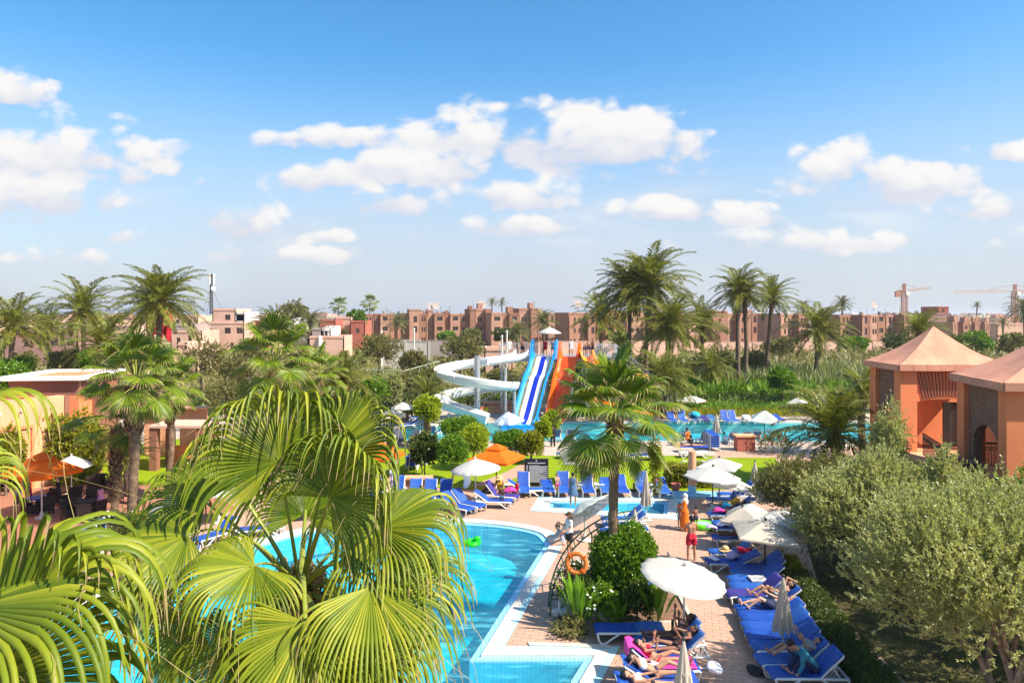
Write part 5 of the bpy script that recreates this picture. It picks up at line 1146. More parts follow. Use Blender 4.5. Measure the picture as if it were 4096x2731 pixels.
def lmesh(back, m):
    k = (back, m.name)
    if k in LM: return LM[k]
    a = math.radians(back); c, s = math.cos(a), math.sin(a); BL = .80; out = []
    mb = MB()
    for y in (-.31, .31): mb.tube([(.02, y, SZ - .07), (.06, y, SZ - .03), (HX, y, SZ - .035), (1.92, y, SZ - .05)], .036, 6)
    for x in (.05, .6, 1.9): mb.bar((x, -.31, SZ - .05), (x, .31, SZ - .05), .05)
    out.append(('frame', mb.mesh('frame', M_PLAST, 60)))
    for (pts) in ([(.04, SZ - .04), (.07, .14), (.15, .025), (.27, .05), (.48, .2), (.66, SZ - .05)], [(1.9, SZ - .06), (1.88, .14), (1.78, .025), (1.64, .05), (1.42, .2), (1.22, SZ - .05)]):
        for y in (-.33, .33): mb = MB(); mb.tube([(x, y, z) for x, z in pts], [.035, .033, .033, .032, .03, .03], 6); out.append(('leg', mb.mesh('leg', M_PLAST, 60)))
    seat = [(-.01, SZ - .06), (.03, SZ - .01), (.3, SZ), (.6, SZ - .012), (.9, SZ - .008), (HX, SZ)]
    out.append(('seat', slab(seat, .58, .03, .018).mesh('seat', m, 60)))
    bk = [(HX + .012 + BL*t*c, SZ + .004 + BL*t*s + .03*math.sin(t*3.1)) for t in (0, .2, .45, .7, .9, 1.)] + [(HX + (BL + .02)*c + .03*s, SZ + (BL + .02)*s - .03*c)]
    out.append(('backrest', slab(bk, .58, .03, .012).mesh('backrest', m, 60)))
    mb = MB()
    for y in (-.30, .30): mb.tube([(HX, y, SZ - .03), (HX + BL*c*1.01 + .02*s, y, SZ - .03 + BL*s*1.01)], .028, 6)
    mb.bar((HX + BL*c*1.02, -.3, SZ + BL*s*1.02 - .02), (HX + BL*c*1.02, .3, SZ + BL*s*1.02 - .02), .045)
    if back > 5: 
        for y in (-.24, .24): mb.bar((HX + BL*.55*c, y, SZ + BL*.55*s - .05), (1.72, y, SZ - .06), .035)
    out.append(('back_frame', mb.mesh('back_frame', M_PLAST, 60))); LM[k] = out; return out
def lounger(label, foot, head_deg, back=35, m=None, group='blue loungers', arm=False, z=0.):
    e = thing('sun_lounger', label, 'lounger', (foot[0], foot[1], z), math.radians(head_deg), group)
    for n, me in lmesh(back, m or M_BLUE): link(n, me, e)
    return e
def lat(x, y, deg, z=SZ): 
    """ground spot of a lounger whose foot end (seat height) shows at x,y"""
    p = gp(x, y, z); return (p.x, p.y)
ORD = 'first second third fourth fifth sixth seventh eighth ninth tenth eleventh twelfth thirteenth fourteenth fifteenth sixteenth seventeenth eighteenth nineteenth twentieth'.split()
LOUNGE = {}
ROWA = [(1768, 1541, 0, 44), (1740, 1511, 1, 42), (1728, 1480, 0, 44), (1720, 1461, 2, 38), (1717, 1448, 0, 38), (1717, 1434, -1, 38), (1704, 1411, 0, 10), (1712, 1392, 0, 36), (1682, 1377, 2, 44), (1687, 1353, 0, 4), (1678, 1331, 1, 40), (1683, 1315, 0, 42), (1680, 1301, 0, 40), (1624, 1286, -2, 24), (1632, 1265, 3, 52), (1638, 1232, 0, 38), (1640, 1209, 0, 30), (1639, 1199, 2, 30), (1628, 1178, 0, 35), (1640, 1166, 0, 40), (1625, 1144, 0, 46), (1650, 1133, 0, 50)]
ya = 0.
for i, (x, y, a, b) in enumerate(ROWA):
    pa = gp(x, y, SZ); ya = max(pa.y, ya + .61)
    LOUNGE['a%d' % i] = lounger('%s blue lounger from the bottom in the long row beside the olive trees' % (ORD[i] if i < 20 else ('twenty-first', 'twenty-second')[i - 20]), (pa.x, ya), a, b, M_NAVY if i == 8 else M_BLUE, 'loungers in the row by the olive trees')
C_ = 'loungers around the pools'
LOUNGE['flat'] = lounger('flat empty blue lounger side-on at the corner of the main pool', lat(1367, 1440, 0), 0, 2, group=C_)
LOUNGE['b1'] = lounger('blue lounger with the reading sunbather under the round white umbrella', lat(1462, 1470, 0), 4, 44, group=C_)
LOUNGE['b2'] = lounger('blue lounger nearer the pool corner with a second dark haired sunbather', lat(1464, 1497, 0), 4, 44, group=C_)
LOUNGE['b3'] = lounger('lounger with a bright pink towel over its back', lat(1604, 1524, 0), 180, 42, group=C_)
LOUNGE['b4'] = lounger('lounger with the sunbather in a white bikini top', lat(1600, 1553, 0), 180, 32, group=C_)
LOUNGE['b5'] = lounger('lounger cut off by the bottom edge with a sunbather', lat(1596, 1586, 0), 180, 25, group=C_)
for i, (x, y, a, b) in enumerate([(1382, 1189, 0, 42), (1386, 1203, 0, 40), (1381, 1216, 0, 4), (1384, 1232, 0, 4), (1372, 1262, 0, 8), (1366, 1300, 0, 4), (1368, 1345, 0, 4)]):
    lounger('%s lounger from the kids pool in the group behind the clipped bush' % ORD[i], lat(x, y, 0), a, b, group='loungers behind the clipped bush')
rowc = [(1203, 1128, 90, 58, 'upright dark blue lounger just left of the black sign board'), (1262, 1126, 93, 8, 'reclined lounger right of the black sign board'), (1298, 1128, 90, 62, 'upright lounger behind the standing child'), (1354, 1128, 90, 62, 'upright lounger with a colourful bag on its seat'), (1396, 1128, 88, 22, 'half reclined lounger left of the palm trunk'), (1434, 1128, 90, 36, 'lounger just right of the palm trunk facing the kids pool'), (1484, 1128, 90, 60, 'upright lounger behind the closed umbrella by the kids pool'), (1531, 1130, 90, 26, 'low reclined lounger beside the terracotta pot')]
for x, y, a, b, lab in rowc: lounger(lab, lat(x, y, 0), a, b, group='loungers at the lawn edge')
lounger('lounger seen side-on at the left end of the kids pool', lat(1248, 1121, 0), 180, 34, group=C_)
for x, y, a, b, lab in [(949, 1147, 92, 58, 'lounger with a crumpled towel behind the girl in lilac'), (982, 1147, 90, 58, 'middle of three upright loungers behind the girl in lilac'), (1014, 1147, 86, 55, 'right of three upright loungers near the round white umbrella'), (1083, 1167, 142, 42, 'diagonal lounger nearest the curved pool edge'), (1108, 1160, 142, 42, 'diagonal lounger beside the umbrella pole'), (1176, 1148, 175, 34, 'lounger of the woman in the sun hat'), (1190, 1138, 160, 50, 'navy backed lounger in the shade of the orange umbrella')]: lounger(lab, lat(x, y, 0), a, b, M_NAVY if 'navy' in lab else M_BLUE, group=C_)
for i, (x, y, a, b, lab) in enumerate([(215, 1262, 130, 48, 'blue lounger with raised back at the edge of the terracotta terrace'), (232, 1250, 125, 48, 'lounger with a pink towel over its back near the terrace roses'), (300, 1330, 100, 20, 'lounger with a red towel half hidden by the palm ribbons'), (330, 1300, 100, 6, 'flat lounger behind the drooping palm ribbons'), (348, 1255, 95, 52, 'leftmost raised back under the tilted white umbrella'), (372, 1250, 95, 55, 'middle raised back under the tilted white umbrella'), (398, 1246, 95, 55, 'rightmost raised back under the tilted white umbrella'), (450, 1238, 60, 40, 'lounger glimpsed under the drooping fronds by the pool'), (545, 1215, 20, 20, 'lounger seen through the hanging palm tips'), (640, 1180, 20, 30, 'lounger behind the foreground palm heart'), (690, 1165, 10, 40, 'second lounger behind the foreground palm heart'), (860, 1140, 95, 45, 'lounger left of the standing man in blue trunks'), (905, 1136, 90, 50, 'lounger right of the standing man in blue trunks'), (150, 1340, 150, 30, 'lounger beneath the left foreground palm'), (430, 1300, 110, 10, 'lounger with a blue towel deep in the palm shadow')]): lounger(lab, lat(x, y, 0), a, b, group='loungers left of the curved pool')
# far pool, seen from behind or across the water
for x, y, a, b, lab in [(1566, 1010, 90, 50, 'chair back beside the seated bathers at the far pool'), (1622, 1010, 90, 50, 'single chair back facing the far pool'), (1686, 1008, 90, 50, 'chair back left of the terracotta counter'), (1717, 1004, 90, 45, 'chair back behind the terracotta counter'), (1742, 1006, 90, 55, 'chair back right of the terracotta counter'), (1280, 1000, 90, 52, 'chair back behind the slim young trees'), (1312, 1000, 90, 52, 'chair back in the shade of the fan palm'), (1000, 992, 80, 52, 'chair beside the lime topped palm trunk'), (1066, 992, 85, 52, 'chair right of the round clipped trees')]:
    p = gp(x, y + 15); lounger(lab, (p.x, p.y + 1.75), a - 180, b, M_BLUE2, 'chairs along the far pool')
for x, y, a, b, lab in [(1376, 1046, 8, 10, 'left of two flat loungers on the lawn behind the palm trunk'), (1440, 1044, 5, 10, 'right of two flat loungers on the lawn behind the palm trunk')]: lounger(lab, lat(x, y, 0), a, b, group='chairs along the far pool')
lounger('white lounger with the woman lying on a blue towel', lat(1560, 1037, 0), 0, 0, M_PLAST, 'chairs along the far pool')
for x, y, a, b, m, lab in [(1282, 1040, 20, 40, M_BLUE2, 'lounger beneath the slim young trees'), (920, 1012, 100, 50, M_DGREY, 'left dark grey chair near the couple on loungers'), (940, 1014, 80, 50, M_DGREY, 'right dark grey chair near the couple on loungers'), (912, 975, 20, 30, M_BLUE, 'lounger of the couple at the far pool'), (930, 968, 15, 25, M_BLUE, 'second lounger of the couple at the far pool'), (938, 958, 10, 30, M_BLUE, 'lounger covered with a striped towel behind the couple')]: lounger(lab, lat(x, y, 0), a, b, m, 'chairs along the far pool')
for x, y, b, m, lab in [(1549, 965, 40, M_BLUE, 'chair with a man at the left end across the far pool'), (1574, 965, 60, M_BLUE, 'upright blue chair across the far pool by the bench'), (1601, 963, 20, M_BLUE2, 'chair draped with a turquoise towel across the far pool'), (1624, 963, 8, M_NAVY, 'low lounger with navy towel across the far pool'), (1643, 963, 12, M_BLUE2, 'lounger behind the closed umbrella across the far pool'), (1674, 965, 60, M_BLUE, 'left of the upright blue pair across the far pool'), (1692, 965, 60, M_BLUE, 'right of the upright blue pair across the far pool'), (1728, 965, 15, M_PLAST, 'white lounger left under the drooping umbrella'), (1752, 965, 15, M_PLAST, 'white lounger in the middle under the drooping umbrella'), (1775, 965, 15, M_PLAST, 'white lounger right under the drooping umbrella'), (1795, 962, 12, M_BLUE, 'blue lounger beside the big date palm fronds')]:
    lounger(lab, lat(x, y, 0), 90, b, m, 'chairs across the far pool')
for (x, y, n, deg, lab) in [(1643, 1036, 7, 90, 'far pool stack'), (943, 1080, 5, 75, 'orange umbrella stack')]:
    p = gp(x, y)
    for i in range(n): lounger('%s lounger from the ground in the stack %s' % (ORD[i], 'at the lawn edge by the far pool' if n == 7 else 'beside the closed orange umbrella'), (p.x, p.y), deg, 2, z=i*.13, group='stacked loungers')
# ---------------------------------------------------------------- umbrellas
M_CANV = mat('white_canvas', (.66, .64, .59), .8, .06, 1.5, .1, trans=.35); M_CREAM = mat('cream_canvas', (.52, .465, .38), .85, .1, 1.5, .1, trans=.2); M_CGREEN = mat('pale_green_canvas', (.66, .72, .64), .8, .08, 1.5, trans=.28); M_ORC = mat('orange_canvas', (.90, .22, .010), .75, .1, 1.5, trans=.5); M_SKYC = mat('sky_print_canvas', (.30, .46, .68), .8, .3, 2.4, col2=(.85, .86, .88), trans=.2)
M_POLEB = mat('dark_pole', (.03, .028, .026), .45); M_POLEW = mat('pale_pole', (.62, .60, .54), .5); M_BASE = mat('concrete_base', (.50, .47, .42), .9, .15)
def canopy(n, R, drop, m, vent=False, wob=.03, seed=0, val=.0):
    rg = random.Random(seed); mb = MB(); per = max(3, 24//n); N = n*per; rings = 6; vs = [(0, 0, 0)]
    for r in range(1, rings + 1):
        t = r/rings
        for k in range(N):
            a = 2*math.pi*k/N; f = (k % per)/per; ph = 2*math.pi/n; x = (f - .5)*ph
            rad = math.cos(ph/2)/math.cos(x)*(1 - (.012 if n > 8 else .05 if n > 4 else .035)*(1 - (2*f - 1)**2)*t)
            z = -drop*(t**1.15) + .04*drop*math.sin(math.pi*f)*t*-1.4 + rg.uniform(-wob, wob)*.3*t
            vs.append((R*t*rad*math.cos(a), R*t*rad*math.sin(a), z))
    fs = [(0, 1 + k, 1 + (k + 1) % N) for k in range(N)]
    for r in range(rings - 1):
        for k in range(N): b = 1 + r*N; fs.append((b + k, b + N + k, b + N + (k + 1) % N, b + (k + 1) % N))
    if val:
        o = len(vs); b = 1 + (rings - 1)*N
        for k in range(N): x, y, z = vs[b + k]; vs.append((x*1.005, y*1.005, z - val*(1 + .12*math.sin(k*1.7))))
        for k in range(N): fs.append((b + k, o + k, o + (k + 1) % N, b + (k + 1) % N))
    mb.add(vs, fs); return mb
def umbrella(label, base, hgt, R, n=8, drop=None, m=None, tilt=0., tdir=0., pole=None, rz=0., val=.06, vent=False, z0=0., group='open umbrellas', fin=True, basek=True, seed=None):
    """tilt the canopy by `tilt` degrees towards direction tdir (degrees in plan)"""
    base = Vector((base[0], base[1], z0)); e = thing('umbrella', label, 'umbrella', base, group=group); m = m or M_CANV; drop = drop or R*.30; pole = pole or M_POLEB; sd_ = seed or int(base.x*91 + base.y*37)
    top = Vector((0, 0, hgt)); mb = MB(); mb.tube([(0, 0, .0), (0, 0, hgt - drop*.5)], .026 + .004*R, 8); mb.build('pole', pole, e, 60)
    ax = Vector((-math.sin(math.radians(tdir)), math.cos(math.radians(tdir)), 0)); Rm = Matrix.Rotation(math.radians(tilt), 4, ax) @ Matrix.Rotation(rz, 4, 'Z'); Mx = Matrix.Translation(top - Vector((0, 0, drop*.5))) @ Rm @ Matrix.Translation((0, 0, drop*.5))
    cn = canopy(n, R, drop, m, seed=sd_, val=val).build('canopy', m, e, 30 if n <= 8 else 180, M=Mx)
    mb = MB(); nr = n if n > 4 else 8
    for k in range(nr): a = 2*math.pi*k/nr; r2 = R*.97*(1 if n > 4 or k % 2 == 0 else .69); mb.tube([(0, 0, -.05), (r2*math.cos(a), r2*math.sin(a), -drop - .015)], .011, 4)
    for k in range(nr): a = 2*math.pi*k/nr; r2 = R*.5*(1 if n > 4 or k % 2 == 0 else .69); mb.tube([(0, 0, -drop*1.3), (r2*math.cos(a), r2*math.sin(a), -drop*.52)], .009, 4)
    mb.build('ribs', pole, e, M=Mx)['kind'] = 'stuff'
    if fin: mb = MB(); mb.ball((0, 0, .05), .06, 8, 6); mb.build('finial', pole, e, 180, M=Mx)
    if vent: canopy(n, R*.38, drop*.42, m, seed=sd_ + 1, val=.03).build('vent_cap', m, e, 30, M=Mx @ Matrix.Translation((0, 0, .16)))
    if basek: mb = MB(); mb.lathe([(.30, 0), (.30, .06), (.12, .1), (.05, .32)], 14); mb.build('base', M_BASE, e, 50)
    return e
def closed_umbrella(label, base, hgt, L, m=None, r=.17, pole=None, z0=0.):
    e = thing('closed_umbrella', label, 'umbrella', (base[0], base[1], z0), group='closed umbrellas'); m = m or M_CREAM; R0 = random.Random(int(base[0]*50)); mb = MB(); mb.tube([(0, 0, 0), (0, 0, hgt)], .028, 8); mb.build('pole', pole or M_POLEW, e, 60)
    mb = MB(); N = 32; vs = []
    for i in range(9):
        t = i/8; z = hgt - .05 - L*t
        for k in range(N): a = 2*math.pi*k/N; rr = (.03 + r*t**.8)*(1 + .28*(1 if k % 4 < 2 else -1)*t*(1 if k % 2 else .6) + R0.uniform(-.05, .05)); vs.append((rr*math.cos(a), rr*math.sin(a), z - (.05*math.sin(k*1.57) if i == 8 else 0)))
    mb.add(vs, [(i*N + k, i*N + (k + 1) % N, (i + 1)*N + (k + 1) % N, (i + 1)*N + k) for i in range(8) for k in range(N)]); mb.build('furled_canopy', m, e, 35)
    mb = MB(); mb.lathe([(r*.62, hgt - L*.42), (r*.66, hgt - L*.45), (r*.64, hgt - L*.48)], 14); mb.build('strap', m, e); mb = MB(); mb.ball((0, 0, hgt + .02), .05, 8, 6); mb.build('finial', M_POLEB, e, 180)
    mb = MB(); mb.box((0, 0, .05), (.5, .5, .1)); mb.box((0, 0, .16), (.16, .16, .14)); mb.build('base', M_BASE, e)
    return e
def um(label, bx, by, cy, wdisp, **kw):
    """base spot (bx,by), canopy top at photo height cy, canopy width in photo"""
    p = gp(bx, by, kw.get('z0', 0.)); D = p.y; h = dp(bx, cy, D).z - kw.get('z0', 0.); R = wdisp/2/K*D/F; return umbrella(label, p, h, R, **kw)
um('large round white umbrella in front of the man in red shorts', 1571, 1486, 1296, 196, n=16, drop=.34, tilt=11, tdir=-35, pole=M_POLEW, val=.03)
um('pale green umbrella tilted steeply over the pool edge', 1343, 1240, 1150, 150, n=16, drop=.5, m=M_CGREEN, tilt=42, tdir=140, pole=mat('green_pole', (.35, .48, .38), .5), val=.02, fin=False)
um('round white umbrella beside the orange one', 1092, 1152, 1052, 114, n=16, drop=.52, pole=M_POLEW, tilt=4, tdir=180)
um('orange square parasol with a peaked cap by the black sign', 1140, 1122, 1024, 140, n=4, drop=.62, m=M_ORC, vent=True, rz=.35, val=.14)
um('square white umbrella tilted on the lawn', 1323, 1110, 1030, 92, n=4, drop=.52, tilt=14, tdir=-70, rz=.9)
um('white umbrella furthest back of the cluster by the shower', 1652, 1150, 1050, 120, n=4, drop=.42, rz=.25)
um('white umbrella in front of the shower pillar', 1637, 1170, 1070, 132, n=8, drop=.50, tilt=4, tdir=0)
um('white umbrella dappled by olive shade', 1684, 1172, 1096, 124, n=4, drop=.42, rz=.5, tilt=8, tdir=30)
um('grey white umbrella in the shade behind the row umbrella', 1722, 1235, 1154, 92, n=8, drop=.42, m=M_CGREEN)
um('square cream umbrella left of the olive branches', 1706, 1262, 1163, 122, n=4, drop=.42, rz=.3, m=M_CREAM, tilt=4, tdir=180)
um('square white umbrella tucked into the olive branches', 1803, 1290, 1170, 142, n=4, drop=.42, rz=.15, m=M_CANV, pole=M_POLEW, tilt=6, tdir=0)
um('nearest square cream umbrella over the lounger row', 1757, 1328, 1194, 182, n=4, drop=.46, rz=.62, m=M_CREAM, tilt=5, tdir=-20, vent=False)
um('square white umbrella by the bench across the far pool', 1587, 946, 907, 72, n=4, drop=.5, rz=.05)
um('white umbrella half hidden by the big date palm', 1832, 950, 912, 52, n=4, drop=.5, rz=.1)
um('white umbrella drooping over loungers across the far pool', 1756, 1008, 941, 80, n=4, drop=.75, rz=.4, tilt=6, tdir=-60)
um('white umbrella at the end of the white spiral slide', 1085, 985, 934, 78, n=8, drop=.5)
um('umbrella printed with blue sky and clouds beside the striped slide', 1167, 996, 944, 74, n=8, drop=.8, m=M_SKYC, tilt=6, tdir=200)
um('white umbrella at the foot of the orange slide', 1262, 995, 951, 62, n=4, drop=.5, rz=.4)
um('white umbrella on top of the slide platform', 1262, 818, 750, 54, n=16, drop=.55, z0=5.5, pole=M_POLEW, basek=False)
um('white umbrella above the couple on loungers', 925, 978, 922, 54, n=8, drop=.5); um('cream umbrella just left of the couple', 905, 988, 936, 56, n=8, drop=.5, m=M_CREAM)
um('white umbrella beside the orange parasol at the restaurant', 164, 1134, 1045, 86, n=16, drop=.52, pole=M_POLEW)
um('orange parasol over the restaurant tables', 96, 1188, 1045, 165, n=4, drop=.72, m=M_ORC, vent=True, rz=.35, val=.16, pole=M_POLEW)
um('tilted white umbrella behind the left palm fronds', 392, 1240, 1138, 110, n=16, drop=.45, tilt=16, tdir=-150, pole=M_POLEW)
um('white umbrella glimpsed above the drooping fronds', 503, 1200, 1103, 98, n=16, drop=.45, pole=M_POLEW)
um('orange parasol behind the foreground palm', 868, 1108, 1018, 130, n=4, drop=.6, m=M_ORC, vent=True, rz=.4, val=.14)
def cu(label, bx, by, ty, L, **kw): p = gp(bx, by); h = dp(bx, ty, p.y).z; closed_umbrella(label, p, h, h*L, **kw)
cu('closed cream umbrella beside the kids pool', 1484, 1196, 1078, .66, r=.2); cu('closed cream umbrella just right of the palm trunk', 1458, 1250, 1166, .75, r=.2)
cu('closed cream umbrella in the lounger row', 1799, 1503, 1322, .66, r=.22); cu('closed umbrella against the lawn by the olive tree', 1734, 1140, 1058, .62, r=.22); cu('closed grey umbrella by the far pool stack', 1646, 1008, 948, .72, r=.26)
cu('closed orange parasol behind the foreground palm', 905, 1062, 1004, .8, m=M_ORC, r=.28)
closed_umbrella('closed cream umbrella at the bottom edge among the sunbathers', (3.85, 15.7), 2.3, 1.6, r=.24)
# ---------------------------------------------------------------- restaurant furniture
M_WICK = brick_mat('dark_wicker', (.13, .085, .065), (.09, .058, .045), (.015, .01, .01), .05, .03)
CH = {}
def wicker():
    if CH: return CH['p']
    out = []
    mb = MB(); mb.box((0, 0, .40), (.50, .48, .08)); out.append(('seat', mb.mesh('seat', M_WICK)))
    mb = MB(); mb.add([(-.27, .24, .15), (.27, .24, .15), (.30, .36, .92), (-.30, .36, .92), (-.27, .20, .15), (.27, .20, .15), (.30, .31, .92), (-.30, .31, .92)], [(0, 1, 2, 3), (7, 6, 5, 4), (0, 4, 5, 1), (1, 5, 6, 2), (2, 6, 7, 3), (3, 7, 4, 0)][::1]); out.append(('backrest', mb.mesh('backrest', M_WICK)))
    for s in (-1, 1):
        mb = MB(); mb.tube([(s*.28, -.25, .0), (s*.29, -.24, .60), (s*.30, .02, .66), (s*.30, .28, .70)], .03, 6); out.append(('arm', mb.mesh('arm', M_WICK)))
        mb = MB(); mb.box((s*.275, .0, .34), (.02, .46, .36)); out.append(('side_panel', mb.mesh('side_panel', M_WICK)))
        mb = MB(); mb.tube([(s*.25, .24, 0), (s*.26, .24, .3)], .025, 6); out.append(('leg', mb.mesh('leg', M_WICK)))
    mb = MB(); mb.box((0, -.24, .26), (.5, .02, .22)); out.append(('front_panel', mb.mesh('front_panel', M_WICK))); CH['p'] = out; return out
def chair(label, x, y, deg, z=0.):
    p = gp(x, y); e = thing('wicker_chair', label, 'chair', p, math.radians(deg), 'wicker restaurant chairs')
    for n, me in wicker(): link(n, me, e)
for x, y, d, lab in [(160, 1190, 60, 'wicker chair at the left of the round wicker table'), (196, 1198, 200, 'wicker chair nearest the viewer at the wicker table'), (222, 1190, 250, 'wicker chair right of the wicker table'), (207, 1166, 10, 'wicker chair behind the wicker table'), (68, 1182, 150, 'wicker chair beside the blue clothed table'), (108, 1178, 220, 'wicker chair right of the blue clothed table'), (138, 1158, 160, 'wicker chair of the woman reading'), (172, 1154, 220, 'wicker chair under the white restaurant umbrella'), (216, 1128, 200, 'dark wicker chair by the terrace pillar'), (240, 1122, 170, 'dark wicker chair behind the terrace pillar'), (320, 1155, 120, 'wicker chair right of the shaggy palm trunk'), (268, 1150, 220, 'wicker chair left of the shaggy palm trunk')]: chair(lab, x, y, d)
def table(label, x, y, r, h, m, leg, name='round_table'):
    p = gp(x, y); e = thing(name, label, 'table', p); mb = MB(); mb.lathe([(r, h - .05), (r, h), (r*.98, h + .01)], 20); mb.build('top', m, e); mb = MB(); mb.lathe([(r*.5, 0), (r*.45, .04), (.07, .1), (.07, h - .06)], 14); mb.build('pedestal', leg, e)
table('round dark wicker table on the terrace', 192, 1184, .5, .72, M_WICK, M_WICK); table('table with a deep blue cloth under the orange parasol', 85, 1176, .45, .74, M_BLUE, M_NAVY); table('small dark table beside the couple of wicker chairs', 228, 1118, .4, .7, M_WICK, M_WICK)
# ---------------------------------------------------------------- white side tables, pots, bins, bags
def side_table(label, x, y, s=.5):
    p = gp(x, y); e = thing('side_table', label, 'table', p, group='white side tables'); mb = MB(); mb.box((0, 0, .42), (s*1.1, s, .05)); mb.build('top', M_PLAST, e)
    for sx in (-1, 1):
        for sy in (-1, 1): mb = MB(); mb.box((sx*s*.42, sy*s*.4, .195), (.07, .07, .39)); mb.build('leg', M_PLAST, e)
    mb = MB(); mb.box((0, -s*.42, .3), (s*.78, .02, .18)); mb.build('apron', M_PLAST, e)
for x, y, lab in [(1376, 1128, 'white side table between loungers left of the palm trunk'), (1505, 1130, 'white side table with pink flowers by the kids pool'), (1328, 1128, 'white side table behind the woman in blue'), (1170, 1130, 'white side table in the orange umbrella shade'), (1714, 963, 'white side table across the far pool'), (1660, 963, 'white side table beside the upright blue pair'), (1740, 1355, 'white side table between loungers in the olive row'), (1735, 1250, 'white side table under the cream umbrella')]: side_table(lab, x, y)
p = gp(1529, 1128); e = thing('flower_pot', 'terracotta pot beside the low reclined lounger', 'pot', gp(1552, 1128)); mb = MB(); mb.lathe([(.16, 0), (.26, .38), (.28, .38), (.28, .44), (.22, .44), (.2, .3)], 16); mb.build('pot', M_REDW, e, 50)
M_PINKT = mat('pink_towel', (.80, .05, .32), .9, .2, 6., .4, 40.); M_REDT = mat('red_towel', (.70, .02, .05), .9, .25, 6., .4, 40.); M_WT = mat('white_towel', (.80, .78, .78), .9, .1, 6., .5, 40.); M_TEALT = mat('turquoise_towel', (.03, .42, .62), .9, .25, 6., .5, 40.); M_STRAW = mat('straw', (.62, .42, .20), .85, .2, 12.); M_LILT = mat('lilac_towel', (.55, .42, .65), .9, .2, 6., .4, 40.); M_ROYT = mat('royal_blue_towel', (.01, .06, .50), .9, .35, 7., .4, 40.); M_BLKB = mat('black_bag_cloth', (.025, .025, .03), .8, .3)
def crumple(label, loc, r, h, m, name='towel', cat='towel', seed=1, group='towels and clothes'):
    rg = np.random.default_rng(seed); mb = MB(); mb.ball((0, 0, h*.45), (r, r*.7, h*.62), 16, 10); V = np.array(mb.v); n = np.sin(V*[9, 11, 8]/r*.35 + rg.uniform(0, 6, 3)); V += n[:, [1, 2, 0]]*r*.16; V[:, 2] = np.maximum(V[:, 2], 0); mb.v = [tuple(x) for x in V]
    return tag(mb.build(name, m, None, 180, loc, rg.uniform(0, 6)), label, cat, group)
def on(x, y, z): p = gp(x, y, z); return (p.x, p.y, z)
for i, (x, y, z, r, h, m, lab) in enumerate([(1710, 1270, .40, .30, .22, M_REDT, 'red crumpled clothes on the lounger with the straw hat'), (1640, 1284, .40, .2, .08, M_WT, 'white cloth on the lounger below the straw hat'), (1682, 1280, .40, .26, .2, M_LILT, 'patterned bag on the lounger below the straw hat'), (1655, 1176, .4, .35, .2, M_PINKT, 'pink towel heap under the dappled umbrella'), (1690, 1158, .4, .25, .3, mat('yellow_float', (.85, .45, .02), .4), 'yellow float on the lounger by the dappled umbrella'), (1668, 1163, .4, .26, .22, M_TEALT, 'turquoise bag beside the yellow float'), (942, 1130, .4, .36, .16, M_WT, 'crumpled white towel on the lounger behind the girl in lilac'), (1360, 1105, .4, .18, .45, mat('rucksack', (.15, .25, .35), .8, .5, 9., col2=(.7, .2, .1)), 'colourful rucksack on the upright lounger'), (1597, 955, .5, .5, .35, M_TEALT, 'turquoise towel across the far pool chairs'), (1506, 1108, .44, .18, .25, M_PINKT, 'bunch of pink flowers on the white side table'), (1120, 1130, .38, .4, .25, M_BLKB, 'dark heap of clothes beside the woman in the sun hat'), (1170, 1128, .4, .35, .2, M_PINKT, 'pink patterned towel behind the woman in the sun hat'), (1072, 1118, .9, .25, .7, M_WT, 'white robe hung beside the diagonal lounger'), (1640, 1538, .38, .28, .14, M_WT, 'white towel under the closed umbrella at the bottom edge'), (1822, 1440, .42, .3, .08, M_TEALT, 'turquoise cloth on a lounger of the olive row'), (285, 1310, .42, .6, .12, M_REDT, 'red towel on a lounger behind palm ribbons'), (350, 1290, .42, .45, .14, M_PINKT, 'magenta towel on a lounger behind palm ribbons'), (1735, 1545, .02, .25, .14, M_BLKB, 'dark bag on the ground below the bottom lounger'), (1500, 1528, .40, .3, .12, M_WT, 'white towel beside the sunbather in white'), (1636, 1212, .4, .3, .12, M_LILT, 'lilac towel on a lounger under the cream umbrella'), (1662, 1205, .4, .3, .12, M_WT, 'pale towel on a lounger under the cream umbrella'), (375, 1195, .4, .4, .14, M_ORC, 'orange towel under the tilted white umbrella')]): crumple(lab, on(x, y, z), r, h, m, seed=i, name='rucksack' if 'ruck' in lab else 'float' if 'float' in lab else 'bag' if 'bag' in lab else 'flowers' if 'flowers' in lab else 'towel', cat='bag' if 'bag' in lab or 'ruck' in lab else 'flower' if 'flowers' in lab else 'float' if 'float' in lab else 'towel')
def towel_on(L, label, back, m, full=False):
    """a towel laid on a lounger"""
    a = math.radians(back); c, s = math.cos(a), math.sin(a); BL = .84
    pth = [(HX - .5 + .1*k, SZ + .036) for k in range(5)] + [(HX + BL*t*c - .04*s, SZ + .036 + BL*t*s + .03*math.sin(t*3.1)) for t in (.05, .3, .55, .8, 1.)] + [(HX + (BL + .05)*c + .04, SZ + BL*s + .02), (HX + (BL + .06)*c + .06, SZ + BL*s - .3)]
    if full: pth = [(.1 + .2*k, SZ + .036) for k in range(5)] + pth[2:]
    o = slab(pth, .62, .018, .012).build('towel', m, None, 60, L.location, L.rotation_euler.z); return tag(o, label, 'towel', 'towels and clothes')
towel_on(LOUNGE['b3'], 'bright pink towel draped over the lounger back by the pool corner', 42, M_PINKT, True)
# straw hat
e = thing('straw_hat', 'tan straw hat on a lounger of the olive row', 'hat', on(1666, 1262, .41)); mb = MB(); mb.lathe([(.26, 0), (.25, .015), (.14, .03)], 18); mb.build('brim', M_STRAW, e, 60); mb = MB(); mb.lathe([(.135, .02), (.13, .12), (.09, .16), (.01, .165)], 16); mb.build('crown', M_STRAW, e, 180)
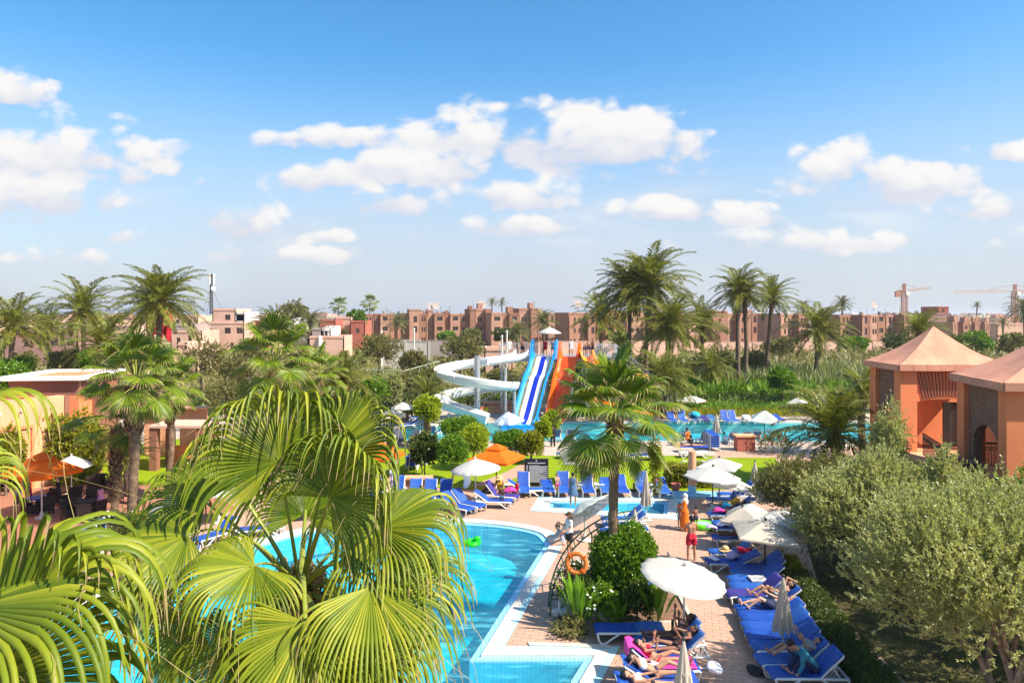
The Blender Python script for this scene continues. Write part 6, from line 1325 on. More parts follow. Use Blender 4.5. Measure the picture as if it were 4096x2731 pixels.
# swim ring and float
def torus(R, r, n=28, k=12, sq=1.):
    mb = MB(); vs = [((R + r*math.cos(b))*math.cos(a), (R + r*math.cos(b))*math.sin(a), r*sq*math.sin(b)) for a in [2*math.pi*i/n for i in range(n)] for b in [2*math.pi*j/k for j in range(k)]]
    return mb.add(vs, [(i*k + j, ((i + 1) % n)*k + j, ((i + 1) % n)*k + (j + 1) % k, i*k + (j + 1) % k) for i in range(n) for j in range(k)])
e = thing('swim_ring', 'lime green inflatable pool ring on the paving beside the boy', 'float', on(1617, 1205, .12)); torus(.40, .13).build('ring', mat('lime_vinyl', (.15, .75, .02), .25, .1), e, 180); mb = MB(); mb.lathe([(.01, .06), (.30, .07), (.3, .09), (.01, .1)], 20); mb.build('inner_panel', mat('aqua_vinyl', (.35, .75, .70), .3), e)
e = thing('pool_float', 'bright green inflatable float on the pool water', 'float', on(1084, 1245, -.08)); torus(.26, .13, sq=.8).build('ring', mat('green_vinyl', (.01, .62, .01), .25, .1), e, 180); mb = MB(); mb.ball((.22, .1, .14), (.16, .12, .12), 10, 7); mb.build('head', MATS['green_vinyl'], e, 180)
# life ring on its trellis arch
M_GRN = mat('green_paint', (.03, .09, .045), .5, .2)
e = thing('trellis_arch', 'dark green curved ladder trellis at the pool edge', 'trellis', gp(1263, 1412)); p0 = e.location; pts = []
for t in np.linspace(0, 1, 15): a = t*math.pi*.5; pts.append(Vector((2.9*(1 - math.cos(a)), .9*t, 4.0*math.sin(a)*.72)))
for s in (0, .5): mb = MB(); mb.tube([q + Vector((0, s*1.4, 0)) for q in pts], .028, 6); mb.build('rail', M_GRN, e)
for i in range(1, 14): mb = MB(); mb.tube([pts[i], pts[i] + Vector((0, .7, 0))], .018, 5); mb.build('rung', M_GRN, e)
for x in (.75, 1.4): mb = MB(); i = min(range(15), key=lambda k: abs(pts[k].x - x)); mb.tube([(x, pts[i].y, 0), (x, pts[i].y, pts[i].z)], .024, 6); mb.build('post', M_GRN, e)
rp = dp(1324, 1292, 22.0); e = thing('life_ring', 'orange life ring hung on the trellis above the white flowers', 'life ring', rp); o = torus(.30, .075).build('ring', mat('faded_orange_ring', (.55, .15, .02), .5, .25, 5.), e, 180); o.rotation_euler = (math.radians(82), 0, math.radians(-12))
torus(.37, .008, 28, 6).build('rope', M_WT, e, 180).rotation_euler = (math.radians(82), 0, math.radians(-12))
for a in (.7, 2.3, 3.9, 5.5): mb = MB(); mb.box((.30*math.cos(a), .30*math.sin(a), 0), (.17, .05, .165), a); mb.build('band', M_ORC, e).rotation_euler = (math.radians(82), 0, math.radians(-12))
e = thing('floodlight', 'white floodlight box on the ground under the trellis', 'lamp', gp(1285, 1420)); mb = MB(); mb.box((0, 0, .22), (.42, .3, .12), .1); mb.build('housing', M_PLAST, e); mb = MB(); mb.box((0, 0, .08), (.12, .12, .16)); mb.build('foot', M_IRON, e); mb = MB(); mb.tube([(0, .02, .28), (0, .05, .55)], .035, 8); mb.build('conduit', M_PLAST, e)
for x, y, h, lab in [(1545, 1460, .5, 'short dark post in front of the flower bed'), (1456, 1126, .45, 'short dark umbrella socket on the paving by the lawn')]:
    e = thing('short_post', lab, 'post', gp(x, y), group='short posts'); mb = MB(); mb.tube([(0, 0, 0), (0, 0, h)], .045, 8); mb.build('tube', M_POLEB, e); mb = MB(); mb.lathe([(.28, 0), (.26, .05), (.06, .07)], 14); mb.build('foot', M_POLEB, e)
# ---------------------------------------------------------------- black rules board
p = gp(1232, 1116); D = p.y; W = 56/K*D/F/1.02; zt = dp(1232, 1052, D).z; zb = dp(1232, 1112, D).z; e = thing('sign_board', 'tall black pool rules board with white icons and lines of text', 'sign', (p.x, p.y, 0)); Hs = zt - zb
M_SIGN = mat('black_sign', (.012, .010, .014), .45, .1); M_INK = mat('white_print', (.62, .62, .64), .7, .05)
mb = MB(); mb.box((0, 0, (zt + zb)/2), (W, .07, Hs)); mb.build('panel', M_SIGN, e); mb = MB(); mb.box((0, 0, zb/2), (W*.6, .06, zb)); mb.build('foot', M_SIGN, e); R = random.Random(2)
mb = MB(); mb.box((0, -.037, zt - .1), (.06, .004, .07)); mb.box((-.03, -.037, zt - .08), (.02, .004, .05)); mb.box((.03, -.037, zt - .08), (.02, .004, .05)); mb.build('crest', M_INK, e)
z = zt - .24; mb = MB(); x = -W*.36
while x < W*.36: w = R.uniform(.02, .05); mb.box((x + w/2, -.037, z), (w, .004, .05)); x += w + .012
mb.build('heading', M_INK, e)['kind'] = 'stuff'
mb = MB(); z = zt - .38
for i in range(24):
    x = -W*.30; end = W*(.46 if i % 3 else R.uniform(.1, .4))
    while x < end: w = R.uniform(.03, .10); mb.box((x + w/2, -.037, z), (min(w, end - x + .01), .004, .022)); x += w + .014
    z -= (Hs - .5)/24
mb.build('text', M_INK, e)['kind'] = 'stuff'
for i in range(8): mb = MB(); zz = zt - .42 - i*.15; mb.box((-W*.39, -.037, zz), (.085, .004, .10)); mb.cur = 1; mb.box((-W*.39, -.0395, zz + .01), (.04, .003, .05)); mb.build('icon', [M_INK, M_SIGN], e)
# lifeguard chair far left and light poles near the slides
e = thing('lifeguard_chair', 'white lattice lifeguard chair among the olive bushes', 'chair', gp(568, 935)); mb = MB()
for sx in (-1, 1):
    for sy in (-1, 1): mb.bar((sx*.6, sy*.6, 0), (sx*.35, sy*.35, 2.3), .07)
for k in (.5, 1., 1.5, 2.): w = .6 - .25*k/2.3; mb.bar((-w, -w, k), (w, -w, k), .05); mb.bar((-w, w, k), (w, w, k), .05); mb.bar((-w, -w, k), (-w, w, k), .05)
mb.build('frame', M_PLAST, e); mb = MB(); mb.box((0, 0, 2.3), (.75, .7, .06)); mb.build('seat', M_PLAST, e); mb = MB(); mb.box((0, .33, 2.7), (.75, .06, .8)); mb.build('backrest', M_PLAST, e)
def fence(label, pts, h, step=3.):
    e = thing('sports_fence', label, 'fence', (pts[0][0], pts[0][1], 0)); o = e.location
    for a, b in zip(pts, pts[1:]):
        a, b = Vector((*a, 0)) - o, Vector((*b, 0)) - o; L = (b - a).length; n = max(1, int(L/step)); mb = MB(); mb.tube([a + Vector((0, 0, h)), b + Vector((0, 0, h))], .045, 6); mb.build('top_rail', mat('sage_paint', (.45, .52, .38), .6), e)
        for i in range(n + 1): mb = MB(); p = a.lerp(b, i/n); mb.tube([p, p + Vector((0, 0, h))], .04, 6); mb.build('post', MATS['sage_paint'], e)
        mb = MB()
        for k in (.3, h*.5): mb.bar(a + Vector((0, 0, k)), b + Vector((0, 0, k)), .012)
        mb.build('wire', M_IRON, e)
fence('pale green pipe fence of the sports court behind the palms', [tuple(dp(800, 860, 80).xy), tuple(dp(925, 862, 76).xy), tuple(dp(1010, 853, 92).xy), tuple(dp(880, 833, 104).xy)], 3.4)
for x, yt, D, lab in [(876, 757, 119, 'pale concrete post at the left of the cinder block wall'), (951, 752, 119, 'pale concrete post in the middle of the cinder block wall'), (1153, 768, 105, 'first timber pole left of the slide tower'), (1164, 757, 100, 'second taller pole left of the slide tower')]:
    t = dp(x, yt, D); e = thing('utility_pole', lab, 'pole', (t.x, D, 0), group='poles by the walls'); mb = MB(); mb.tube([(0, 0, 0), (0, 0, t.z)], [.16, .12], 8); mb.build('shaft', M_WHT, e, 60); mb = MB(); mb.box((0, 0, t.z - .2), (.5, .1, .1)); mb.build('crossarm', M_WHT, e)
# ---------------------------------------------------------------- people
SKINS = {'fair': (.58, .33, .23), 'tan': (.42, .22, .135), 'brown': (.24, .115, .07), 'dark': (.13, .06, .038)}
def skin(k): return mat('skin_' + k, SKINS[k], .5, .08, 6., spec=.35)
HAIRC = {'black': (.012, .01, .01), 'brown': (.05, .028, .018), 'fairhair': (.30, .19, .09)}
def hairm(k): return mat('hair_' + k, HAIRC[k], .55, .3, 30.)
def cloth(n, c): return mat('cloth_' + n, c, .85, .15, 8., .3, 60.)
TODO = []
def cap(mb, a, b, ra, rb, n=10):
    mb.tube([a, b], [ra, rb], n); mb.ball(a, ra*1.02, n, 6); mb.ball(b, rb*1.02, n, 6)
class Fig:
    def __init__(s, hgt, U, Fv, root, lh=(0, 0), lk=(0, 0), sp=(.0, .0), sh=(10, 10), el=(15, 15), ab=(.12, .12), head=0., hyaw=0., bend=0.):
        """joints: U trunk axis, Fv front; lh hip flex, lk knee flex, sp leg spread, sh shoulder flex, el elbow flex, ab arm abduction"""
        q = hgt/1.72; s.q = q; U, Fv = Vector(U).normalized(), Vector(Fv).normalized(); S = U.cross(Fv).normalized(); s.U, s.F, s.S = U, Fv, S; s.J = {}; J = s.J; r = math.radians
        J['pel'] = Vector(root); Ub = (U*math.cos(r(bend)) + Fv*math.sin(r(bend))); Fb = (Fv*math.cos(r(bend)) - U*math.sin(r(bend))); s.Ub, s.Fb = Ub, Fb
        J['waist'] = J['pel'] + U*.13*q; J['chest'] = J['waist'] + Ub*.24*q; J['neck'] = J['chest'] + Ub*.15*q; hd = (Ub*math.cos(r(head)) + Fb*math.sin(r(head))); J['head'] = J['neck'] + hd*.155*q; s.hd = hd
        s.hf = (Fb*math.cos(r(head)) - Ub*math.sin(r(head))); s.hf = s.hf*math.cos(r(hyaw)) + S*math.sin(r(hyaw))
        for i, k in enumerate('lr'):
            g = 1 if k == 'l' else -1; hip = J['pel'] + S*g*.095*q - U*.02*q; J['hip' + k] = hip
            d = -U*math.cos(r(lh[i])) + Fv*math.sin(r(lh[i])) + S*g*sp[i]; d.normalize(); J['knee' + k] = hip + d*.43*q
            a = lh[i] - lk[i]; d2 = -U*math.cos(r(a)) + Fv*math.sin(r(a)) + S*g*sp[i]*.4; d2.normalize(); J['ank' + k] = J['knee' + k] + d2*.41*q
            f = (-U*math.cos(r(a + 85)) + Fv*math.sin(r(a + 85))); J['toe' + k] = J['ank' + k] + f*.16*q + d2*.05*q; J['heel' + k] = J['ank' + k] + d2*.045*q - f*.04*q
            sho = J['chest'] + Ub*.10*q + S*g*.175*q; J['sho' + k] = sho
            e = -Ub*math.cos(r(sh[i])) + Fb*math.sin(r(sh[i])) + S*g*ab[i]; e.normalize(); J['elb' + k] = sho + e*.28*q
            b = sh[i] + el[i]; e2 = -Ub*math.cos(r(b)) + Fb*math.sin(r(b)) + S*g*ab[i]*.3; e2.normalize(); J['wri' + k] = J['elb' + k] + e2*.25*q; J['hdir' + k] = e2
    def body(s, fem=False, hands=True):
        J, q = s.J, s.q; mb = MB(); U, Fv, S, Ub, Fb = s.U, s.F, s.S, s.Ub, s.Fb; w = 1. if not fem else .9
        for g in (-1, 1):
            cap(mb, J['pel'] + S*g*.055*q, J['pel'] + S*g*.055*q + U*.06*q, .115*q, .10*q); cap(mb, J['waist'] + S*g*.045*q, J['chest'] + S*g*.06*q*w, .088*q, .108*q*w); cap(mb, J['chest'] + S*g*.06*q, J['chest'] + Ub*.09*q + S*g*.085*q*w, .105*q*w, .075*q)
            mb.ball(J['pel'] + S*g*.07*q - Fv*.045*q - U*.03*q, .092*q, 10, 7)
            if fem: mb.ball(J['chest'] + S*g*.07*q + Fb*.075*q - Ub*.0*q, .062*q, 10, 7)
        cap(mb, J['chest'] + Ub*.10*q, J['neck'] + s.hd*.05*q, .062*q, .05*q)
        H0 = J['head']; 
        mb.ball(H0 + s.hd*.02*q, .092*q, 12, 9); mb.ball(H0 + s.hd*.045*q - s.hf*.012*q, .093*q, 12, 9); mb.ball(H0 - s.hd*.035*q + s.hf*.025*q, .066*q, 10, 7); cap(mb, H0 - s.hd*.07*q + s.hf*.05*q, H0 - s.hd*.03*q + s.hf*.04*q, .034*q, .04*q)
        cap(mb, H0 + s.hd*.02*q + s.hf*.088*q, H0 - s.hd*.018*q + s.hf*.108*q, .012*q, .017*q, 8); es = s.hd.cross(s.hf)
        for g in (-1, 1): mb.ball(H0 + es*g*.09*q, .022*q, 8, 6)
        for k in 'lr':
            mid = J['hip' + k].lerp(J['knee' + k], .35); mb.tube([J['hip' + k], mid, J['knee' + k]], [.088*q, .082*q, .052*q], 12); mb.ball(J['hip' + k], .09*q, 10, 7); mb.ball(J['knee' + k], .054*q, 10, 7)
            cf = J['knee' + k].lerp(J['ank' + k], .3); mb.tube([J['knee' + k], cf, J['ank' + k]], [.05*q, .056*q, .034*q], 10); mb.ball(J['ank' + k], .036*q, 8, 6); cap(mb, J['heel' + k], J['toe' + k], .036*q, .026*q, 8); mb.ball(J['ank' + k].lerp(J['toe' + k], .6), .036*q, 8, 6)
            mb.tube([J['sho' + k], J['sho' + k].lerp(J['elb' + k], .4), J['elb' + k]], [.056*q*w, .048*q*w, .036*q], 10); mb.ball(J['sho' + k], .058*q*w, 10, 7); mb.ball(J['elb' + k], .037*q, 8, 6); mb.tube([J['elb' + k], J['elb' + k].lerp(J['wri' + k], .35), J['wri' + k]], [.036*q, .037*q, .024*q], 10); mb.ball(J['wri' + k], .025*q, 8, 6)
            hd = J['hdir' + k]; pa = hd.cross(s.S).normalized() if abs(hd.dot(s.S)) < .95 else hd.orthogonal(); P0 = J['wri' + k]; cap(mb, P0 + hd*.02*q - pa*.015*q, P0 + hd*.075*q - pa*.02*q, .022*q, .02*q, 8); cap(mb, P0 + hd*.02*q + pa*.012*q, P0 + hd*.075*q + pa*.018*q, .022*q, .02*q, 8)
            if hands:
                nn = hd.cross(pa)
                for f, (o, L) in enumerate(((-.033, .062), (-.011, .075), (.011, .078), (.033, .068))):
                    a = P0 + hd*.085*q + pa*o*q; b = a + hd*L*.55*q + nn*.006*q; mb.tube([a - hd*.02*q, b, b + (hd*.8 + nn*.5)*L*.5*q], [.0105*q, .010*q, .008*q], 6); mb.ball(b + (hd*.8 + nn*.5)*L*.5*q, .008*q, 6, 4)
                a = P0 + hd*.03*q + pa*.035*q; mb.tube([a, a + (hd*.6 + pa*.7)*.035*q, a + (hd*.9 + pa*.35)*.07*q], [.013*q, .011*q, .009*q], 6)
        return mb
    def wear(s, kind, fem=False, L=.5):
        J, q = s.J, s.q; mb = MB(); U, Fv, S, Ub, Fb = s.U, s.F, s.S, s.Ub, s.Fb; g_ = (-1, 1); e = .016*q; w = 1. if not fem else .9
        if kind in ('shorts', 'bottom', 'trousers'):
            for g in g_: cap(mb, J['pel'] + S*g*.055*q - U*.02*q, J['pel'] + S*g*.055*q + U*(.08 if kind != 'bottom' else .01)*q, .118*q + e*.7, .105*q + e*.5); mb.ball(J['pel'] + S*g*.07*q - Fv*.045*q - U*.03*q, .095*q + e*.6, 10, 7)
            if kind != 'bottom':
                for k in 'lr':
                    b = J['hip' + k].lerp(J['knee' + k], L if kind == 'shorts' else 1.); mb.tube([J['hip' + k], b], [.094*q + e, .088*q + e if kind == 'shorts' else .06*q + e], 12); mb.ball(J['hip' + k], .095*q + e, 10, 7)
                    if kind == 'trousers': mb.ball(J['knee' + k], .06*q + e, 10, 7); mb.tube([J['knee' + k], J['knee' + k].lerp(J['ank' + k], .9)], [.058*q + e, .045*q + e], 10)
        if kind in ('top', 'shirt', 'robe', 'dress', 'suit'):
            for g in g_:
                if kind != 'top': cap(mb, J['waist'] + S*g*.045*q, J['chest'] + S*g*.06*q*w, .090*q + e, .109*q*w + e)
                cap(mb, J['chest'] + S*g*.06*q - Ub*(.03 if kind == 'top' else 0)*q, J['chest'] + (Ub*.09 if kind != 'top' else Ub*.03)*q + S*g*.08*q*w, .105*q*w + e*.8, (.09 if kind == 'top' else .075)*q + e*.8)
                if fem: mb.ball(J['chest'] + S*g*.07*q + Fb*.075*q, .064*q + e*.8, 10, 7)
                if kind in ('shirt', 'suit', 'dress', 'robe'): cap(mb, J['pel'] + S*g*.055*q, J['pel'] + S*g*.055*q + U*.09*q, .117*q + e, .10*q + e)
            if kind in ('shirt', 'robe'):
                for k in 'lr': b = J['sho' + k].lerp(J['elb' + k], .55 if L < .7 and kind == 'shirt' else 1.); mb.tube([J['sho' + k], b], [.062*q + e, .046*q + e], 10); mb.ball(J['sho' + k], .062*q + e, 10, 7)
                if kind == 'robe' or L >= .7:
                    for k in 'lr': mb.ball(J['elb' + k], .045*q + e, 8, 6); mb.tube([J['elb' + k], J['elb' + k].lerp(J['wri' + k], .95)], [.043*q + e, .036*q + e], 10)
        if kind in ('dress', 'robe', 'skirt'):
            ft = (J['kneel'] + J['kneer'])/2; an = (J['ankl'] + J['ankr'])/2; end = an if kind == 'robe' else J['pel'].lerp(ft, L*2 if L < .5 else 1.); pts = [J['waist'] - U*.02*q, J['pel'], J['pel'].lerp(end, .5), end]; mb.tube(pts, [.135*q, .18*q, (.20 if kind == 'robe' else .24)*q, (.22 if kind == 'robe' else .29)*q], 16); mb.ball(J['pel'], .17*q, 12, 8)
        return mb
    def hair(s, long=.0, bun=False, hijab=False):
        q, H0, hd, hf = s.q, s.J['head'], s.hd, s.hf; mb = MB(); es = hd.cross(hf)
        mb.ball(H0 + hd*.055*q - hf*.022*q, .103*q, 14, 10); mb.ball(H0 + hd*.0*q - hf*.05*q, .085*q, 12, 8)
        if bun: mb.ball(H0 + hd*.08*q - hf*.12*q, .05*q, 10, 7)
        if long: cap(mb, H0 - hf*.06*q, H0 - hd*(.1 + long)*q - hf*.075*q, .08*q, .045*q)
        if hijab: cap(mb, H0 - hd*.05*q - hf*.01*q, s.J['chest'] + s.Ub*.10*q, .098*q, .15*q); mb.ball(s.J['chest'] + s.Ub*.06*q, .165*q, 12, 8); mb.ball(H0 + hd*.05*q - hf*.015*q, .11*q, 14, 10)
        return mb
def remesh(name, mb, m, vox, parent, loc, rz, smooth=6):
    me = bpy.data.meshes.new(name); me.from_pydata(mb.v, [], mb.f); me.materials.append(m); o = link(name, me, parent, loc, rz)
    md = o.modifiers.new('r', 'REMESH'); md.mode = 'VOXEL'; md.voxel_size = vox; md.use_smooth_shade = True
    sm = o.modifiers.new('s', 'SMOOTH'); sm.factor = .5; sm.iterations = smooth; TODO.append(o); return o
def person(label, loc, rz, fig, wears=(), sk='tan', hair='black', fem=False, near=False, hairkw=None, group='people by the pools', hat=None, nohair=False):
    v = .0125 if near else .019
    o = remesh('person', fig.body(fem, near), skin(sk), v, None, loc, rz, 4 if near else 3); tag(o, label, 'person', group)
    if not nohair: remesh('hair' if not (hairkw or {}).get('hijab') else 'headscarf', fig.hair(**(hairkw or {})), hairm(hair) if isinstance(hair, str) else hair, v*1.1, o, None, 0)
    for (kind, m, L) in wears: remesh({'bottom': 'swim_bottom', 'top': 'swim_top', 'suit': 'swimsuit'}.get(kind, kind), fig.wear(kind, fem, L), m, v*1.15, o, None, 0)
    H0, hd, hf, q = fig.J['head'], fig.hd, fig.hf, fig.q; es = hd.cross(hf); mb = MB()
    for g in (-1, 1): mb.ball(H0 + hf*.088*q + es*g*.034*q + hd*.018*q, .0115*q, 6, 5)
    mb.build('eyes', hairm('black'), o); mb = MB(); mb.ball(H0 + hf*.088*q - hd*.052*q, (.02*q, .02*q, .008*q), 8, 5); mb.build('mouth', mat('lips', (.35, .10, .08), .5), o)
    if hat:
        mb = MB(); T = Matrix.Translation(H0 + hd*.07*q) @ hd.to_track_quat('Z', 'Y').to_matrix().to_4x4(); mb.lathe([(.22*q, -.03*q), (.20*q, -.01*q), (.112*q, .0), (.11*q, .07*q), (.07*q, .10*q), (.01, .105*q)], 20); mb.build('sun_hat', hat, o, 50, M=T)
    return o
Zu, Xf = (0, 0, 1), (1, 0, 0)
def stand(h, **kw):
    lk = kw.get('lk', (4, 4)); kw['lk'] = lk; kw.setdefault('lh', (2, 2)); kw.setdefault('sp', (.06, .06)); return Fig(h, Zu, Xf, (0, 0, .885*h/1.72 + .005), **kw)
def sitf(h, zseat, **kw):
    kw.setdefault('lh', (88, 88)); kw.setdefault('lk', (88, 88)); return Fig(h, Zu, Xf, (0, 0, zseat + .11*h/1.72), **kw)
def lie(h, back, **kw):
    b = math.radians(back); U = (math.cos(b), 0, math.sin(b)); Fv = (-math.sin(b), 0, math.cos(b)); kw.setdefault('lh', (back, back)); kw.setdefault('sp', (.05, .05)); return Fig(h, U, Fv, (HX - .10, 0, SZ + .145), **kw)
def lying(label, L, fig, **kw): return person(label, tuple(L.location), L.rotation_euler.z, fig, **kw)
r_ = math.radians
C_RED, C_WHITE, C_NAVY, C_TEAL, C_BLACK, C_PINK, C_LIL, C_ORNG, C_DENIM, C_FLOR = cloth('red', (.50, .012, .04)), cloth('white', (.78, .77, .76)), cloth('navy', (.02, .025, .07)), cloth('teal', (.02, .17, .26)), cloth('black', (.015, .015, .018)), cloth('magenta', (.55, .02, .16)), cloth('lilac', (.60, .32, .55)), cloth('orange', (.72, .17, .012)), cloth('denim', (.06, .13, .24)), mat('cloth_floral', (.45, .12, .12), .85, .4, 25., col2=(.7, .5, .45)); C_AQUA = cloth('aqua', (.10, .48, .62)); C_YEL = cloth('yellow', (.75, .40, .02)); C_GREY = cloth('grey', (.30, .28, .28))
N = lambda x, y, z=0.: tuple(gp(x, y, z))
person('man in red shorts seen from behind walking away on the paving', N(1588, 1286), r_(95), stand(1.78, sh=(22, 24), el=(62, 60), ab=(.22, .22)), [('shorts', C_RED, .62)], 'tan', near=True)
person('woman in a long orange dress with white headscarf', N(1573, 1217), r_(165), stand(1.66, sh=(10, 25), el=(20, 50)), [('robe', C_ORNG, 1.)], 'fair', hair=C_WHITE, fem=True, hairkw=dict(hijab=True))
person('small child close beside the woman in orange', N(1561, 1211), r_(200), stand(1.15), [('shorts', C_GREY, .5)], 'brown')
person('dark haired boy standing behind the man in red shorts', N(1598, 1214), r_(110), stand(1.05, sh=(30, 30), el=(60, 60)), [('shorts', C_NAVY, .5)], 'brown')
person('woman in a swimsuit sitting on the pool edge with feet in the water', (gp(1291, 1249).x, gp(1291, 1249).y, 0), r_(190), sitf(1.66, .02, lh=(82, 78), lk=(75, 70), bend=22, sh=(40, 45), el=(60, 60)), [('suit', mat('cloth_blue_print', (.10, .22, .50), .8, .5, 20., col2=(.7, .6, .6)), .5)], 'fair', 'brown', True, True, dict(bun=True))
person('woman in sun hat, white top and dark skirt standing at the pool edge', N(1308, 1270), r_(200), stand(1.66, sh=(15, 30), el=(60, 90)), [('shirt', C_WHITE, .4), ('shorts', C_BLACK, .75)], 'tan', 'brown', True, True, dict(long=.1), hat=cloth('dark_straw', (.10, .06, .04)))
person('woman in a blue denim dress seen from behind at the kids pool', N(1316, 1158), r_(80), stand(1.66, sh=(15, 15)), [('dress', C_DENIM, .42)], 'tan', fem=True, hairkw=dict(bun=True))
person('child in pink pants standing by the lawn loungers', N(1279, 1138), r_(-60), stand(1.22, sh=(15, 40), el=(20, 60)), [('bottom', C_PINK, .3)], 'tan', 'brown')
person('toddler in a red suit in front of the lounger by the sign', N(1188, 1144), r_(250), stand(.95), [('suit', C_RED, .4)], 'brown', 'black')
person('girl in a lilac and magenta dress at the pool paving', N(967, 1164), r_(40), stand(1.12), [('dress', C_LIL, .46), ('top', C_PINK, .4)], 'brown', fem=False)
person('girl in a magenta swimsuit standing in the pool shallows', N(1038, 1212, -.35), r_(-100), Fig(1.45, Zu, Xf, (0, 0, .75), sh=(40, 40), el=(110, 110)), [('suit', C_PINK, .4)], 'brown', hairkw=dict(bun=True))
person('woman in a straw sun hat sitting on a lounger by the orange umbrella', N(1148, 1144), r_(-100), sitf(1.64, .38, lh=(80, 80), lk=(60, 60), bend=20, sh=(40, 40), el=(50, 50)), [('suit', C_YEL, .4)], 'brown', 'brown', True, hat=M_STRAW)
person('child in turquoise armbands near the woman in the sun hat', N(1153, 1164), r_(250), stand(1.1), [('bottom', C_AQUA, .4)], 'dark')
person('man in light blue trunks half hidden by palm tips', N(892, 1191), r_(-80), stand(1.76), [('shorts', C_AQUA, .45)], 'fair', 'brown')
person('person in white and green behind the drooping fronds', N(830, 1182), r_(-60), stand(1.7), [('shirt', C_WHITE, .4), ('shorts', cloth('sage', (.45, .5, .35)), .5)], 'tan')
person('person in the white top behind the upright loungers', N(905, 1138), r_(-90), stand(1.68), [('shirt', C_WHITE, .4), ('trousers', C_GREY, .4)], 'fair', 'fairhair', True)
L = LOUNGE['a0']; person('person in a blue long sleeved shirt bent forward on the bottom lounger', tuple(L.location), L.rotation_euler.z, Fig(1.70, (math.sin(-.35), 0, math.cos(-.35)), (-math.cos(.35), 0, -math.sin(.35) + .7), (HX - .05, 0, SZ + .14), lh=(112, 104), lk=(72, 60), bend=50, sh=(70, 64), el=(18, 22), head=20), [('shirt', C_TEAL, 1.), ('trousers', C_NAVY, .5)], 'tan', 'black', False, True)
lying('person with long dark hair curled on the second lounger of the olive row', LOUNGE['a1'], lie(1.62, 30, lh=(70, 60), lk=(70, 60), sh=(40, 50), el=(60, 50)), wears=[('shirt', C_GREY, .4), ('shorts', C_NAVY, .5)], sk='tan', fem=True, near=True, hairkw=dict(long=.25))
lying('man on his back with one knee crossed in the olive row', LOUNGE['a7'], lie(1.74, 34, lh=(92, 76), lk=(96, 72), sh=(20, 150), el=(40, 90)), wears=[('shorts', mat('cloth_palm_print', (.05, .05, .06), .8, .3, 30., col2=(.6, .6, .6)), .5)], sk='tan', near=True)
lying('man in dark blue shorts reclining with a bent knee in the olive row', LOUNGE['a6'], lie(1.76, 12, lh=(44, 22), lk=(70, 24), sh=(150, 20), el=(80, 20)), wears=[('shorts', C_NAVY, .6)], sk='fair', near=True)
lying('sunbather with dark hair reading under the round umbrella', LOUNGE['b1'], lie(1.66, 42, lh=(46, 44), lk=(6, 4), sh=(60, 64), el=(70, 70), head=15), wears=[('top', C_FLOR, .4), ('bottom', C_BLACK, .4)], sk='dark', fem=True, near=True, hairkw=dict(long=.12, bun=True))
lying('dark skinned sunbather stretched out beside the reading one', LOUNGE['b2'], lie(1.66, 42, lh=(42, 58), lk=(2, 26), sh=(40, 60), el=(60, 60)), wears=[('top', C_BLACK, .4), ('bottom', C_BLACK, .4)], sk='brown', fem=True, near=True, hairkw=dict(long=.1))
lying('sunbather in a red swimsuit on the pink towel', LOUNGE['b3'], lie(1.66, 40, lh=(62, 50), lk=(36, 20), sh=(40, 50), el=(80, 70)), wears=[('top', C_RED, .4), ('bottom', C_RED, .4)], sk='tan', fem=True, near=True, hairkw=dict(long=.2))
lying('sunbather in a white bikini top with an arm over her face', LOUNGE['b4'], lie(1.66, 30, lh=(60, 36), lk=(52, 10), sh=(20, 150), el=(30, 110)), wears=[('top', C_WHITE, .4), ('bottom', C_NAVY, .4)], sk='tan', fem=True, near=True, hairkw=dict(long=.1))
lying('sunbather cut off by the bottom edge of the view', LOUNGE['b5'], lie(1.68, 24, sh=(20, 30)), wears=[('top', C_WHITE, .4), ('bottom', C_BLACK, .4)], sk='tan', fem=True, near=True)
for k, (key, h, lab, sk_, cl) in enumerate([('a15', 1.6, 'dark skinned sunbather lying under the cream umbrella', 'dark', C_FLOR), ('a18', 1.6, 'sunbather lying further along under the grey white umbrella', 'brown', C_NAVY)]): lying(lab, LOUNGE[key], lie(h, 36), wears=[('suit', cl, .4)], sk=sk_, fem=True)
def swimmer(label, x, y, sk='tan', yaw=90, h=1.6): p = gp(x, y, -.1); person(label, (p.x, p.y, -.1 - .42), r_(yaw), Fig(h, Zu, Xf, (0, 0, -.15), sh=(70, 75), el=(15, 15), lk=(60, 60), ab=(.5, .5)), [('shorts', C_NAVY, .4)], sk, 'black', group='swimmers')
swimmer('swimmer leaning on the pool rim beneath the left palm', 118, 1404, 'fair', 210); swimmer('left of two swimmers in the far pool', 1669, 1006, 'tan', 30); swimmer('right of two swimmers in the far pool', 1678, 1005, 'tan', 150); swimmer('swimmer further out in the far pool', 1664, 996, 'brown', 60); swimmer('bather at the left end of the far pool', 1140, 1003, 'brown', 60)
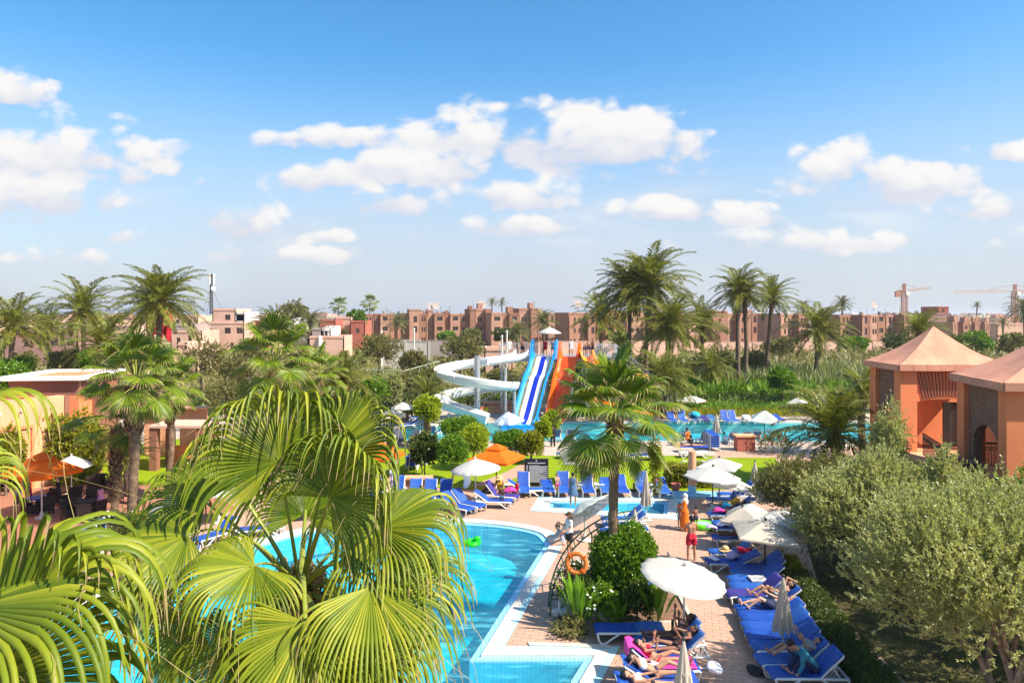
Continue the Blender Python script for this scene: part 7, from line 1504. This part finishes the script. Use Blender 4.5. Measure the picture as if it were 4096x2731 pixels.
for x, y, d, lab, sk_, w_ in [(1170, 818, -60, 'person at the left end of the slide platform', 'fair', C_WHITE), (1200, 818, -90, 'person waiting beside the white slide entrance', 'brown', C_BLACK), (1252, 818, -90, 'attendant in red under the platform umbrella', 'tan', C_RED), (1270, 818, -90, 'bather in blue between the slides on the platform', 'tan', C_DENIM), (1312, 818, -80, 'bather with raised arms behind the orange slide', 'tan', C_WHITE), (1343, 818, -60, 'first bather at the yellow slide entrance', 'tan', C_NAVY), (1352, 818, -90, 'second bather at the yellow slide entrance', 'tan', C_NAVY), (1361, 818, -120, 'third bather at the yellow slide entrance', 'brown', C_BLACK)]:
    x0 = dp(x, 800, 68.3).x; person(lab, (x0, 68.3 if 'red' not in lab else 68.0, 5.5), r_(d), stand(1.68, sh=(160, 150) if 'raised' in lab else (15, 15), el=(20, 20)), [('shorts', w_, .5)] + ([('shirt', w_, .4)] if w_ in (C_RED, C_WHITE, C_DENIM) else []), sk_, group='people on the slide platform')
person('attendant in a yellow shirt at the foot of the white slide', (dp(1116, 940, 61).x, 61., 0), r_(-70), stand(1.74), [('shirt', C_YEL, .4), ('shorts', C_WHITE, .6)], 'brown')
person('waitress in black beside the slim young trees', N(1270, 1026), r_(100), stand(1.68), [('shirt', C_BLACK, 1.), ('trousers', C_BLACK, 1.)], 'tan')
person('woman lying face down on a blue towel by the far pool', N(1556, 1037), 0., Fig(1.66, (-1, 0, .02), (0, 0, -1), (.95, 0, SZ + .13), sh=(170, 165), el=(20, 20), head=-20), [('bottom', C_BLACK, .4)], 'tan', 'brown', True, hairkw=dict(long=.2))
e_ = slab([(-.05 + .2*k, SZ + .035) for k in range(11)], .8, .02, .01).build('towel', M_ROYT, None, 60, N(1560, 1037)); tag(e_, 'blue patterned towel under the woman lying by the far pool', 'towel', 'towels and clothes')
person('bather sitting on the far pool rim in the sun', N(1556, 1022), r_(80), sitf(1.66, .02), [('shorts', C_YEL, .4)], 'tan', 'brown'); person('dark haired bather sitting beside the chair back at the far pool', N(1578, 1022), r_(85), sitf(1.7, .4), [('shirt', C_ORNG, .4)], 'brown'); person('person seated with a black top at the far pool rim', N(1587, 1026), r_(110), sitf(1.6, .02), [('shirt', C_BLACK, .4)], 'tan')
person('man in a white cap sitting across the far pool', N(1547, 962), r_(-80), sitf(1.7, .38, bend=20), [('shorts', C_NAVY, .5)], 'fair', hair=C_WHITE)
person('sunbather sitting on the lounger with a red towel at the far pool', N(908, 982), r_(10), sitf(1.66, .38, lk=(30, 60), lh=(80, 110), bend=10), [('shorts', C_RED, .5)], 'tan'); person('woman sitting upright next to the sunbather with the red towel', N(936, 974), r_(200), sitf(1.66, .38, bend=10), [('suit', C_BLACK, .4)], 'brown', fem=True, hairkw=dict(long=.2))
person('girl in pink standing by the wicker table', N(231, 1166), r_(120), stand(1.15), [('dress', cloth('rose', (.65, .25, .40)), .4)], 'tan', hairkw=dict(long=.15)); person('person in a red top at the table under the orange parasol', N(66, 1168), r_(20), sitf(1.68, .44), [('shirt', C_RED, .4), ('trousers', C_NAVY, 1.)], 'tan')
person('person in black seated under the orange parasol', N(133, 1152), r_(200), sitf(1.66, .44), [('shirt', C_BLACK, .4), ('trousers', C_BLACK, 1.)], 'tan', fem=True)
person('man seated in the shade at the restaurant table', N(40, 1176), r_(10), sitf(1.72, .44), [('shirt', C_GREY, .4), ('trousers', C_NAVY, 1.)], 'brown')
bpy.context.view_layer.update(); dg = bpy.context.evaluated_depsgraph_get()
for o in TODO:
    me = bpy.data.meshes.new_from_object(o.evaluated_get(dg)); old = o.data; o.modifiers.clear(); o.data = me; bpy.data.meshes.remove(old)
# ---------------------------------------------------------------- trees, shrubs, beds
tree('olive_tree', 'big feathery olive tree with forked trunks at the bottom right', 'tree', (11.5, 16.4, 0), [(0, 0, 3.7, 2.6, 2.1, 1.5), (-1.6, .3, 3.1, 1.6, 1.5, 1.3), (1.7, -.2, 3.5, 2.0, 1.8, 1.5), (-.5, -.9, 2.9, 1.8, 1.3, 1.1), (1., .8, 4.2, 1.6, 1.5, 1.0), (-1.1, .6, 4.1, 1.5, 1.4, 1.0), (2.6, -1., 2.5, 1.5, 1.2, 1.1)], 1.1, ML_OLIVE, 41, n=6200, slen=.52, nl=24, L=.095, W=.017, up=.7, tr=.13, bark=M_OBARK, rough=.22, spread=.5, stems=3, inner=.62, bottom=-.55)
tree('olive_tree', 'second olive tree behind the square umbrellas', 'tree', (12.9, 24.6, 0), [(0, 0, 2.7, 2.1, 1.8, 1.4), (-1.4, .3, 2.2, 1.4, 1.3, 1.2), (1.5, 0, 2.9, 1.7, 1.5, 1.3), (.2, .3, 3.5, 1.2, 1.1, .9)], 1., ML_OLIVE, 42, n=4200, slen=.5, nl=20, L=.11, W=.02, up=.8, tr=.12, bark=M_OBARK, rough=.22, spread=.5, stems=2, inner=.6)
tree('olive_tree', 'tall olive spire in front of the first pavilion', 'tree', (14.6, 27.2, 0), [(0, 0, 2.8, .8, .8, 1.4), (.15, .2, 4.4, .42, .42, 1.3), (-.9, -.3, 2.4, 1.1, 1.0, 1.2)], 1.2, ML_OLIVE, 43, n=3000, slen=.5, nl=20, L=.11, W=.02, up=1., tr=.1, bark=M_OBARK, rough=.2, spread=.5, inner=.55)
tree('olive_tree', 'dusty olive tree leaning over the dappled umbrella', 'tree', (14.2, 31.6, 0), [(0, 0, 1.7, 2.1, 1.8, 1.1), (-1.6, .2, 1.6, 1.4, 1.3, 1.0), (1.2, 0, 1.9, 1.5, 1.4, 1.0)], .9, ML_OLIVED, 44, n=2800, slen=.5, nl=18, L=.12, W=.023, up=.8, tr=.12, bark=M_OBARK, rough=.22, spread=.55, stems=2, inner=.55)
tree('shrub_tree', 'dark leafy tree against the right edge', 'tree', (15.6, 19.6, 0), [(0, 0, 3.2, 1.9, 1.8, 2.2), (.6, -1.6, 2.0, 1.6, 1.4, 1.5), (.8, .6, 4.4, 1.4, 1.3, 1.2)], 1., ML_HEDGE, 45, n=2600, slen=.4, nl=18, L=.12, W=.024, up=.5, tr=.1, inner=.5)
tree('olive_tree', 'young olive sprouting in front of the iron balustrade', 'tree', (14.5, 23.4, 0), [(0, 0, 2.6, .8, .8, .9), (.0, .2, 3.9, .28, .28, .9)], 1.5, ML_OLIVE, 46, n=1300, slen=.45, nl=18, L=.11, W=.02, up=1., tr=.07, bark=M_OBARK, rough=.2, spread=.5)
hx = [(9.95, 25.2), (9.8, 23.6), (9.6, 22.0), (9.4, 20.4), (9.25, 18.8), (9.1, 17.2)]
for i, (x, y) in enumerate(hx): hedge('%s block of the low box hedge from the far end beside the lounger row' % ORD[i], (x, y), (.68, 1.4, .66 - .03*(i % 2)), -.1, ML_YEL if i == 0 else ML_DARK, 60 + i, n=1500, L=.05, W=.016, group='box hedge beside the lounger row')
# clipped bush and the bed at the palm's foot
tree('clipped_bush', 'dense clipped bush around the foot of the single fan palm', 'bush', (3.66, 22.75, 0), [(0, 0, 1.72, .98, .82, 1.0), (-.12, 0, 1.35, .92, .8, .9), (.2, -.1, 2.0, .75, .65, .72)], .6, ML_HEDGE, 70, n=6500, slen=.13, nl=8, L=.075, W=.025, up=.2, tr=.05, rough=.07, inner=.72, bottom=-1.)
mb = MB(); R = random.Random(3)
for i in range(9): wob_tube(mb, (3.2 + R.uniform(0, 1.5), 22.3 + R.uniform(0, .8), 0), (3.2 + R.uniform(0, 1.5), 22.3 + R.uniform(0, .8), .9), .05, .035, R, 4, .05, 6)
tag(mb.build('bush_stems', M_BARK), 'bare stems under the clipped bush', 'bush')
def paddle_plant(label, x, y, h, n, seed, m=None, name='strelitzia', wid=.085, spread=.45):
    p = gp(x, y); e = thing(name, label, 'plant', p, group='upright bed plants'); rng = np.random.default_rng(seed)
    for i in range(n):
        a = i*2.4 + rng.uniform(-.4, .4); t = rng.uniform(.05, spread); hh = h*rng.uniform(.65, 1.05); d = np.array([math.cos(a)*t, math.sin(a)*t, 1.]); d = nrm(d); s = np.array([-math.sin(a), math.cos(a), 0]); nn = np.cross(d, s); V, Q = [], []; base = np.array([math.cos(a), math.sin(a), 0])*.10
        for j, (r, w) in enumerate([(0, .1), (.35, .12), (.5, .55), (.68, 1.), (.85, .75), (1., .03)]):
            c = base + d*hh*r + np.array([math.cos(a), math.sin(a), -.6])*.25*hh*t*r**3; V += [c - s*wid*w, c + nn*wid*w*.35, c + s*wid*w]
        for j in range(5): b = 3*j; Q += [(b, b + 1, b + 4, b + 3), (b + 1, b + 2, b + 5, b + 4)]
        link('leaf', np_mesh('leaf', np.array(V), np.array(Q), m or ML_HEDGE), e)
    return e
paddle_plant('tall strelitzia clump beside the floodlight', 1328, 1445, 1.75, 26, 1); paddle_plant('middle strelitzia clump in the flower bed', 1421, 1437, 1.2, 18, 2); paddle_plant('strelitzia clump at the corner of the flower bed', 1508, 1440, 1.65, 26, 3); paddle_plant('dark strelitzia leaves behind the roses', 1348, 1420, 1.5, 14, 4, ML_DARK)
def rose(label, x, y, r, n, seed, m=ML_HEDGE, fl=14, h=.5, petal=None, name='rose_bush'):
    p = gp(x, y); e = thing(name, label, 'bush', p, group='flowering bushes'); rng = np.random.default_rng(seed)
    link('foliage', crown_mesh('foliage', [(0, 0, h, r, r, h*.9), (r*.4, 0, h*1.2, r*.6, r*.6, h*.6)], n, .2, 9, .085, .028, m, seed, .5, .4), e); mb = MB(); mb.tube([(0, 0, 0), (0, 0, h)], .03, 6); mb.build('stem', M_BARK, e)
    for i in range(fl):
        d = nrm(rng.normal(size=3)); d[2] = abs(d[2]); mb = MB(); mb.ball((0, 0, 0), (.05, .05, .035), 7, 5); mb.build('flower', petal or M_PETAL, e, 180, loc=(d[0]*r*.95, d[1]*r*.95, h + d[2]*h*1.05))
rose('white rose bush in the middle of the flower bed', 1372, 1432, .62, 420, 5, fl=22, h=.6); rose('white flowered bush under the life ring', 1316, 1408, .55, 380, 6, ML_DARK, 18, .85); rose('bronze leaved bush in the flower bed', 1464, 1434, .45, 380, 7, ML_DARK, 0, .65); rose('low straggly bush at the near edge of the bed', 1310, 1452, .5, 200, 8, ML_OLIVED, 0, .15)
rose('rose bush at the edge of the terracotta terrace', 262, 1238, .9, 420, 9, ML_DARK, 16, .6); rose('rose bush beside the shaggy palm foot', 322, 1225, .8, 380, 10, ML_YEL, 14, .5); rose('pink flowered bush by the big date palm', 1775, 1040, 1.0, 420, 11, ML_OLIVED, 24, .8, C_PINK)
paddle_plant('spiky pale agave beside the tilted white umbrella', 332, 1218, .9, 20, 12, ML_OLIVE, 'agave', .05, .9)
# hanging dry flower stalk on the single palm
e = thing('hanging_flower_stalk', 'brown dangling flower stalk hanging from the single fan palm', 'plant', dp(1505, 1045, 22.2)); link('seed_sprays', crown_mesh('seed_sprays', [(0, 0, -.25, .12, .12, .75), (.05, 0, -.85, .10, .1, .35), (-.02, 0, .3, .14, .14, .4)], 420, .14, 9, .05, .016, ML_YEL, 71, -.9, .1), e); mb = MB(); mb.tube([(-.1, .1, .9), (0, 0, .5), (0, 0, -1.)], .012, 5); mb.build('stalk', M_BARK, e)
# shrubs and small trees round the lawn
bush_at('bamboo_shrub', 'tall yellow green shrub against the restaurant wall', 'bush', 172, 1040, 64, 100, 39.8, ML_YEL, 101, n=3400, nl=12, L=.16, W=.035, up=.0, rough=.2, bottom=-1.)
bush_at('bamboo_shrub', 'yellow green shrub at the left edge behind the orange parasol', 'bush', 14, 1035, 36, 60, 37, ML_YEL, 102, n=1500, L=.15, W=.034)
bush_at('garden_tree', 'dense green tree behind the restaurant roof at the left edge', 'tree', 15, 872, 55, 45, 58, ML_HEDGE, 103, n=1600)
bush_at('citrus_tree', 'small dark citrus tree by the path', 'tree', 975, 1033, 33, 40, 41, ML_DARK, 104, n=900, L=.14, W=.05, tr=.05); bush_at('citrus_tree', 'yellow green citrus tree leaves on the same side of the path', 'tree', 968, 1025, 24, 28, 42, ML_YEL, 105, n=300, L=.14, W=.05, tr=.04)
bush_at('clipped_tree', 'left of the round clipped trees beside the path', 'tree', 1042, 1032, 42, 38, 40, ML_HEDGE, 106, n=1900, L=.10, W=.026, rough=.08, tr=.06); bush_at('clipped_tree', 'right of the round clipped trees beside the path', 'tree', 1088, 1012, 40, 38, 43, ML_LIME, 107, n=1900, L=.10, W=.026, rough=.08, tr=.06); bush_at('clipped_tree', 'flat topped clipped tree behind the two round ones', 'tree', 1056, 982, 48, 24, 46, ML_HEDGE, 108, n=1500, L=.11, W=.03, rough=.08, tr=.06)
bush_at('hedge_bush', 'wide clipped hedge left of the slim young trees', 'hedge', 1172, 1016, 44, 30, 46, ML_HEDGE, 109, n=1500, L=.11, W=.03, rough=.08); bush_at('hedge_bush', 'yellowish end of the hedge beside the black sign', 'hedge', 1220, 1020, 32, 32, 45, ML_YEL, 110, n=1200, L=.12, W=.036, rough=.12)
bush_at('young_tree', 'slim young tree with yellow leaves by the hedge', 'tree', 1248, 985, 18, 26, 49, ML_LIME, 111, n=700, L=.14, W=.045, tr=.025); bush_at('young_tree', 'second slim young tree with yellow leaves', 'tree', 1270, 966, 17, 24, 51, ML_LIME, 112, n=700, L=.14, W=.045, tr=.025)
bush_at('lime_tree', 'lime green leafy tree on a thick pale trunk by the far pool', 'tree', 982, 940, 30, 34, 50, ML_LIME, 113, n=1000, L=.17, W=.05, tr=.22, bark=M_PTRUNK)
bush_at('round_tree', 'round dark green tree on the bank behind the far pool', 'tree', 1796, 872, 30, 30, 72, ML_HEDGE, 114, n=1500, L=.2, W=.07, tr=.08); 
c = gp(1590, 1127); hedge('clipped hedge behind the shower pillar', (c.x + .3, c.y + 1.1), (2.9, .9, 1.15), .02, ML_YEL, 115, n=2400, L=.09, W=.035)
c = gp(1880, 912); hedge('dark clipped hedge left of the pavilion on the bank', (c.x, c.y + 6), (8., 1.4, 1.9), 0., ML_YEL, 116, n=2200, L=.22, W=.07)
dpalm('feathery date palm between the restaurant and the shaggy fan palm', 300, 1045, 62, D=37, key='near', nf=26, lo=0, hi=14)
# dry belt beyond the slides: bushes one can tell apart
BEL = [(465, 828, 66, 50, 78, ML_OLIVED, 'broad olive bush left of the bright fan palm'), (548, 850, 44, 46, 72, ML_OLIVED, 'dusty bush above the lifeguard chair'), (590, 800, 46, 28, 108, ML_OLIVED, 'grey green bush in front of the reddish brown house'), (690, 815, 40, 30, 100, ML_OLIVED, 'olive bush below the grey yard house'), (868, 806, 58, 42, 88, ML_OLIVED, 'large olive bush below the cinder block wall'), (952, 832, 38, 30, 90, ML_OLIVED, 'low olive bush right of the large one'), (1058, 808, 54, 46, 84, ML_OLIVED, 'round olive tree behind the white spiral slide'), (905, 893, 24, 44, 62, ML_OLIVE, 'silvery upright olive by the pipe fence'), (860, 895, 40, 36, 60, ML_HEDGE, 'bright green shrub beside the stout date palm'), (955, 880, 45, 32, 66, ML_OLIVED, 'scrubby bush in front of the pipe fence'), (995, 868, 30, 34, 70, ML_OLIVED, 'bush at the left turn of the white slide'), (250, 822, 48, 30, 74, ML_OLIVED, 'grey olive bush behind the restaurant tower'), (150, 830, 44, 28, 80, ML_OLIVED, 'olive bush below the dusky pink building'), (205, 828, 26, 34, 72, ML_HEDGE, 'green shrub below the low date palm'), (330, 838, 36, 26, 70, ML_OLIVED, 'bush at the foot of the tall palm'), (30, 842, 40, 22, 76, ML_HEDGE, 'green shrub under the left edge palms'), (60, 830, 30, 22, 84, ML_OLIVED, 'dusty bush beside the slim left palm'), (640, 905, 70, 34, 60, ML_DARK, 'dark thicket behind the foreground palm tips'), (520, 905, 60, 30, 58, ML_OLIVED, 'thicket left of the foreground palm tips'), (1600, 850, 44, 40, 90, ML_OLIVED, 'grey bush between the palm trunks'), (1665, 840, 40, 38, 94, ML_OLIVED, 'bushy shrub left of the twin palms'), (1735, 838, 40, 36, 92, ML_OLIVED, 'bushy shrub right of the twin palms'), (1470, 850, 48, 34, 86, ML_DARK, 'dark bush behind the orange and yellow slides'), (1350, 850, 50, 30, 80, ML_DARK, 'dark bush under the slide platform'), (1250, 860, 46, 28, 79, ML_OLIVED, 'bush seen under the slide tower'), (1150, 870, 40, 26, 80, ML_OLIVED, 'bush behind the white slide columns'), (1790, 800, 40, 26, 120, ML_OLIVED, 'grey olive at the edge of the pale field'), (2075, 790, 44, 34, 110, ML_DARK, 'dark shrub left of the pavilion ridge'), (2240, 785, 36, 26, 120, ML_HEDGE, 'green shrub right of the pavilion ridge'), (1960, 790, 40, 16, 140, ML_HEDGE, 'garden shrubs before the corner apartment block'), (2320, 790, 40, 26, 120, ML_OLIVED, 'dusty shrub near the right edge of the field'), (2170, 790, 30, 20, 125, ML_OLIVED, 'low shrub at the pavilion ridge'), (675, 716, 36, 30, 172, ML_OLIVED, 'tall grey green gum tree behind the old town palms'), (826, 735, 15, 27, 188, ML_HEDGE, 'upright green tree at the end of the apartment block'), (808, 730, 12, 18, 200, ML_HEDGE, 'smaller green tree beside the upright one'), (1025, 772, 26, 9, 165, ML_HEDGE, 'clipped flowering hedge before the apartment block'), (1085, 765, 24, 12, 170, ML_OLIVED, 'garden bushes before the apartment block'), (1160, 770, 30, 14, 150, ML_DARK, 'dark bushes left of the slide platform'), (1420, 775, 30, 10, 150, ML_DARK, 'dark garden below the apartments')]
for i, (x, y, rx, ry, D, m, lab) in enumerate(BEL): bush_at('wild_bush' if 'tree' not in lab else 'wild_tree', lab, 'tree' if 'tree' in lab else 'bush', x, y, rx, ry, D, m, 200 + i, n=620 if D < 100 else 420, nl=12, group='bushes and trees beyond the resort')
def field(name, label, n, rect, L, W, m, seed, up=1.2, zs=0., clump=0.):
    rng = np.random.default_rng(seed); (x0, y0, x1, y1) = rect
    c = np.stack([rng.uniform(x0, x1, n), rng.uniform(y0, y1, n), np.full(n, 0.)], 1)
    if clump: c[:, :2] += np.sin(c[:, [1, 0]]*.7 + seed)*clump
    D = rng.normal(scale=.45, size=(n, 3)) + [0, 0, up]; P = c + [0, 0, 1]*rng.uniform(0, zs, (n, 1)) if zs else c
    V, Q = leaf_quads(P, D, L, W, rng); o = link(name, np_mesh(name, V, Q, m)); tag(o, label, kind='stuff'); return o
field('ground_cover', 'bright green ground cover on the bank behind the far pool', 15000, (6., 67., 34., 78.), .55, .10, ML_GC, 301, .9, .35)
field('tall_grass', 'tall pale grass along the edge of the far pool bank', 5000, (9., 65.2, 33., 67.6), .75, .03, ML_YEL, 302, 1.4)
field('reeds', 'dense pale reeds on the field left of the pavilion', 15000, (24., 80., 62., 100.), 1.7, .10, ML_REED, 303, 1.5, 1.6, 2.)
field('reeds', 'green shrubby reeds nearer the palm grove', 9000, (20., 76., 48., 86.), 1.1, .12, ML_GC, 304, 1., 1.3, 2.)
field('scrub', 'dry scrub over the ground beyond the slides', 26000, (-70., 78., 72., 112.), .7, .10, ML_OLIVED, 305, .9, .5, 3.)
field('scrub', 'low scrub of the distant field', 26000, (-105., 110., 110., 190.), .8, .16, ML_OLIVED, 306, .8, .4, 4.)
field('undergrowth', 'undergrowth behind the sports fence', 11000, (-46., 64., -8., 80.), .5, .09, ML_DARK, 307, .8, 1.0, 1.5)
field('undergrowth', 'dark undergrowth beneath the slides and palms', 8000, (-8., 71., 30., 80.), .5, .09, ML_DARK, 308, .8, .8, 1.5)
field('grass', 'rough grass under the olive trees', 4000, (10.6, 12., 20., 34.), .22, .02, ML_DARK, 309, .9)  # dark leaf colour adds to the painted shade under the olives
# rows of young staked trees on the field
mb = MB(); mb.tube([(0, 0, 0), (.1, 0, 1.2), (.05, .05, 2.4)], [.06, .05, .03], 5); stake = mb.mesh('trunk', M_WHT); leafy = crown_mesh('crown', [(0, 0, 2.3, .5, .5, .5)], 16, .3, 6, .3, .08, ML_OLIVED, 320); R = random.Random(8)
for r in range(5):
    for i in range(26):
        x = 34 + i*2.6 + R.uniform(-.5, .5) + r*1.2; y = 106 + r*9 + R.uniform(-1, 1) + i*.2; e = thing('sapling', 'thin pale staked sapling in the rows of the field', 'sapling', (x, y, 0), R.uniform(0, 6), 'saplings in the field rows'); s = R.uniform(.8, 1.25); e.scale = (s, s, s); link('trunk', stake, e); link('crown', leafy, e)
# ---------------------------------------------------------------- thin air between the viewer and the far town
m, X = newmat('thin_haze'); vol = X.n('ShaderNodeVolumePrincipled', ins={'Color': (.88, .91, .97, 1), 'Density': .00020, 'Anisotropy': .25}); X.n('ShaderNodeOutputMaterial', ins={1: vol.outputs[0]})
mb = MB(); mb.box((0, 5850, 19.5), (12400, 12700, 47)); o = mb.build('haze', m); tag(o, 'thin pale haze lying over the town and the resort', kind='stuff')
SC.cycles.volume_bounces = 0
